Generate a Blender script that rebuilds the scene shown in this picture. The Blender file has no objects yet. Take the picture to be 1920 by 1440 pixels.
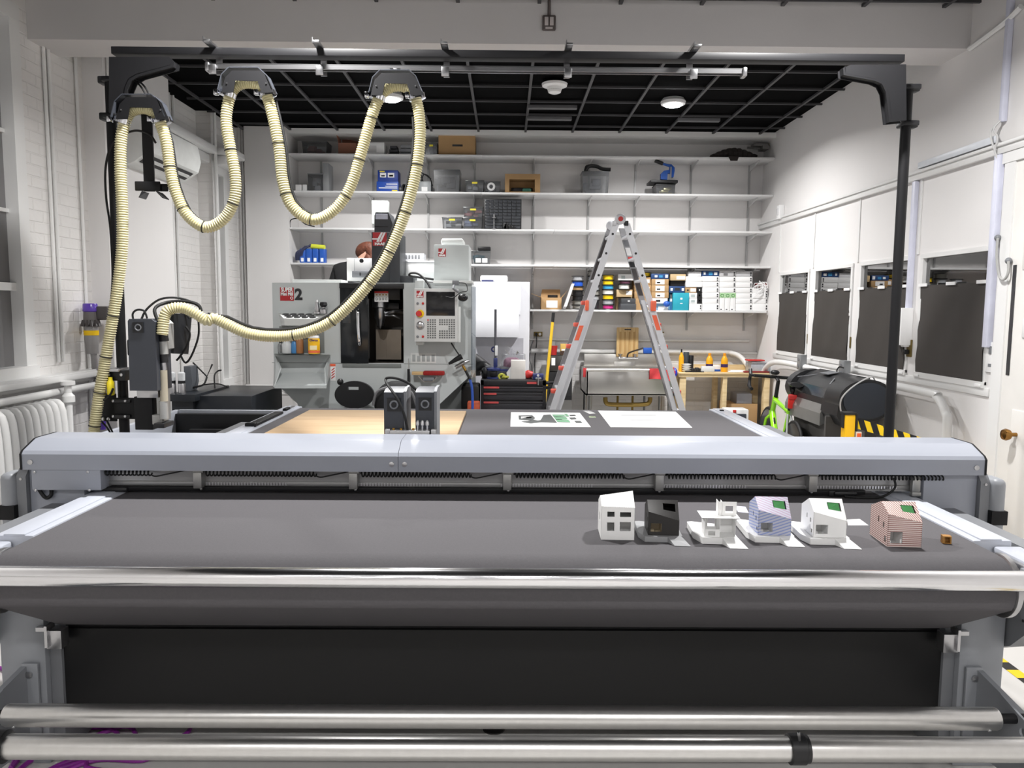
import bpy, bmesh, math, random
from mathutils import Vector, Matrix
from mathutils.geometry import tessellate_polygon
random.seed(7)
PI = math.pi
COL = bpy.context.scene.collection
scene = bpy.context.scene

# ------------------------------------------------------------------ camera model
F_PX = 1450.0
CAM_H = 1.7
ROLL = 0.0075
_dx, _dy = -10.0, 142.0
_rx = _dx - _dy * ROLL
_uy = _dy + _dx * ROLL
PITCH = math.atan(_uy / F_PX)
YAW = -math.atan(_rx / math.hypot(F_PX, _uy))
FW = Vector((math.sin(YAW) * math.cos(PITCH), math.cos(YAW) * math.cos(PITCH), -math.sin(PITCH)))
R0 = Vector((math.cos(YAW), -math.sin(YAW), 0))
U0 = R0.cross(FW)
CR = R0 * math.cos(ROLL) + U0 * math.sin(ROLL)
CU = U0 * math.cos(ROLL) - R0 * math.sin(ROLL)
CAM = Vector((0, 0, CAM_H))

def ray(px, py):
    return FW * F_PX + CR * (px - 960) - CU * (py - 720)
def P(px, py, y):            # measured point at distance y into the room
    d = ray(px, py); return CAM + d * (y / d.y)
def PX(px, py, x):           # measured point on the wall plane X = x
    d = ray(px, py); return CAM + d * (x / d.x)
def PZ(px, py, z):           # measured point on a level surface
    d = ray(px, py); return CAM + d * ((z - CAM_H) / d.z)
def R(px0, py0, px1, py1, y):    # a measured upright rectangle: x0, x1, z0, z1
    a = P(px0, (py0 + py1) / 2, y); b = P(px1, (py0 + py1) / 2, y)
    c = P((px0 + px1) / 2, py0, y); d = P((px0 + px1) / 2, py1, y)
    return a.x, b.x, d.z, c.z

# ------------------------------------------------------------------ materials
def lin(c):
    c = c / 255.0
    return c / 12.92 if c <= 0.04045 else ((c + 0.055) / 1.055) ** 2.4
def col(rgb): return (lin(rgb[0]), lin(rgb[1]), lin(rgb[2]), 1.0)
_M = {}
def mat(name, rgb, rough=0.5, metal=0.0, var=0.06, nscale=8.0, bump=0.0, bscale=60.0, spec=0.5, trans=0.0, ior=1.45, coat=0.0, alpha=1.0):
    if name in _M: return _M[name]
    m = bpy.data.materials.new(name); m.use_nodes = True
    nt = m.node_tree; b = nt.nodes['Principled BSDF']
    tc = nt.nodes.new('ShaderNodeTexCoord')
    no = nt.nodes.new('ShaderNodeTexNoise'); no.inputs['Scale'].default_value = nscale; no.inputs['Detail'].default_value = 4
    nt.links.new(tc.outputs['Object'], no.inputs['Vector'])
    mr = nt.nodes.new('ShaderNodeMapRange')
    mr.inputs['From Min'].default_value = 0.3; mr.inputs['From Max'].default_value = 0.7
    mr.inputs['To Min'].default_value = 1 - var; mr.inputs['To Max'].default_value = 1 + var
    nt.links.new(no.outputs['Fac'], mr.inputs['Value'])
    mx = nt.nodes.new('ShaderNodeVectorMath'); mx.operation = 'SCALE'
    c = col(rgb); mx.inputs[0].default_value = c[:3]
    nt.links.new(mr.outputs['Result'], mx.inputs['Scale'])
    nt.links.new(mx.outputs['Vector'], b.inputs['Base Color'])
    b.inputs['Roughness'].default_value = rough; b.inputs['Metallic'].default_value = metal
    b.inputs['Specular IOR Level'].default_value = spec; b.inputs['IOR'].default_value = ior
    b.inputs['Transmission Weight'].default_value = trans
    b.inputs['Coat Weight'].default_value = coat; b.inputs['Coat Roughness'].default_value = 0.08
    b.inputs['Alpha'].default_value = alpha
    if bump > 0:
        n2 = nt.nodes.new('ShaderNodeTexNoise'); n2.inputs['Scale'].default_value = bscale; n2.inputs['Detail'].default_value = 3
        nt.links.new(tc.outputs['Object'], n2.inputs['Vector'])
        bp = nt.nodes.new('ShaderNodeBump'); bp.inputs['Strength'].default_value = bump; bp.inputs['Distance'].default_value = 0.01
        nt.links.new(n2.outputs['Fac'], bp.inputs['Height']); nt.links.new(bp.outputs['Normal'], b.inputs['Normal'])
    _M[name] = m; return m

def brick_mat(name, rgb, axis, strength=0.5):
    if name in _M: return _M[name]
    m = mat(name, rgb, 0.45, 0, 0.03, 3.0); nt = m.node_tree; b = nt.nodes['Principled BSDF']
    tc = nt.nodes.new('ShaderNodeTexCoord'); sp = nt.nodes.new('ShaderNodeSeparateXYZ'); cb = nt.nodes.new('ShaderNodeCombineXYZ')
    nt.links.new(tc.outputs['Object'], sp.inputs[0])
    nt.links.new(sp.outputs['Y' if axis == 'x' else 'X'], cb.inputs['X']); nt.links.new(sp.outputs['Z'], cb.inputs['Y'])
    br = nt.nodes.new('ShaderNodeTexBrick'); br.inputs['Scale'].default_value = 1.0
    br.inputs['Brick Width'].default_value = 0.21; br.inputs['Row Height'].default_value = 0.075
    br.inputs['Mortar Size'].default_value = 0.006; br.inputs['Mortar Smooth'].default_value = 0.4
    nt.links.new(cb.outputs[0], br.inputs['Vector'])
    ns = nt.nodes.new('ShaderNodeTexNoise'); ns.inputs['Scale'].default_value = 25; nt.links.new(tc.outputs['Object'], ns.inputs['Vector'])
    ma = nt.nodes.new('ShaderNodeMath'); ma.operation = 'MULTIPLY_ADD'
    nt.links.new(ns.outputs['Fac'], ma.inputs[0]); ma.inputs[1].default_value = -0.3; 
    inv = nt.nodes.new('ShaderNodeMath'); inv.operation = 'SUBTRACT'; inv.inputs[0].default_value = 1.0
    nt.links.new(br.outputs['Fac'], inv.inputs[1]); nt.links.new(inv.outputs[0], ma.inputs[2])
    bp = nt.nodes.new('ShaderNodeBump'); bp.inputs['Strength'].default_value = strength; bp.inputs['Distance'].default_value = 0.012
    nt.links.new(ma.outputs[0], bp.inputs['Height']); nt.links.new(bp.outputs['Normal'], b.inputs['Normal'])
    return m

def stripe_mat(name, rgb1, rgb2, period, direction, duty=0.5, rough=0.6):
    if name in _M: return _M[name]
    m = mat(name, rgb1, rough, 0, 0.02); nt = m.node_tree; b = nt.nodes['Principled BSDF']
    tc = nt.nodes.new('ShaderNodeTexCoord'); dt = nt.nodes.new('ShaderNodeVectorMath'); dt.operation = 'DOT_PRODUCT'
    nt.links.new(tc.outputs['Object'], dt.inputs[0]); d = Vector(direction).normalized() / period; dt.inputs[1].default_value = d
    fr = nt.nodes.new('ShaderNodeMath'); fr.operation = 'FRACT'; nt.links.new(dt.outputs['Value'], fr.inputs[0])
    gt = nt.nodes.new('ShaderNodeMath'); gt.operation = 'GREATER_THAN'; gt.inputs[1].default_value = duty; nt.links.new(fr.outputs[0], gt.inputs[0])
    mx = nt.nodes.new('ShaderNodeMix'); mx.data_type = 'RGBA'
    mx.inputs[6].default_value = col(rgb1); mx.inputs[7].default_value = col(rgb2)
    nt.links.new(gt.outputs[0], mx.inputs[0]); nt.links.new(mx.outputs[2], b.inputs['Base Color'])
    return m

def wood_mat(name, rgb1, rgb2, stretch=(1, 12, 12), scale=2.5, rough=0.55):
    if name in _M: return _M[name]
    m = mat(name, rgb1, rough); nt = m.node_tree; b = nt.nodes['Principled BSDF']
    tc = nt.nodes.new('ShaderNodeTexCoord'); mp = nt.nodes.new('ShaderNodeMapping'); mp.inputs['Scale'].default_value = stretch
    nt.links.new(tc.outputs['Object'], mp.inputs[0])
    ns = nt.nodes.new('ShaderNodeTexNoise'); ns.inputs['Scale'].default_value = scale; ns.inputs['Detail'].default_value = 5; ns.inputs['Distortion'].default_value = 0.6
    nt.links.new(mp.outputs[0], ns.inputs['Vector'])
    rp = nt.nodes.new('ShaderNodeValToRGB'); rp.color_ramp.elements[0].position = 0.35; rp.color_ramp.elements[1].position = 0.68
    rp.color_ramp.elements[0].color = col(rgb2); rp.color_ramp.elements[1].color = col(rgb1)
    nt.links.new(ns.outputs['Fac'], rp.inputs[0]); nt.links.new(rp.outputs[0], b.inputs['Base Color'])
    return m

def glass_mat(name, tint=(255, 255, 255), refl=0.12, rough=0.02, haze=0.0):
    """thin clear sheet: mostly see-through with a mirror-like skin"""
    if name in _M: return _M[name]
    m = bpy.data.materials.new(name); m.use_nodes = True; nt = m.node_tree; nt.nodes.clear()
    o = nt.nodes.new('ShaderNodeOutputMaterial'); t = nt.nodes.new('ShaderNodeBsdfTransparent'); g = nt.nodes.new('ShaderNodeBsdfGlossy')
    t.inputs[0].default_value = col(tint); g.inputs['Roughness'].default_value = rough
    fr = nt.nodes.new('ShaderNodeFresnel'); fr.inputs[0].default_value = 1.5
    ad = nt.nodes.new('ShaderNodeMath'); ad.operation = 'ADD'; ad.use_clamp = True; ad.inputs[1].default_value = refl
    nt.links.new(fr.outputs[0], ad.inputs[0])
    mx = nt.nodes.new('ShaderNodeMixShader'); nt.links.new(ad.outputs[0], mx.inputs[0]); nt.links.new(t.outputs[0], mx.inputs[1]); nt.links.new(g.outputs[0], mx.inputs[2])
    last = mx
    if haze > 0:
        df = nt.nodes.new('ShaderNodeBsdfDiffuse'); df.inputs[0].default_value = col((225, 227, 230)); tl = nt.nodes.new('ShaderNodeBsdfTranslucent'); tl.inputs[0].default_value = col((225, 227, 230))
        ad2 = nt.nodes.new('ShaderNodeMixShader'); ad2.inputs[0].default_value = 0.5; nt.links.new(df.outputs[0], ad2.inputs[1]); nt.links.new(tl.outputs[0], ad2.inputs[2])
        last = nt.nodes.new('ShaderNodeMixShader'); last.inputs[0].default_value = haze; nt.links.new(mx.outputs[0], last.inputs[1]); nt.links.new(ad2.outputs[0], last.inputs[2])
    nt.links.new(last.outputs[0], o.inputs[0]); _M[name] = m; return m

def emit_mat(name, rgb, strength):
    if name in _M: return _M[name]
    m = bpy.data.materials.new(name); m.use_nodes = True; nt = m.node_tree; nt.nodes.clear()
    o = nt.nodes.new('ShaderNodeOutputMaterial'); e = nt.nodes.new('ShaderNodeEmission')
    e.inputs[0].default_value = col(rgb); e.inputs[1].default_value = strength
    nt.links.new(e.outputs[0], o.inputs[0]); _M[name] = m; return m

# ------------------------------------------------------------------ mesh builder
class MB:
    def __init__(s): s.v = []; s.f = []
    def add(s, vs, fs):
        n = len(s.v); s.v += [Vector(v) for v in vs]; s.f += [tuple(i + n for i in f) for f in fs]; return s
    def box(s, x0, x1, y0, y1, z0, z1, b=0.0, seg=2):
        if x0 > x1: x0, x1 = x1, x0
        if y0 > y1: y0, y1 = y1, y0
        if z0 > z1: z0, z1 = z1, z0
        vs = [(x, y, z) for x in (x0, x1) for y in (y0, y1) for z in (z0, z1)]
        fs = [(0, 1, 3, 2), (4, 6, 7, 5), (0, 4, 5, 1), (2, 3, 7, 6), (0, 2, 6, 4), (1, 5, 7, 3)]
        b = min(b, (x1 - x0) * .45, (y1 - y0) * .45, (z1 - z0) * .45)
        if b <= 0: return s.add(vs, fs)
        bm = bmesh.new(); bv = [bm.verts.new(v) for v in vs]
        for f in fs: bm.faces.new([bv[i] for i in f])
        bmesh.ops.bevel(bm, geom=bm.edges[:], offset=b, segments=seg, affect='EDGES', profile=0.5)
        bm.verts.index_update()
        s.add([v.co for v in bm.verts], [[v.index for v in f.verts] for f in bm.faces]); bm.free(); return s
    def tube(s, pts, r, n=10, closed=False, cap=True):
        pts = [Vector(p) for p in pts]; N = len(pts)
        if not hasattr(r, '__len__'): r = [r] * N
        up = None; rings = []
        for i, p in enumerate(pts):
            if closed: t = pts[(i + 1) % N] - pts[i - 1]
            else: t = pts[min(i + 1, N - 1)] - pts[max(i - 1, 0)]
            if t.length < 1e-9: t = Vector((0, 0, 1))
            t.normalize()
            if up is None:
                a = Vector((0, 0, 1)) if abs(t.z) < 0.9 else Vector((1, 0, 0)); up = (a - t * a.dot(t)).normalized()
            else:
                up = up - t * up.dot(t)
                up = up.normalized() if up.length > 1e-6 else t.orthogonal().normalized()
            w = t.cross(up)
            rings.append([p + (up * math.cos(2 * PI * k / n) + w * math.sin(2 * PI * k / n)) * r[i] for k in range(n)])
        vs = [v for g in rings for v in g]; fs = []
        M = N if closed else N - 1
        for i in range(M):
            j = (i + 1) % N
            for k in range(n):
                fs.append((i * n + k, i * n + (k + 1) % n, j * n + (k + 1) % n, j * n + k))
        if cap and not closed:
            fs.append(tuple(range(n - 1, -1, -1))); fs.append(tuple((N - 1) * n + k for k in range(n)))
        return s.add(vs, fs)
    def cyl(s, p, q, r, r2=None, n=16, cap=True):
        return s.tube([p, q], [r, r if r2 is None else r2], n, False, cap)
    def lathe(s, prof, c=(0, 0, 0), axis=(0, 0, 1), n=20):
        ax = Vector(axis).normalized(); u = ax.orthogonal().normalized(); w = ax.cross(u); c = Vector(c)
        vs = []; fs = []
        for (r, h) in prof:
            r = max(r, 1e-5)
            vs += [c + ax * h + (u * math.cos(2 * PI * k / n) + w * math.sin(2 * PI * k / n)) * r for k in range(n)]
        for i in range(len(prof) - 1):
            for k in range(n): fs.append((i * n + k, i * n + (k + 1) % n, (i + 1) * n + (k + 1) % n, (i + 1) * n + k))
        fs.append(tuple(range(n - 1, -1, -1))); fs.append(tuple((len(prof) - 1) * n + k for k in range(n)))
        return s.add(vs, fs)
    def panel(s, poly, holes, axis, a, b):
        """flat plate with holes between axis = a and axis = b; poly is (x,y)/(x,z)/(y,z)"""
        def m3(p, t):
            return {'x': (t, p[0], p[1]), 'y': (p[0], t, p[1]), 'z': (p[0], p[1], t)}[axis]
        loops = [list(poly)] + [list(h) for h in holes]
        if holes: tris = tessellate_polygon([[Vector((p[0], p[1], 0)) for p in l] for l in loops])
        else: tris = [tuple(range(len(poly)))]
        flat = [p for l in loops for p in l]; n = len(flat)
        vs = [m3(p, a) for p in flat] + [m3(p, b) for p in flat]
        fs = [tuple(t) for t in tris] + [tuple(i + n for i in reversed(t)) for t in tris]
        o = 0
        for l in loops:
            k = len(l)
            for i in range(k): fs.append((o + i, o + (i + 1) % k, n + o + (i + 1) % k, n + o + i))
            o += k
        return s.add(vs, fs)
    def prism(s, poly, axis, a, b): return s.panel(poly, [], axis, a, b)
    def slab(s, q, t):
        """sheet through four 3D points with thickness t along its normal"""
        q = [Vector(p) for p in q]; nrm = (q[1] - q[0]).cross(q[-1] - q[0]).normalized() * t; n = len(q)
        return s.add(q + [p + nrm for p in q], [tuple(range(n)), tuple(range(2 * n - 1, n - 1, -1))] + [(i, (i + 1) % n, n + (i + 1) % n, n + i) for i in range(n)])
    def ball(s, c, r, n=12, m=8):
        if not hasattr(r, '__len__'): r = (r, r, r)
        vs = []; fs = []
        for i in range(m + 1):
            t = PI * i / m
            for k in range(n):
                p = 2 * PI * k / n; vs.append((c[0] + r[0] * math.sin(t) * math.cos(p), c[1] + r[1] * math.sin(t) * math.sin(p), c[2] + r[2] * math.cos(t)))
        for i in range(m):
            for k in range(n): fs.append((i * n + k, (i + 1) * n + k, (i + 1) * n + (k + 1) % n, i * n + (k + 1) % n))
        return s.add(vs, fs)
    def torus(s, c, axis, Rr, r, n=24, m=8, a0=0, a1=2 * PI):
        ax = Vector(axis).normalized(); u = ax.orthogonal().normalized(); w = ax.cross(u); c = Vector(c)
        full = abs(a1 - a0 - 2 * PI) < 1e-6; k = n if full else n + 1
        return s.tube([c + (u * math.cos(a0 + (a1 - a0) * i / n) + w * math.sin(a0 + (a1 - a0) * i / n)) * Rr for i in range(k)], r, m, closed=full)
    def tf(s, M): s.v = [M @ v for v in s.v]; return s
    def bounds(s):
        return [min(v[i] for v in s.v) for i in range(3)], [max(v[i] for v in s.v) for i in range(3)]
    def build(s, name, m, parent=None, base=None, angle=40):
        if parent is not None and base is None: base = BASE[parent.name]
        if base is None: base = Vector((0, 0, 0))
        base = Vector(base); me = bpy.data.meshes.new(name)
        me.from_pydata([v - base for v in s.v], [], s.f)
        bm = bmesh.new(); bm.from_mesh(me); bmesh.ops.remove_doubles(bm, verts=bm.verts[:], dist=1e-6)
        bmesh.ops.recalc_face_normals(bm, faces=bm.faces[:]); bm.to_mesh(me); bm.free()
        for p in me.polygons: p.use_smooth = True
        me.set_sharp_from_angle(angle=math.radians(angle))
        me.materials.append(m)
        o = bpy.data.objects.new(name, me); COL.objects.link(o)
        if parent is not None: o.parent = parent; BASE[o.name] = base
        else: o.location = base; BASE[o.name] = base
        return o
BASE = {}
def tag(o, label, cat, group=None, kind=None):
    o['label'] = label; o['category'] = cat
    if group: o['group'] = group
    if kind: o['kind'] = kind
    return o
def thing(name, label, cat, base, group=None):
    o = bpy.data.objects.new(name, None); COL.objects.link(o); o.location = Vector(base); o.empty_display_size = 0.05
    BASE[o.name] = Vector(base); return tag(o, label, cat, group)
def one(mb, name, m, label, cat, group=None, angle=40):
    lo, hi = mb.bounds()
    return tag(mb.build(name, m, None, ((lo[0] + hi[0]) / 2, (lo[1] + hi[1]) / 2, lo[2]), angle), label, cat, group)
def struct(mb, name, m):
    o = mb.build(name, m); o['kind'] = 'structure'; return o
def smooth_path(pts, k=8):
    pts = [Vector(p) for p in pts]; out = []
    for i in range(len(pts) - 1):
        p0 = pts[max(i - 1, 0)]; p1 = pts[i]; p2 = pts[i + 1]; p3 = pts[min(i + 2, len(pts) - 1)]
        for j in range(k):
            t = j / k
            out.append(0.5 * ((2 * p1) + (p2 - p0) * t + (2 * p0 - 5 * p1 + 4 * p2 - p3) * t * t + (3 * p1 - p0 - 3 * p2 + p3) * t ** 3))
    out.append(pts[-1]); return out
def resample(pts, step):
    out = [pts[0].copy()]; acc = 0.0
    for a, b in zip(pts, pts[1:]):
        L = (b - a).length
        while acc + L >= step:
            t = (step - acc) / L; a = a + (b - a) * t; out.append(a.copy()); L = (b - a).length; acc = 0.0
        acc += L
    return out
def text_mb(s, size, x, y, z, facing='front', bold=0.0, align='CENTER', squeeze=1.0):
    """lettering as mesh; facing front = readable from the camera side (-Y)"""
    c = bpy.data.curves.new('lettering', 'FONT'); c.body = s; c.size = size; c.align_x = align; c.align_y = 'CENTER'; c.offset = bold; c.extrude = 0.0006
    o = bpy.data.objects.new('lettering', c); COL.objects.link(o)
    me = bpy.data.meshes.new_from_object(o.evaluated_get(bpy.context.evaluated_depsgraph_get()))
    mb = MB(); M = Matrix.Translation((x, y, z)) @ (Matrix.Rotation(PI / 2, 4, 'X') if facing == 'front' else facing) @ Matrix.Scale(squeeze, 4, (1, 0, 0))
    mb.add([M @ v.co for v in me.vertices], [tuple(p.vertices) for p in me.polygons])
    bpy.data.objects.remove(o); bpy.data.curves.remove(c); bpy.data.meshes.remove(me); return mb
# ------------------------------------------------------------------ common materials
WHITE = mat('wall_paint', (226, 224, 223), 0.55, 0, 0.015, 1.5, 0.05, 40)
WHITE2 = mat('trim_paint', (226, 226, 225), 0.35, 0, 0.015, 2)
SHELFW = mat('shelf_white', (226, 226, 226), 0.4, 0, 0.015, 2)
BRICKX = brick_mat('painted_brick_side', (226, 224, 222), 'x', 0.55)
BRICKY = brick_mat('painted_brick_back', (224, 222, 221), 'y', 0.5)
STEEL = mat('steel', (190, 190, 192), 0.28, 1.0, 0.06)
CHROME = mat('chrome', (225, 226, 230), 0.10, 1.0, 0.02)
ALU = mat('brushed_aluminium', (175, 174, 172), 0.3, 1.0, 0.03)
ALU2 = mat('ladder_aluminium', (212, 213, 217), 0.4, 0.35, 0.04)
BLACK = mat('black_plastic', (26, 26, 28), 0.42, 0, 0.08)
BLACKM = mat('black_powder_coat', (24, 24, 26), 0.5, 0, 0.06, spec=.3)
RUBBER = mat('black_rubber', (20, 20, 21), 0.65, 0, 0.1)
MGREY = mat('machine_grey', (152, 156, 166), 0.3, 0, 0.02, 3)
MGREY2 = mat('machine_grey_dark', (128, 130, 134), 0.42, 0, 0.03, 3)
HEADG = mat('tool_head_grey', (60, 63, 70), 0.4, 0, 0.03, 3)
CARD = mat('cardboard', (176, 142, 100), 0.8, 0, 0.05, 6)
CARD2 = mat('cardboard_light', (196, 170, 130), 0.8, 0, 0.05, 6)
PAPER = mat('white_paper', (240, 240, 240), 0.7, 0, 0.01)
INK = mat('dark_print', (45, 45, 48), 0.6, 0, 0.05)
CLEAR = glass_mat('clear_plastic', (244, 245, 246), 0.03, 0.2, 0.07)
PANE = glass_mat('window_glass', (130, 138, 142), 0.24, 0.01)
RED = mat('red_plastic', (196, 52, 50), 0.45, 0, 0.04)
ORANGE = mat('orange_plastic', (240, 110, 78), 0.4, 0, 0.04)
YELLOW = mat('yellow_plastic', (245, 200, 20), 0.4, 0, 0.04)
BLUE = mat('blue_plastic', (40, 90, 180), 0.4, 0, 0.05)
BRASS = mat('brass', (170, 130, 60), 0.3, 1.0, 0.06)
WHITEP = mat('white_plastic', (236, 236, 236), 0.35, 0, 0.01)
GREYP = mat('grey_plastic', (120, 122, 126), 0.45, 0, 0.03)

XR, XL, YB, YF, ZC = 3.05, -3.15, 9.42, -6.5, 3.72
# floor and ceiling
struct(MB().box(-3.6, 5.0, YF - .2, 9.6, -0.1, 0), 'floor', mat('floor_paint', (206, 204, 201), 0.35, 0, 0.04, 1.2))
struct(MB().box(-3.6, 5.0, YF - .2, 9.6, ZC, ZC + .1), 'ceiling', mat('black_ceiling', (9, 9, 10), 0.9, 0, 0.3, 1.5, spec=.05))
g = MB()
for i in range(-7, 7):
    x = 0.2 + i * 0.532
    if -3.2 < x < 3.0: g.box(x - .012, x + .012, 5.64, 9.0, 3.685, 3.705); g.box(x - .012, x + .012, YF, 5.28, 3.685, 3.705)
for j in range(-14, 6):
    y = 6.71 + j * 0.505
    if not 5.2 < y < 5.7: g.box(-3.1, XR, y - .01, y + .01, 3.687, 3.704)
struct(g, 'trim_1', mat('ceiling_grid', (66, 66, 68), 0.5, 0, 0.05))
# down-stand beam across the room
struct(MB().box(-3.25, XR, 5.28, 5.64, 3.43, ZC), 'trim_2', mat('beam_paint', (206, 203, 202), 0.6, 0, 0.03, 1.2, 0.15, 6))
# back wall: alcove
w = MB().box(-2.49, XR + .1, YB, YB + .15, 1.17, ZC + .05)
struct(w, 'wall_back', WHITE)
w = MB().box(-2.49, XR + .1, YB - .03, YB + .15, 0, 1.17)
struct(w, 'wall_back_lower', BRICKY)
struct(MB().box(-2.49, XR, YB - .05, YB, 1.165, 1.195, .006), 'trim_3', WHITE2)
struct(MB().box(-2.977, -2.49, 8.97, YB + .15, 0, ZC).box(-3.0, -2.49, 8.965, 9.0, 0, .12), 'wall_back_pier', WHITE)
struct(MB().box(-3.4, -2.977, 9.05, YB + .15, 0, ZC), 'wall_back_brick', BRICKY)
struct(MB().box(-2.49, XR, 9.0, YB, 3.655, 3.71), 'trim_4', WHITE2)
struct(MB().box(-3.6, 5.0, YF - .15, YF, 0, ZC), 'wall_front', WHITE)
# right wall with four windows
WIN = [(7.83, 8.67), (6.85, 7.68), (5.86, 6.70), (4.88, 5.71)]
WZ0, WZ1 = 1.235, 2.105
w = MB().box(XR, XR + .15, YF, YB + .1, WZ1, ZC).box(XR, XR + .15, 4.75, YB + .1, 0, WZ0).box(XR, XR + .15, YF, 3.66, 0, WZ1)
ys = [4.75] + [v for p in reversed(WIN) for v in p] + [YB + .1]
for k in range(0, len(ys), 2): w.box(XR, XR + .15, ys[k], ys[k + 1], WZ0, WZ1)
struct(w, 'wall_right', WHITE)
struct(MB().box(XR - .03, XR, YF, YB, 2.665, 2.73, .006).box(XR - .045, XR, YF, YB, 2.71, 2.73, .004), 'trim_5', WHITE2)
b = MB()
for y in (8.72, 7.75, 6.77, 5.78): b.box(XR - .008, XR, y - .012, y + .012, 2.12, 2.665)
b.box(XR - .012, XR, 4.83, 8.8, WZ0 - .07, WZ0 - .015, .004)
struct(b, 'trim_6', WHITE2)
COVER = mat('black_cover_paper', (62, 58, 55), 0.75, 0, 0.05, 2.5, 0.12, 4)
names = ['leftmost of four', 'second from the shelves', 'crossed by the black post', 'largest, nearest the door']
for k, (y0, y1) in enumerate(WIN):
    fr = MB()
    t = .025
    fr.box(XR - .012, XR + .06, y0 - .01, y0 + t, WZ0, WZ1).box(XR - .012, XR + .06, y1 - t, y1 + .01, WZ0, WZ1)
    fr.box(XR - .014, XR + .058, y0 - .012, y1 + .012, WZ1 - .02, WZ1 + .012).box(XR - .02, XR + .06, y0 - .01, y1 + .01, WZ0 - .02, WZ0 + .02)
    o = struct(fr, 'window_%d' % (k + 1), WHITE2)
    MB().box(XR + .016, XR + .022, y0, y1, WZ0, WZ1).build('glass', PANE, o)
    # paper cover
    cv = MB(); n = 10; m = 6; x = XR - .016; rnd = random.Random(k)
    top = 1.888; bot = WZ0 - .005
    for j in range(m + 1):
        for i in range(n + 1):
            yy = y0 + .015 + (y1 - y0 - .03) * i / n; zz = bot + (top - bot) * j / m
            if i in (0, n): yy += rnd.uniform(-.012, .012)
            cv.v.append(Vector((x - .006 * math.sin(i * 1.3 + j) * (1 if 0 < j < m else 0), yy, zz)))
    N = len(cv.v)
    cv.v += [v + Vector((.003, 0, 0)) for v in cv.v[:N]]
    for j in range(m):
        for i in range(n):
            a = j * (n + 1) + i; cv.f.append((a, a + 1, a + n + 2, a + n + 1)); cv.f.append((N + a, N + a + n + 1, N + a + n + 2, N + a + 1))
    th = thing('window_cover', 'dark grey paper cover on right-wall window, %s' % names[k], 'window cover', (x, (y0 + y1) / 2, bot), 'paper window covers')
    cv.build('paper_sheet', COVER, th)
    for f in (.08, .5, .93):
        yy = y0 + (y1 - y0) * f
        MB().box(x - .010, x - .004, yy - .055, yy + .055, top - .008, top + .014).build('tape_strip', PAPER, th)
    for f in (.05, .95):
        yy = y0 + (y1 - y0) * f
        MB().box(x - .010, x - .004, yy - .03, yy + .03, bot - .006, bot + .008).build('tape_strip', PAPER, th)
# dim corridor beyond the right windows; its darkness is put into the wall colour
struct(MB().box(5.0, 5.1, 3, 10, 0, ZC).box(XR + .15, 5.0, 10, 10.1, 0, ZC).box(XR + .15, 5.0, 3.0, 3.1, 0, ZC), 'wall_corridor', mat('corridor_darkness', (56, 58, 60), 0.7))
# door at far right
d = MB().box(XR - .01, XR + .04, 3.72, 4.70, 0.01, 2.62)
o = struct(d, 'door_1', mat('door_paint', (228, 226, 222), 0.4, 0, 0.02))
MB().box(XR - .018, XR - .008, 3.8, 4.58, .2, 1.12, .006).box(XR - .018, XR - .008, 3.8, 4.58, 1.95, 2.5, .006).build('door_panel', mat('door_paint', (228, 226, 222)), o)
MB().box(XR - .014, XR + .0, 4.635, 4.665, 1.32, 1.98).build('door_glass', mat('dark_gap', (55, 55, 57), 0.2), o)
k = PX(1905, 815, XR - .02)
MB().lathe([(.012, 0), (.012, .04), (.03, .05), (.036, .07), (.03, .085), (.012, .092)], (XR - .012, k.y, k.z), (-1, 0, 0)).build('door_knob', mat('aged_brass', (150, 110, 60), 0.25, 1.0), o)
MB().box(XR - .018, XR - .009, k.y - .06, k.y + .02, 1.55, 1.66, .008).build('door_plate', WHITE2, o)
struct(MB().box(XR - .02, XR + .05, 4.70, 4.80, 0, 2.66).box(XR - .02, XR + .05, 3.62, 3.72, 0, 2.66).box(XR - .024, XR + .049, 3.60, 4.82, 2.6, 2.662), 'trim_7', WHITE2)
# left wall
W1 = (3.5, 5.13, 1.25, 3.55); W2 = (8.40, 8.66, 0.85, 3.15)
w = MB().box(-3.45, XL, YF, W1[0], 0, ZC).box(-3.45, XL, W1[1], 5.93, 0, ZC).box(-3.45, XL, W1[0], W1[1], 0, W1[2]).box(-3.45, XL, W1[0], W1[1], W1[3], ZC)
struct(w, 'wall_left', BRICKX)
struct(MB().box(-3.45, -3.0, 5.93, 7.07, 0, ZC), 'wall_left_pier', WHITE)
struct(MB().box(-3.45, -3.25, 7.07, 8.3, 0, ZC), 'wall_left_recess', BRICKX)
w = MB().box(-3.45, -3.1, 8.3, W2[0], 0, ZC).box(-3.45, -3.1, W2[1], 9.05, 0, ZC).box(-3.45, -3.1, W2[0], W2[1], 0, W2[2]).box(-3.45, -3.1, W2[0], W2[1], W2[3], ZC)
struct(w, 'wall_left_far', BRICKX)
FROST = mat('screened_glass', (118, 117, 118), 0.35, 0, 0.05, 2)
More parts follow.
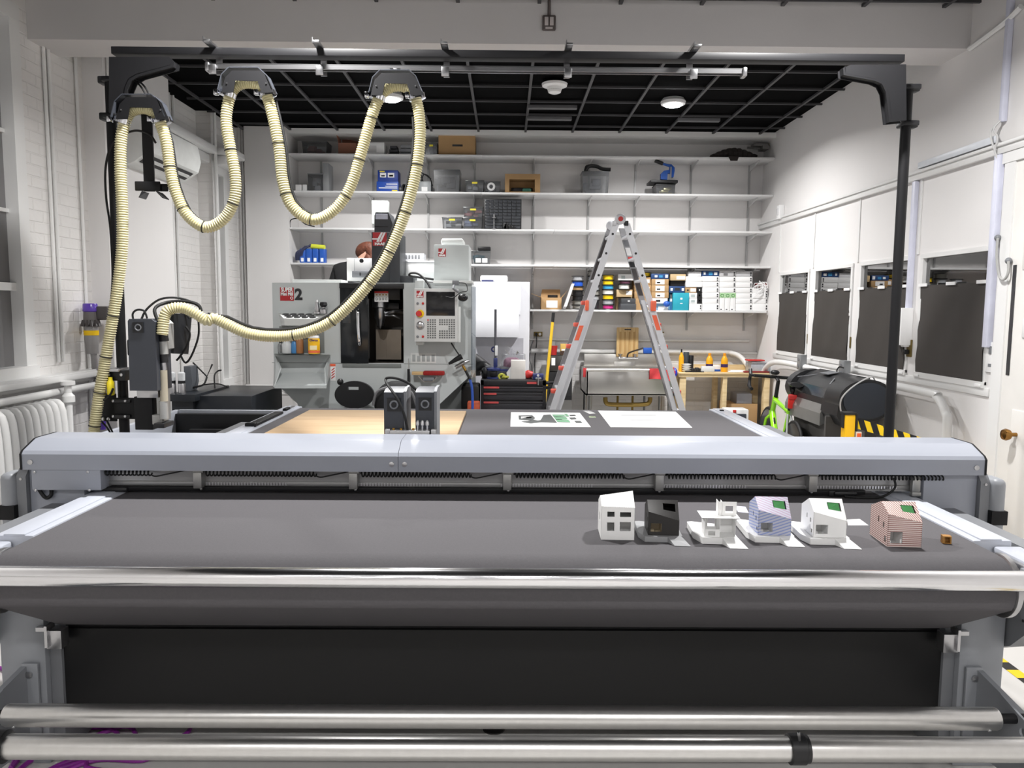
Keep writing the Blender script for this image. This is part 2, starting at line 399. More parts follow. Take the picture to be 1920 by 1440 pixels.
for k, (wd, xx) in enumerate(((W1, XL), (W2, -3.1))):
    y0, y1, z0, z1 = wd
    fr = MB().box(xx - .10, xx + .012, y1 - .055, y1 + .05, z0, z1).box(xx - .10, xx + .012, y0 - .05, y0 + .055, z0, z1).box(xx - .102, xx + .014, y0 - .052, y1 + .052, z1 - .05, z1 + .052).box(xx - .101, xx + .03, y0 - .052, y1 + .052, z0 - .03, z0 + .05)
    if k == 0:
        zs = [PX(20, yy, xx - .08).z for yy in (107, 252, 397)]; zm = PX(25, 538, xx - .08).z
        for z in zs: fr.box(xx - .088, xx - .052, y0, y1, z - .012, z + .012)
        fr.box(xx - .10, xx - .03, y0, y1, zm - .025, zm + .025)
        fr.box(xx - .09, xx - .05, 4.3, 4.33, z0, z1)
    else:
        for z in (1.4, 1.95, 2.5): fr.box(xx - .088, xx - .052, y0, y1, z - .012, z + .012)
    o = struct(fr, 'window_%d' % (5 + k), WHITE2)
    MB().box(xx - .085, xx - .07, y0, y1, z0, z1).build('pane', FROST, o)
# sill, ledges, conduits of the left wall
sl = MB().box(XL - .02, -2.98, YF, 5.93, 1.185, 1.225, .008).box(XL, -3.06, YF, 5.93, 1.15, 1.185, .005)
struct(sl, 'trim_8', WHITE2)
cd = MB()
for px in (83, 92, 142):
    a = PX(px, 100, XL + .02); cd.cyl((XL + .015, a.y, 1.3 if px < 140 else .6), (XL + .015, a.y, ZC), .012, n=8)
for y in (7.62, 7.72): cd.cyl((-3.235, y, .5), (-3.235, y, ZC), .014, n=8)
cd.cyl((-3.05, 8.285, .3), (-3.05, 8.285, ZC), .018, n=8)
for x in (-3.05, -3.02): cd.cyl((x, 9.035, .8), (x, 9.035, ZC), .011, n=8)
cd.cyl((-2.985, 5.99, .5), (-2.985, 5.99, ZC), .012, n=8)
struct(cd, 'trim_9', WHITE2)
cr = MB()
for (y0, y1, x) in ((7.07, 8.3, -3.25), (8.34, 8.72, -3.1)):
    cr.box(x, x + .22, y0, y1, 3.28, 3.36, .02).box(x, x + .14, y0, y1, 3.18, 3.28, .02)
struct(cr, 'trim_10', WHITE2)
struct(MB().box(XL, -3.12, 5.0, 5.93, 0, .15).box(-3.0, -2.98, 5.93, 7.07, 0, .15), 'baseboard_left', WHITE2)
struct(MB().box(XR - .02, XR, 4.8, YB, 0, .16, .004), 'baseboard_right', WHITE2)
# ------------------------------------------------------------------ conveyor cutting table
BELT = mat('conveyor_felt', (88, 86, 89), 0.85, 0, 0.05, 120, 0.12, 400)
RAIL = mat('rail_enamel', (192, 196, 206), 0.3, 0, 0.02, 2)
FRAMEG = mat('frame_grey', (140, 143, 148), 0.42, 0, 0.03, 2)
FRAMED = mat('frame_grey_inner', (112, 114, 118), 0.45, 0, 0.03, 2)
TZ = 0.9
T = thing('cutting_table', 'very wide grey conveyor cutting table with dark felt belt filling the foreground', 'cutting table', (0, 4.2, 0))
# belt: over the front roller and back underneath
prof = [(6.10, .872), (6.13, .885), (6.10, TZ), (5.0, TZ), (4.0, TZ), (3.0, TZ), (2.47, TZ)]
for k in range(1, 13):
    a = PI / 2 + k / 12 * (PI / 2 + .62); prof.append((2.47 + .098 * math.cos(a), .802 + .098 * math.sin(a)))
e0 = prof[-1]
prof += [(e0[0] + (2.745 - e0[0]) * f, e0[1] + (.535 - e0[1]) * f) for f in (.04, .3, .6, .96, 1.0)]
inner = [(y + (.004 if i > 6 else 0), z - (.004 if i <= 6 else -.0)) for i, (y, z) in enumerate(prof)]
mb = MB()
for x in (-1.63, 1.63): mb.v += [Vector((x, y, z)) for y, z in prof]
n = len(prof)
mb.f += [(i, i + 1, n + i + 1, n + i) for i in range(n - 1)]
mb.build('conveyor_belt', BELT, T, angle=50)
MB().box(-1.64, 1.64, 2.9, 6.1, .70, TZ - .004).box(-1.63, 1.63, 2.52, 2.9, .79, TZ - .004).build('bed', FRAMED, T)
for s in (-1, 1):
    x0, x1 = s * 1.632, s * 1.77
    r = MB().box(x0, x1, 2.62, 6.16, .84, .906, .006).box(s * 1.66, s * 1.735, 2.62, 6.16, .9, .9115, .004)
    r.build('side_rail', RAIL, T)
    f = MB().prism([(s * 1.632, 0), (s * 1.632, 0)], 'y', 0, 0) if False else MB()
    # end ring of the front roller, rail nose, clamp hardware
    rg = MB().lathe([(.097, 0), (.105, .004), (.105, .02), (.085, .024), (.085, .036), (.06, .04)], (s * 1.628, 2.47, .802), (s, 0, 0), 32)
    rg.build('roller_ring', STEEL, T)
    nz = MB().box(s * 1.70, s * 1.80, 2.30, 2.62, .855, .888, .01).box(s * 1.735, s * 1.80, 2.2, 2.36, .80, .86, .015).cyl((s * 1.66, 2.47, .802), (s * 1.78, 2.47, .802), .02)
    nz.build('rail_nose', RAIL, T)
    hw = MB().box(s * 1.68, s * 1.70, 2.34, 2.5, .79, .88, .003).box(s * 1.66, s * 1.76, 2.36, 2.4, .86, .872)
    hw.build('roller_bracket', STEEL, T)
    # front leg
    lg = MB().box(s * 1.685, s * 1.85, 2.74, 2.95, .0, .80, .006)
    lg.build('leg', FRAMEG, T)
    MB().box(s * 1.64, s * 1.685, 2.765, 2.95, .02, .56, .004).build('leg_flange', FRAMED, T)
    side = MB().prism([(2.46, .74), (2.52, .86), (2.9, .86), (5.6, .86), (5.6, .05), (2.96, .05), (2.96, .36), (2.72, .48)], 'x', s * 1.857, s * 1.93)
    side.build('side_panel', MGREY2, T)
    for (yy, zz) in ((2.62, .72), (2.66, .60)): MB().cyl((s * 1.93, yy, zz), (s * 1.855, yy, zz), .006, n=8).build('panel_screw', BLACK, T)
    MB().box(s * 1.60, s * 1.655, 2.70, 2.75, .46, .53, .003).box(s * 1.655, s * 1.70, 2.715, 2.735, .52, .535).box(s * 1.645, s * 1.655, 2.69, 2.74, .47, .55).build('belt_clip', STEEL, T)
    # forward arm that carries the material rollers
    arm = MB().prism([(2.95, .39), (2.72, .385), (2.44, .345), (2.30, .30), (2.02, .25), (1.98, .33), (1.98, .18), (2.3, .12), (2.95, .06)], 'x', s * 1.745, s * 1.765)
    arm.box(s * 1.705, s * 1.765, 2.722, 2.735, .10, .395, .003)
    arm.build('roller_arm', FRAMEG, T)
    MB().lathe([(.012, 0), (.012, .008), (.004, .01)], (s * 1.735, 2.722, .355), (0, -1, 0), 12).build('arm_bolt', STEEL, T)
    # rear leg
    MB().box(s * 1.66, s * 1.80, 5.6, 5.9, 0, .86, .006).build('leg', FRAMEG, T)
MB().box(-1.64, 1.64, 2.78, 2.80, .152, .505).build('kick_panel', mat('kick_black', (17, 17, 18), 0.42, 0, 0.08, 2), T)
MB().box(-1.64, 1.64, 2.80, 2.84, .50, .53).build('crossbar', BLACK, T)
# polished guide bar in front of the belt
gb = MB().lathe([(.025, -1.655), (.031, -1.645), (.0315, 0), (.031, 1.605), (.025, 1.617)], (0, 2.30, .876), (1, 0, 0), 40)
gb.build('guide_bar', mat('polished_bar', (240, 240, 242), 0.17, 1.0, 0.02), T)
for s in (-1, 1): MB().box(s * 1.622, s * 1.70, 2.27, 2.36, .84, .90, .006).build('guide_bar_bracket', FRAMEG, T)
# black T-slot handle and small fittings on the far left rail
MB().box(-1.72, -1.655, 5.1, 5.72, .905, .925, .006).box(-1.725, -1.65, 5.06, 5.1, .905, .935, .01).box(-1.70, -1.665, 5.84, 5.95, .905, .93, .01).build('rail_stop', BLACKM, T)
for y in (5.98, 6.03, 6.08): MB().box(-1.70, -1.67, y, y + .02, .905, .918, .003).build('rail_clip', STEEL, T)
MB().box(1.68, 1.71, 6.0, 6.03, .906, .92, .004).build('rail_clip', BLACKM, T)
# left side tray behind the gantry (recessed black trough beside the table)
tr = MB().box(-2.58, -1.78, 6.05, 6.09, .84, .885, .004).box(-2.62, -2.58, 4.6, 6.088, .5, .884, .01).build('tray_rim', RAIL, T)
MB().box(-2.58, -1.78, 6.0, 6.05, .35, .86).box(-2.58, -1.78, 4.7, 6.0, .33, .37).build('side_tray', BLACK, T)
MB().box(-2.4, -2.0, 5.5, 5.62, .6, .63).box(-2.35, -2.31, 5.5, 5.6, .37, .6).box(-2.42, -2.05, 5.86, 5.9, .72, .76).box(-2.0, -1.82, 5.8, 5.98, .55, .78, .01).build('tray_mechanism', mat('tray_metal', (52, 52, 54), 0.5, .3), T)

# ------------------------------------------------------------------ gantry
G = thing('cutter_gantry', 'pale grey gantry bridge spanning the full width of the cutting table', 'gantry', (0, 3.35, .905))
gm = MGREY
cov = MB(); W = 2.022
pr = [(3.2, 1.012), (3.2, 1.078), (3.212, 1.092), (3.30, 1.128), (3.32, 1.130), (3.46, 1.130), (3.46, 1.05), (3.40, 1.012)]
cov.prism(pr, 'x', -W, -.452).build('cover', gm, G, angle=25)
MB().prism(pr, 'x', -.450, W).build('cover', gm, G, angle=25)
for s in (-1, 1):
    MB().prism([(y + (-.003 if y < 3.21 else 0), z + .001) for y, z in pr], 'x', s * W, s * (W + .008)).build('cover_end', BLACKM, G)
for x in (-W + .035, W - .035, -.478, -.424):
    MB().lathe([(.011, 0), (.011, .004), (.005, .006)], (x, 3.2, 1.045), (0, -1, 0), 12).build('cover_screw', STEEL, G)
bm_ = MB().box(-1.70, 1.76, 3.27, 3.38, .925, 1.012).box(-1.70, 1.76, 3.262, 3.27, .935, .952, .002)
bm_.build('beam', mat('gantry_beam', (150, 150, 150), 0.35, .6, 0.03), G)
MB().box(-1.69, 1.55, 3.255, 3.29, .912, .932, .003).build('lower_rail', BLACKM, G)
for xs in (-1.36, -.70, -.05, .61, 1.26):
    rk = MB()
    for k in range(32): rk.box(xs + .03 + k * .0125, xs + .036 + k * .0125, 3.257, 3.262, .938, .95)
    rk.build('rack_teeth', STEEL, G)
xs = [P(v, 900, 3.25).x for v in (374, 664, 951, 1235, 1521)]
for x in xs:
    MB().box(x - .018, x + .018, 3.225, 3.275, .93, 1.0, .003).box(x - .02, x + .024, 3.23, 3.27, .996, 1.01, .003).build('cable_bracket', mat('bracket_metal', (160, 160, 158), 0.35, .7), G)
    MB().lathe([(.005, 0), (.005, .004), (.002, .006)], (x + .005, 3.255, .922), (0, -1, 0), 10).build('rail_screw', STEEL, G)
ends = [(P(197, 890, 3.24).x, P(284, 890, 3.24).x)] + [(x + .03, x + .50) for x in xs[:-1]] + [(xs[-1] + .03, P(1770, 890, 3.24).x)]
for (a, b) in ends:
    pts = []; N = int((b - a) / .0155)
    for i in range(N * 10 + 1):
        t = i / 10.0; pts.append((a + (b - a) * t / N, 3.238 + .010 * math.cos(2 * PI * t), .993 + .010 * math.sin(2 * PI * t)))
    MB().tube(pts, .0034, 6).build('coiled_cable', RUBBER, G)
    tail = smooth_path([(b, 3.238, .985), (b + .02, 3.235, .98), (b + .06, 3.235, .988), (b + .12, 3.24, 1.0), (b + .15, 3.25, 1.008)], 5)
    if b < 1.5: MB().tube(tail, .003, 6).build('cable_tail', RUBBER, G)
# left drive box, right end fittings
bx = R(59, 882, 189, 922, 3.2)
MB().box(bx[0], bx[1], 3.2, 3.4, bx[2] + .006, 1.012, .004).build('drive_box', gm, G)
for (px, py) in ((62, 884), (162, 884), (64, 918), (165, 918)):
    c = P(px + 3, py + 1, 3.2); MB().lathe([(.006, 0), (.006, .003), (.003, .005)], (c.x, 3.2, min(c.z, 1.005)), (0, -1, 0), 10).build('drive_box_screw', STEEL, G)
MB().tube(smooth_path([(-1.99, 3.24, 1.01), (-1.985, 3.23, .95), (-1.95, 3.225, .89), (-1.92, 3.22, .90), (-1.93, 3.24, .93)], 6), .008, 8).build('drive_cable', RUBBER, G)
MB().tube(smooth_path([(1.66, 3.24, .99), (1.665, 3.235, .95), (1.62, 3.23, .915), (1.55, 3.23, .905), (1.45, 3.235, .91)], 6), .005, 8).build('drive_cable', RUBBER, G)
MB().box(1.74, 1.775, 3.235, 3.26, .93, 1.0, .003).box(1.74, 1.78, 3.235, 3.26, .91, .93, .004).build('end_stop', mat('bracket_metal', (160, 160, 158)), G)
for x in (-1.66, 1.46): MB().box(x - .05, x + .05, 3.24, 3.30, .907, .93, .01).box(x - .07, x - .04, 3.25, 3.28, .905, .93, .004).build('roller_shoe', BLACK, G)
for s in (-1, 1):
    MB().box(s * 1.79, s * 2.02, 3.24, 3.44, .45, 1.012, .004).build('gantry_end', gm, G)
    tw = MB().prism([(3.215, .46), (3.215, .98), (3.24, 1.010), (3.46, 1.010), (3.46, .46)], 'x', s * 2.02, s * 2.06); tw.build('end_shroud', mat('machine_grey_dark', (128, 130, 134)), G)
    bp = MB().box(s * 2.06, s * 2.125, 3.19, 3.30, .40, .998, .03, 3); bp.build('bumper', mat('bumper_grey', (150, 153, 158), .4), G)
    MB().box(s * 2.058, s * 2.127, 3.187, 3.303, .80, .86, .002).build('bumper_band', BLACKM, G)
    for (yy, zz) in ((3.12, .97), (3.12, .80)): MB().cyl((s * 2.04, 3.22, zz), (s * 2.04, 3.211, zz), .006, n=8).build('shroud_screw', STEEL, G)
# tool carriage with two cutter heads behind the bridge
def head(x0, x1, y0, z0, z1, parent, depth=.17, name='tool_head'):
    m = MB().prism([(y0, z0), (y0, z1 - .012), (y0 + .05, z1), (y0 + depth, z1), (y0 + depth, z0)], 'x', x0, x1 - .014)
    h = m.build(name, HEADG, parent, angle=25)
    MB().prism([(y0 + .004, z0), (y0 + .004, z1 - .008), (y0 + .052, z1 + .006), (y0 + depth, z1 + .006), (y0 + depth, z0)], 'x', x1 - .013, x1).build('side_plate', mat('machine_grey_dark', (128, 130, 134)), h)
    w = x1 - x0; c = (x0 + w * .45, z1 - .012 - w * .55); q = w * .30
    fan = MB().panel([(c[0] - q, c[1] - q), (c[0] + q, c[1] - q), (c[0] + q, c[1] + q), (c[0] - q, c[1] + q)], [[(c[0] + q * .75 * math.cos(a * PI / 12), c[1] + q * .75 * math.sin(a * PI / 12)) for a in range(24)]], 'y', y0 - .004, y0 - .0005)
    f = fan.build('fan', BLACK, h)
    MB().torus((c[0], y0 - .002, c[1]), (0, 1, 0), q * .55, q * .16, 20, 6).build('fan_ring', GREYP, f)
    MB().lathe([(q * .33, 0), (q * .33, .003), (q * .1, .004)], (c[0], y0 - .001, c[1]), (0, -1, 0), 14).build('fan_hub', BLACK, f)
    return h
y0 = 3.56
for (a, b) in ((720, 762), (779, 819)):
    r = R(a, 731, b, 826, y0); head(r[0], r[1], y0, 1.0, r[3], G)
r = R(732, 806, 806, 824, y0 - .03)
MB().box(r[0], r[1], y0 - .05, y0 - .005, 1.0, r[3], .003).build('tool_plate', STEEL, G)
for px in (783, 792, 801): 
    c = P(px, 806, y0 - .03); MB().lathe([(.005, 0), (.005, .02), (.009, .022), (.009, .034), (.004, .045)], (c.x, y0 - .03, r[3]), (0, 0, 1), 10).build('air_fitting', STEEL, G)
for px in (738, 752, 775): 
    c = P(px, 806, y0 - .03); MB().lathe([(.006, 0), (.006, .008)], (c.x, y0 - .03, r[3]), (0, 0, 1), 8).build('air_fitting', BRASS, G)
for px in (727, 813): 
    c = P(px, 815, y0 - .03); MB().box(c.x - .012, c.x + .012, y0 - .04, y0 - .005, 1.0, r[3] + .004, .004).build('plate_knob', STEEL, G)
pts = smooth_path([P(764, 806, y0 - .02), P(758, 778, y0 - .03), P(746, 750, y0 - .03), P(735, 733, y0 - .01), P(727, 722, y0 + .02), P(723, 712, y0 + .05), P(729, 708, y0 + .05), P(745, 710, y0 + .05), P(765, 718, y0 + .06), P(781, 731, y0 + .06)], 6)
MB().tube(pts, .0062, 8).build('air_hose', RUBBER, G)

# ------------------------------------------------------------------ material rollers in front
RM = mat('roller_aluminium', (218, 217, 215), 0.3, 1.0, 0.03, 40)
def roller(x0, x1, y, z, r, label):
    t = thing('material_roller', label, 'roller', ((x0 + x1) / 2, y, z - r))
    MB().lathe([(r * .92, x0), (r, x0 + .008), (r, 0), (r, x1 - .008), (r * .92, x1)], (0, y, z), (1, 0, 0), 48).build('tube', RM, t)
    return t
t = roller(-1.612, 1.612, 2.40, .376, .0362, 'upper of the two bare aluminium material rollers under the table front')
for s in (-1, 1):
    MB().cyl((s * 1.612, 2.40, .376), (s * 1.735, 2.40, .376), .016).build('axle', BLACKM, t)
    MB().lathe([(.005, 0), (.005, .003)], (s * 1.575, 2.376, .349), (0, -.7, -.7), 8).build('set_screw', STEEL, t)
t = roller(-1.43, 1.66, 2.12, .436, .0345, 'lower, nearest aluminium material roller with a black collar near its right end')
r = R(1491, 1375, 1528, 1428, 2.07)
MB().lathe([(.036, r[0]), (.043, r[0] + .002), (.043, r[1] - .012), (.039, r[1] - .01), (.039, r[1])], (0, 2.12, .436), (1, 0, 0), 32).build('collar', BLACK, t)
c = P(1500, 1368, 2.1); MB().cyl((c.x, 2.10, .475), (c.x - .012, 2.08, .512), .004, n=8).build('collar_lever', STEEL, t)
MB().lathe([(.040, -1.53), (.055, -1.525), (.055, -1.49), (.046, -1.485), (.046, -1.43), (.034, -1.425)], (0, 2.12, .436), (1, 0, 0), 32).build('collar', BLACK, t)
for s in (-1, 1): MB().cyl((s * 1.5, 2.12, .436), (s * 1.75, 2.12, .436), .014).build('axle', BLACKM, t)
for s in (-1, 1):     # notched cradle plates
    ho = lambda y, z, rr: [(y + rr * math.cos(a * PI / 8), z + rr * math.sin(a * PI / 8)) for a in range(16)]
    MB().panel([(2.48, .30), (2.48, .42), (2.30, .38), (2.05, .36), (2.02, .24), (2.2, .22)], [ho(2.36, .35, .016), ho(2.28, .325, .02), ho(2.19, .31, .02)], 'x', s * 1.672, s * 1.68).build('roller_cradle', FRAMEG, T)

# ------------------------------------------------------------------ sheets on the table
def flat(name, corners, t, m, label, catg, group=None, z=TZ):
    q = [PZ(px, py, z) for px, py in corners]
    return tag(MB().slab(q, t).build(name, m, None, q[0]), label, catg, group)
q = [PZ(575, 773, TZ), PZ(890, 774, TZ), PZ(884, 824, TZ), PZ(492, 824, TZ)]
MB_ = MB()
a, b = PZ(573, 773, TZ), PZ(889, 775, TZ)
pl = MB().box(a.x + .03, b.x - .06, 4.45, (a.y + b.y) / 2, TZ + .001, TZ + .019, .001)
one(pl, 'plywood_board', wood_mat('plywood', (206, 178, 142), (192, 162, 126), (1.2, 14, 14), 1.6), 'large tan plywood sheet lying on the left of the cutting table behind the gantry', 'board')
def sheet(corners, label):
    q = [PZ(px, py, TZ) for px, py in corners]; t = thing('cut_paper_sheet', label, 'paper sheet', q[3])
    MB().slab([v + Vector((0, 0, .001)) for v in q], .0012).build('sheet', PAPER, t); return t, q
def pr_(th, q, polys, m, name):
    def uv(u, v): return q[0].lerp(q[1], u).lerp(q[3].lerp(q[2], u), v) + Vector((0, 0, .0032))
    for p in polys: MB().slab([uv(*c) for c in p], .0004).build(name, m, th)
t, q = sheet([(958, 773), (1087, 774), (1108, 801), (957, 800)], 'white sheet printed with dark and green house shapes, left of two on table')
GRN = mat('green_print', (120, 170, 135), 0.6); GRD = mat('grey_print', (84, 88, 88), 0.6)
pr_(t, q, [[(.11, .28), (.30, .25), (.33, .45), (.30, .55), (.36, .62), (.40, .58), (.46, .22), (.56, .18), (.60, .75), (.40, .72), (.26, .80), (.14, .70), (.28, .62), (.11, .55)]], GRD, 'house_print')
pr_(t, q, [[(.14, .34), (.28, .31), (.285, .46), (.14, .49)]], PAPER, 'cutout')
pr_(t, q, [[(.585, .18), (.75, .18), (.78, .72), (.61, .70)], [(.76, .12), (.80, .12), (.81, .30), (.77, .30)]], GRN, 'green_print')
pr_(t, q, [[(.585, .32), (.75, .32), (.75, .35), (.585, .35)], [(.60, .52), (.77, .52), (.77, .55), (.60, .55)]], PAPER, 'cutout')
pr_(t, q, [[(.80, .40), (.88, .38), (.89, .5), (.81, .52)], [(.84, .62), (.92, .62), (.93, .75), (.85, .75)], [(.82, .2), (.90, .18), (.91, .26), (.83, .28)]], GRD, 'grey_print')
t, q = sheet([(1121, 770), (1267, 772), (1298, 802), (1145, 801)], 'blank white sheet with cut lines, right of two on the table')
pr_(t, q, [[(.25, .3), (.7, .26), (.7, .275), (.25, .315)], [(.3, .6), (.75, .55), (.75, .565), (.3, .615)]], mat('faint_print', (222, 222, 224), 0.7), 'cut_line')
for i, (cs, l) in enumerate(((((1093, 770), (1105, 770), (1117, 775), (1105, 776)), 'small white paper offcut between the two sheets on the table'), (((1104, 780), (1116, 780), (1118, 783), (1105, 783)), 'small pale green offcut between the two sheets on the table'))):
    flat('paper_offcut', cs, .0015, PAPER if i == 0 else mat('pale_green', (190, 205, 170), 0.6), l, 'offcut')
flat('paper_offcut', [(1588, 974), (1612, 973), (1629, 985), (1590, 985)], .0012, mat('white_paper', (240, 240, 240)), 'white paper offcut behind the red striped model house', 'offcut')
flat('paper_offcut', [(1408, 962), (1425, 962), (1425, 967), (1406, 966)], .0012, mat('lilac_paper', (190, 190, 205), 0.7), 'small lilac offcut between the blue striped and white model houses', 'offcut')
flat('paper_offcut', [(1376, 948), (1398, 950), (1404, 962), (1384, 960)], .0012, mat('lilac_paper', (190, 190, 205)), 'lilac paper scrap left behind the blue striped model house', 'offcut')

# ------------------------------------------------------------------ model houses
BASEW = mat('model_card', (244, 244, 243), 0.6, 0, 0.01)
def hpanel(pts3, holes_uv, t, mb):
    """planar card face; holes given as (u0,u1,v0,v1) in metres from pts3[0] along first edge / up"""
    p = [Vector(v) for v in pts3]; ux = (p[1] - p[0]).normalized(); nn = ux.cross(p[-1] - p[0]).normalized(); uy = nn.cross(ux)
    to = lambda v: ((v - p[0]).dot(ux), (v - p[0]).dot(uy))
    m = MB().panel([to(v) for v in p], [[(a, c), (b, c), (b, d), (a, d)] for (a, b, c, d) in holes_uv], 'z', -t, 0)
    M = Matrix(((ux.x, uy.x, nn.x, p[0].x), (ux.y, uy.y, nn.y, p[0].y), (ux.z, uy.z, nn.z, p[0].z), (0, 0, 0, 1)))
    m.tf(M); mb.add(m.v, m.f)
def place(px, py, rot, h=0.0): 
    c = PZ(px, py, TZ + .001 + h); c.z -= h; return Matrix.Translation(c) @ Matrix.Rotation(math.radians(rot), 4, 'Z')
def house(px, py, rot, w, d, hl, hr, rl, label, wallm, roofm, baseh=0.0, basem=None, glass=None, skyl=True, roofhole=None, inm=None):
    """front-left corner of the model at (px,py); front wall along +x"""
    M = place(px, py, rot, baseh); t = thing('model_house', label, 'model house', M.translation); z = baseh; k = .0015
    yr = d * .42; bl, brr = hl * .94, hr * 1.25
    A = (0, 0, z); B = (w, 0, z); C = (w, d, z); D = (0, d, z)
    Af = (0, 0, z + hl); Bf = (w, 0, z + hr); Cl = (0, d, z + bl); Cr = (w, d, z + brr); Ra = (0, yr, z + rl); Rb = (w, yr, z + rl)
    wl = MB()
    hpanel([A, B, Bf, Af], [(.08 * w, .44 * w, .012, .012 + hl * .36)], k, wl)
    hpanel([D, A, Af, Ra, Cl], [(d * .72, d * .80, hl * .5, hl * .68), (d * .44, d * .50, hl * .58, hl * .76), (d * .82, d * .92, .012, hl * .28)], k, wl)
    hpanel([B, C, Cr, Rb, Bf], [(d * .3, d * .6, .015, hr * .5)], k, wl)
    hpanel([C, D, Cl, Cr], [(w * .3, w * .6, .02, hr * .5)], k, wl)
    wl.tf(M).build('walls', wallm, t)
    rf = MB()
    dx = lambda a: a
    # front slope is a warped quad: two triangles with a skylight plate
    P1, P2, P3, P4 = Vector(Af), Vector(Bf), Vector(Rb), Vector(Ra)
    N = 10
    hole = roofhole or (.52, .86, .42, .84)
    grid = {}
    for j in range(N + 1):
        for i in range(N + 1):
            u, v = i / N, j / N; grid[i, j] = len(rf.v); rf.v.append(P1.lerp(P2, u).lerp(P4.lerp(P3, u), v) + Vector((0, 0, .0006)))
    for j in range(N):
        for i in range(N):
            if hole[0] <= (i + .5) / N <= hole[1] and hole[2] <= (j + .5) / N <= hole[3]: continue
            rf.f.append((grid[i, j], grid[i + 1, j], grid[i + 1, j + 1], grid[i, j + 1]))
    rf.slab([Ra, Rb, Cr, Cl], .001)
    rf.tf(M).build('roof', roofm, t)
    inn = MB().box(.003, w - .003, d * .5, d * .52, z, z + min(hl, hr) * .9).box(.003, w - .003, .003, d - .003, z + .001, z + .003).box(w * .45, w * .47, .004, d * .5, z, z + hr * .9).box(.01, w * .22, d * .2, d * .3, z, z + .012)
    inn.tf(M).build('interior', inm or basem or wallm, t)
    if glass:
        q = [P1.lerp(P2, u).lerp(P4.lerp(P3, u), v) - Vector((0, .0, .0015)) for (u, v) in ((hole[0], hole[2]), (hole[1], hole[2]), (hole[1], hole[3]), (hole[0], hole[3]))]
        MB().slab(q, .0008).tf(M).build('skylight', glass, t)
    if baseh > 0:
        b = MB().prism([(-.012, -.016), (w * .62, -.016), (w * .70, -.002), (w + .012, .0), (w + .012, d * 1.15), (-.014, d * 1.5), (-.03, d * 1.45), (-.03, d * .3)], 'z', 0, z - .0006)
        b.tf(M).build('base', basem, t)
        x0, x1 = w * .62, w * 1.02
        rp = MB().add([(x0, -.014, z), (x1 + .004, .004, z), (x1 + .03, -.058, .0015), (x0 + .018, -.056, .0015), (x0, -.014, 0), (x1 + .004, .004, 0), (x1 + .03, -.058, 0), (x0 + .018, -.056, 0)], [(0, 3, 2, 1), (4, 5, 6, 7), (0, 4, 7, 3), (3, 7, 6, 2), (2, 6, 5, 1), (1, 5, 4, 0)])
        rp.tf(M).build('ramp', basem, t)
    return t
DARKC = mat('black_card', (40, 38, 37), 0.55, 0, 0.04); GREYC = mat('grey_card', (150, 151, 153), 0.6, 0, 0.02)
GGL = mat('green_acetate', (74, 132, 82), 0.15, 0, 0.05)
BST = stripe_mat('blue_striped_card', (190, 192, 208), (138, 152, 200), .010, (-.35, .2, 1), .6)
BST2 = stripe_mat('violet_striped_card', (196, 198, 212), (188, 162, 186), .009, (.5, .4, 1), .62)
RST = stripe_mat('red_striped_card', (228, 212, 206), (140, 88, 82), .0068, (0.0, 0, 1), .58)
RST2 = stripe_mat('red_striped_roof', (230, 214, 208), (150, 98, 92), .0075, (.8, .45, 0), .58)
RIB = stripe_mat('ribbed_white_card', (240, 240, 239), (196, 196, 196), .0062, (1, 0, 0), .72)
house(1215, 1003, -4, .106, .12, .082, .052, .112, 'charcoal black model house on a grey card base with ramp', DARKC, DARKC, .020, GREYC, None, inm=mat('kraft_card', (190, 176, 150), .7))
house(1421, 1003, -4, .112, .135, .088, .058, .122, 'blue and violet striped model house on a white base with ramp', BST, BST2, .022, BASEW, GGL)
house(1524, 1007, -4, .112, .135, .088, .058, .122, 'plain white model house with a green skylight on a white base with ramp', BASEW, BASEW, .022, BASEW, GGL)
house(1663, 1025, -4, .113, .15, .113, .086, .142, 'red and white striped model house standing on the bare belt without a base', RST, RST2, 0.0, BASEW, GGL)
# white two-storey model with ribbed roof
M = place(1127, 1012, -2); t = thing('model_house', 'white model house with four square windows and a ribbed roof, leftmost on the belt', 'model house', M.translation)
w_, d_, h_ = .115, .135, .118; wl = MB()
hpanel([(0, 0, 0), (w_, 0, 0), (w_, 0, h_ - .004), (0, 0, h_)], [(.02, .045, .032, .062), (.064, .102, .032, .064), (.02, .045, .082, .1), (.064, .102, .082, .099)], .0015, wl)
hpanel([(0, d_, 0), (0, 0, 0), (0, 0, h_), (0, d_ * .5, h_ + .022), (0, d_, h_ - .01)], [(.05, .07, .05, .08)], .0015, wl)
hpanel([(w_, 0, 0), (w_, d_, 0), (w_, d_, h_ - .01), (w_, d_ * .5, h_ + .04), (w_, 0, h_ - .004)], [], .0015, wl)
hpanel([(w_, d_, 0), (0, d_, 0), (0, d_, h_ - .01), (w_, d_, h_ - .01)], [(.03, .08, .03, .07)], .0015, wl)
wl.tf(M).build('walls', BASEW, t)
MB().slab([(0, 0, h_), (w_, 0, h_ - .004), (w_, d_ * .5, h_ + .04), (0, d_ * .5, h_ + .022)], .0012).slab([(0, d_ * .5, h_ + .022), (w_, d_ * .5, h_ + .04), (w_, d_, h_ - .01), (0, d_, h_ - .01)], .0012).tf(M).build('roof', RIB, t)
MB().box(.003, w_ - .003, .002, d_ - .002, .07, .072).box(.05, .052, .03, d_ - .003, .0, h_ - .02).box(.003, w_ - .003, .06, .062, 0, .07).tf(M).build('interior', BASEW, t)
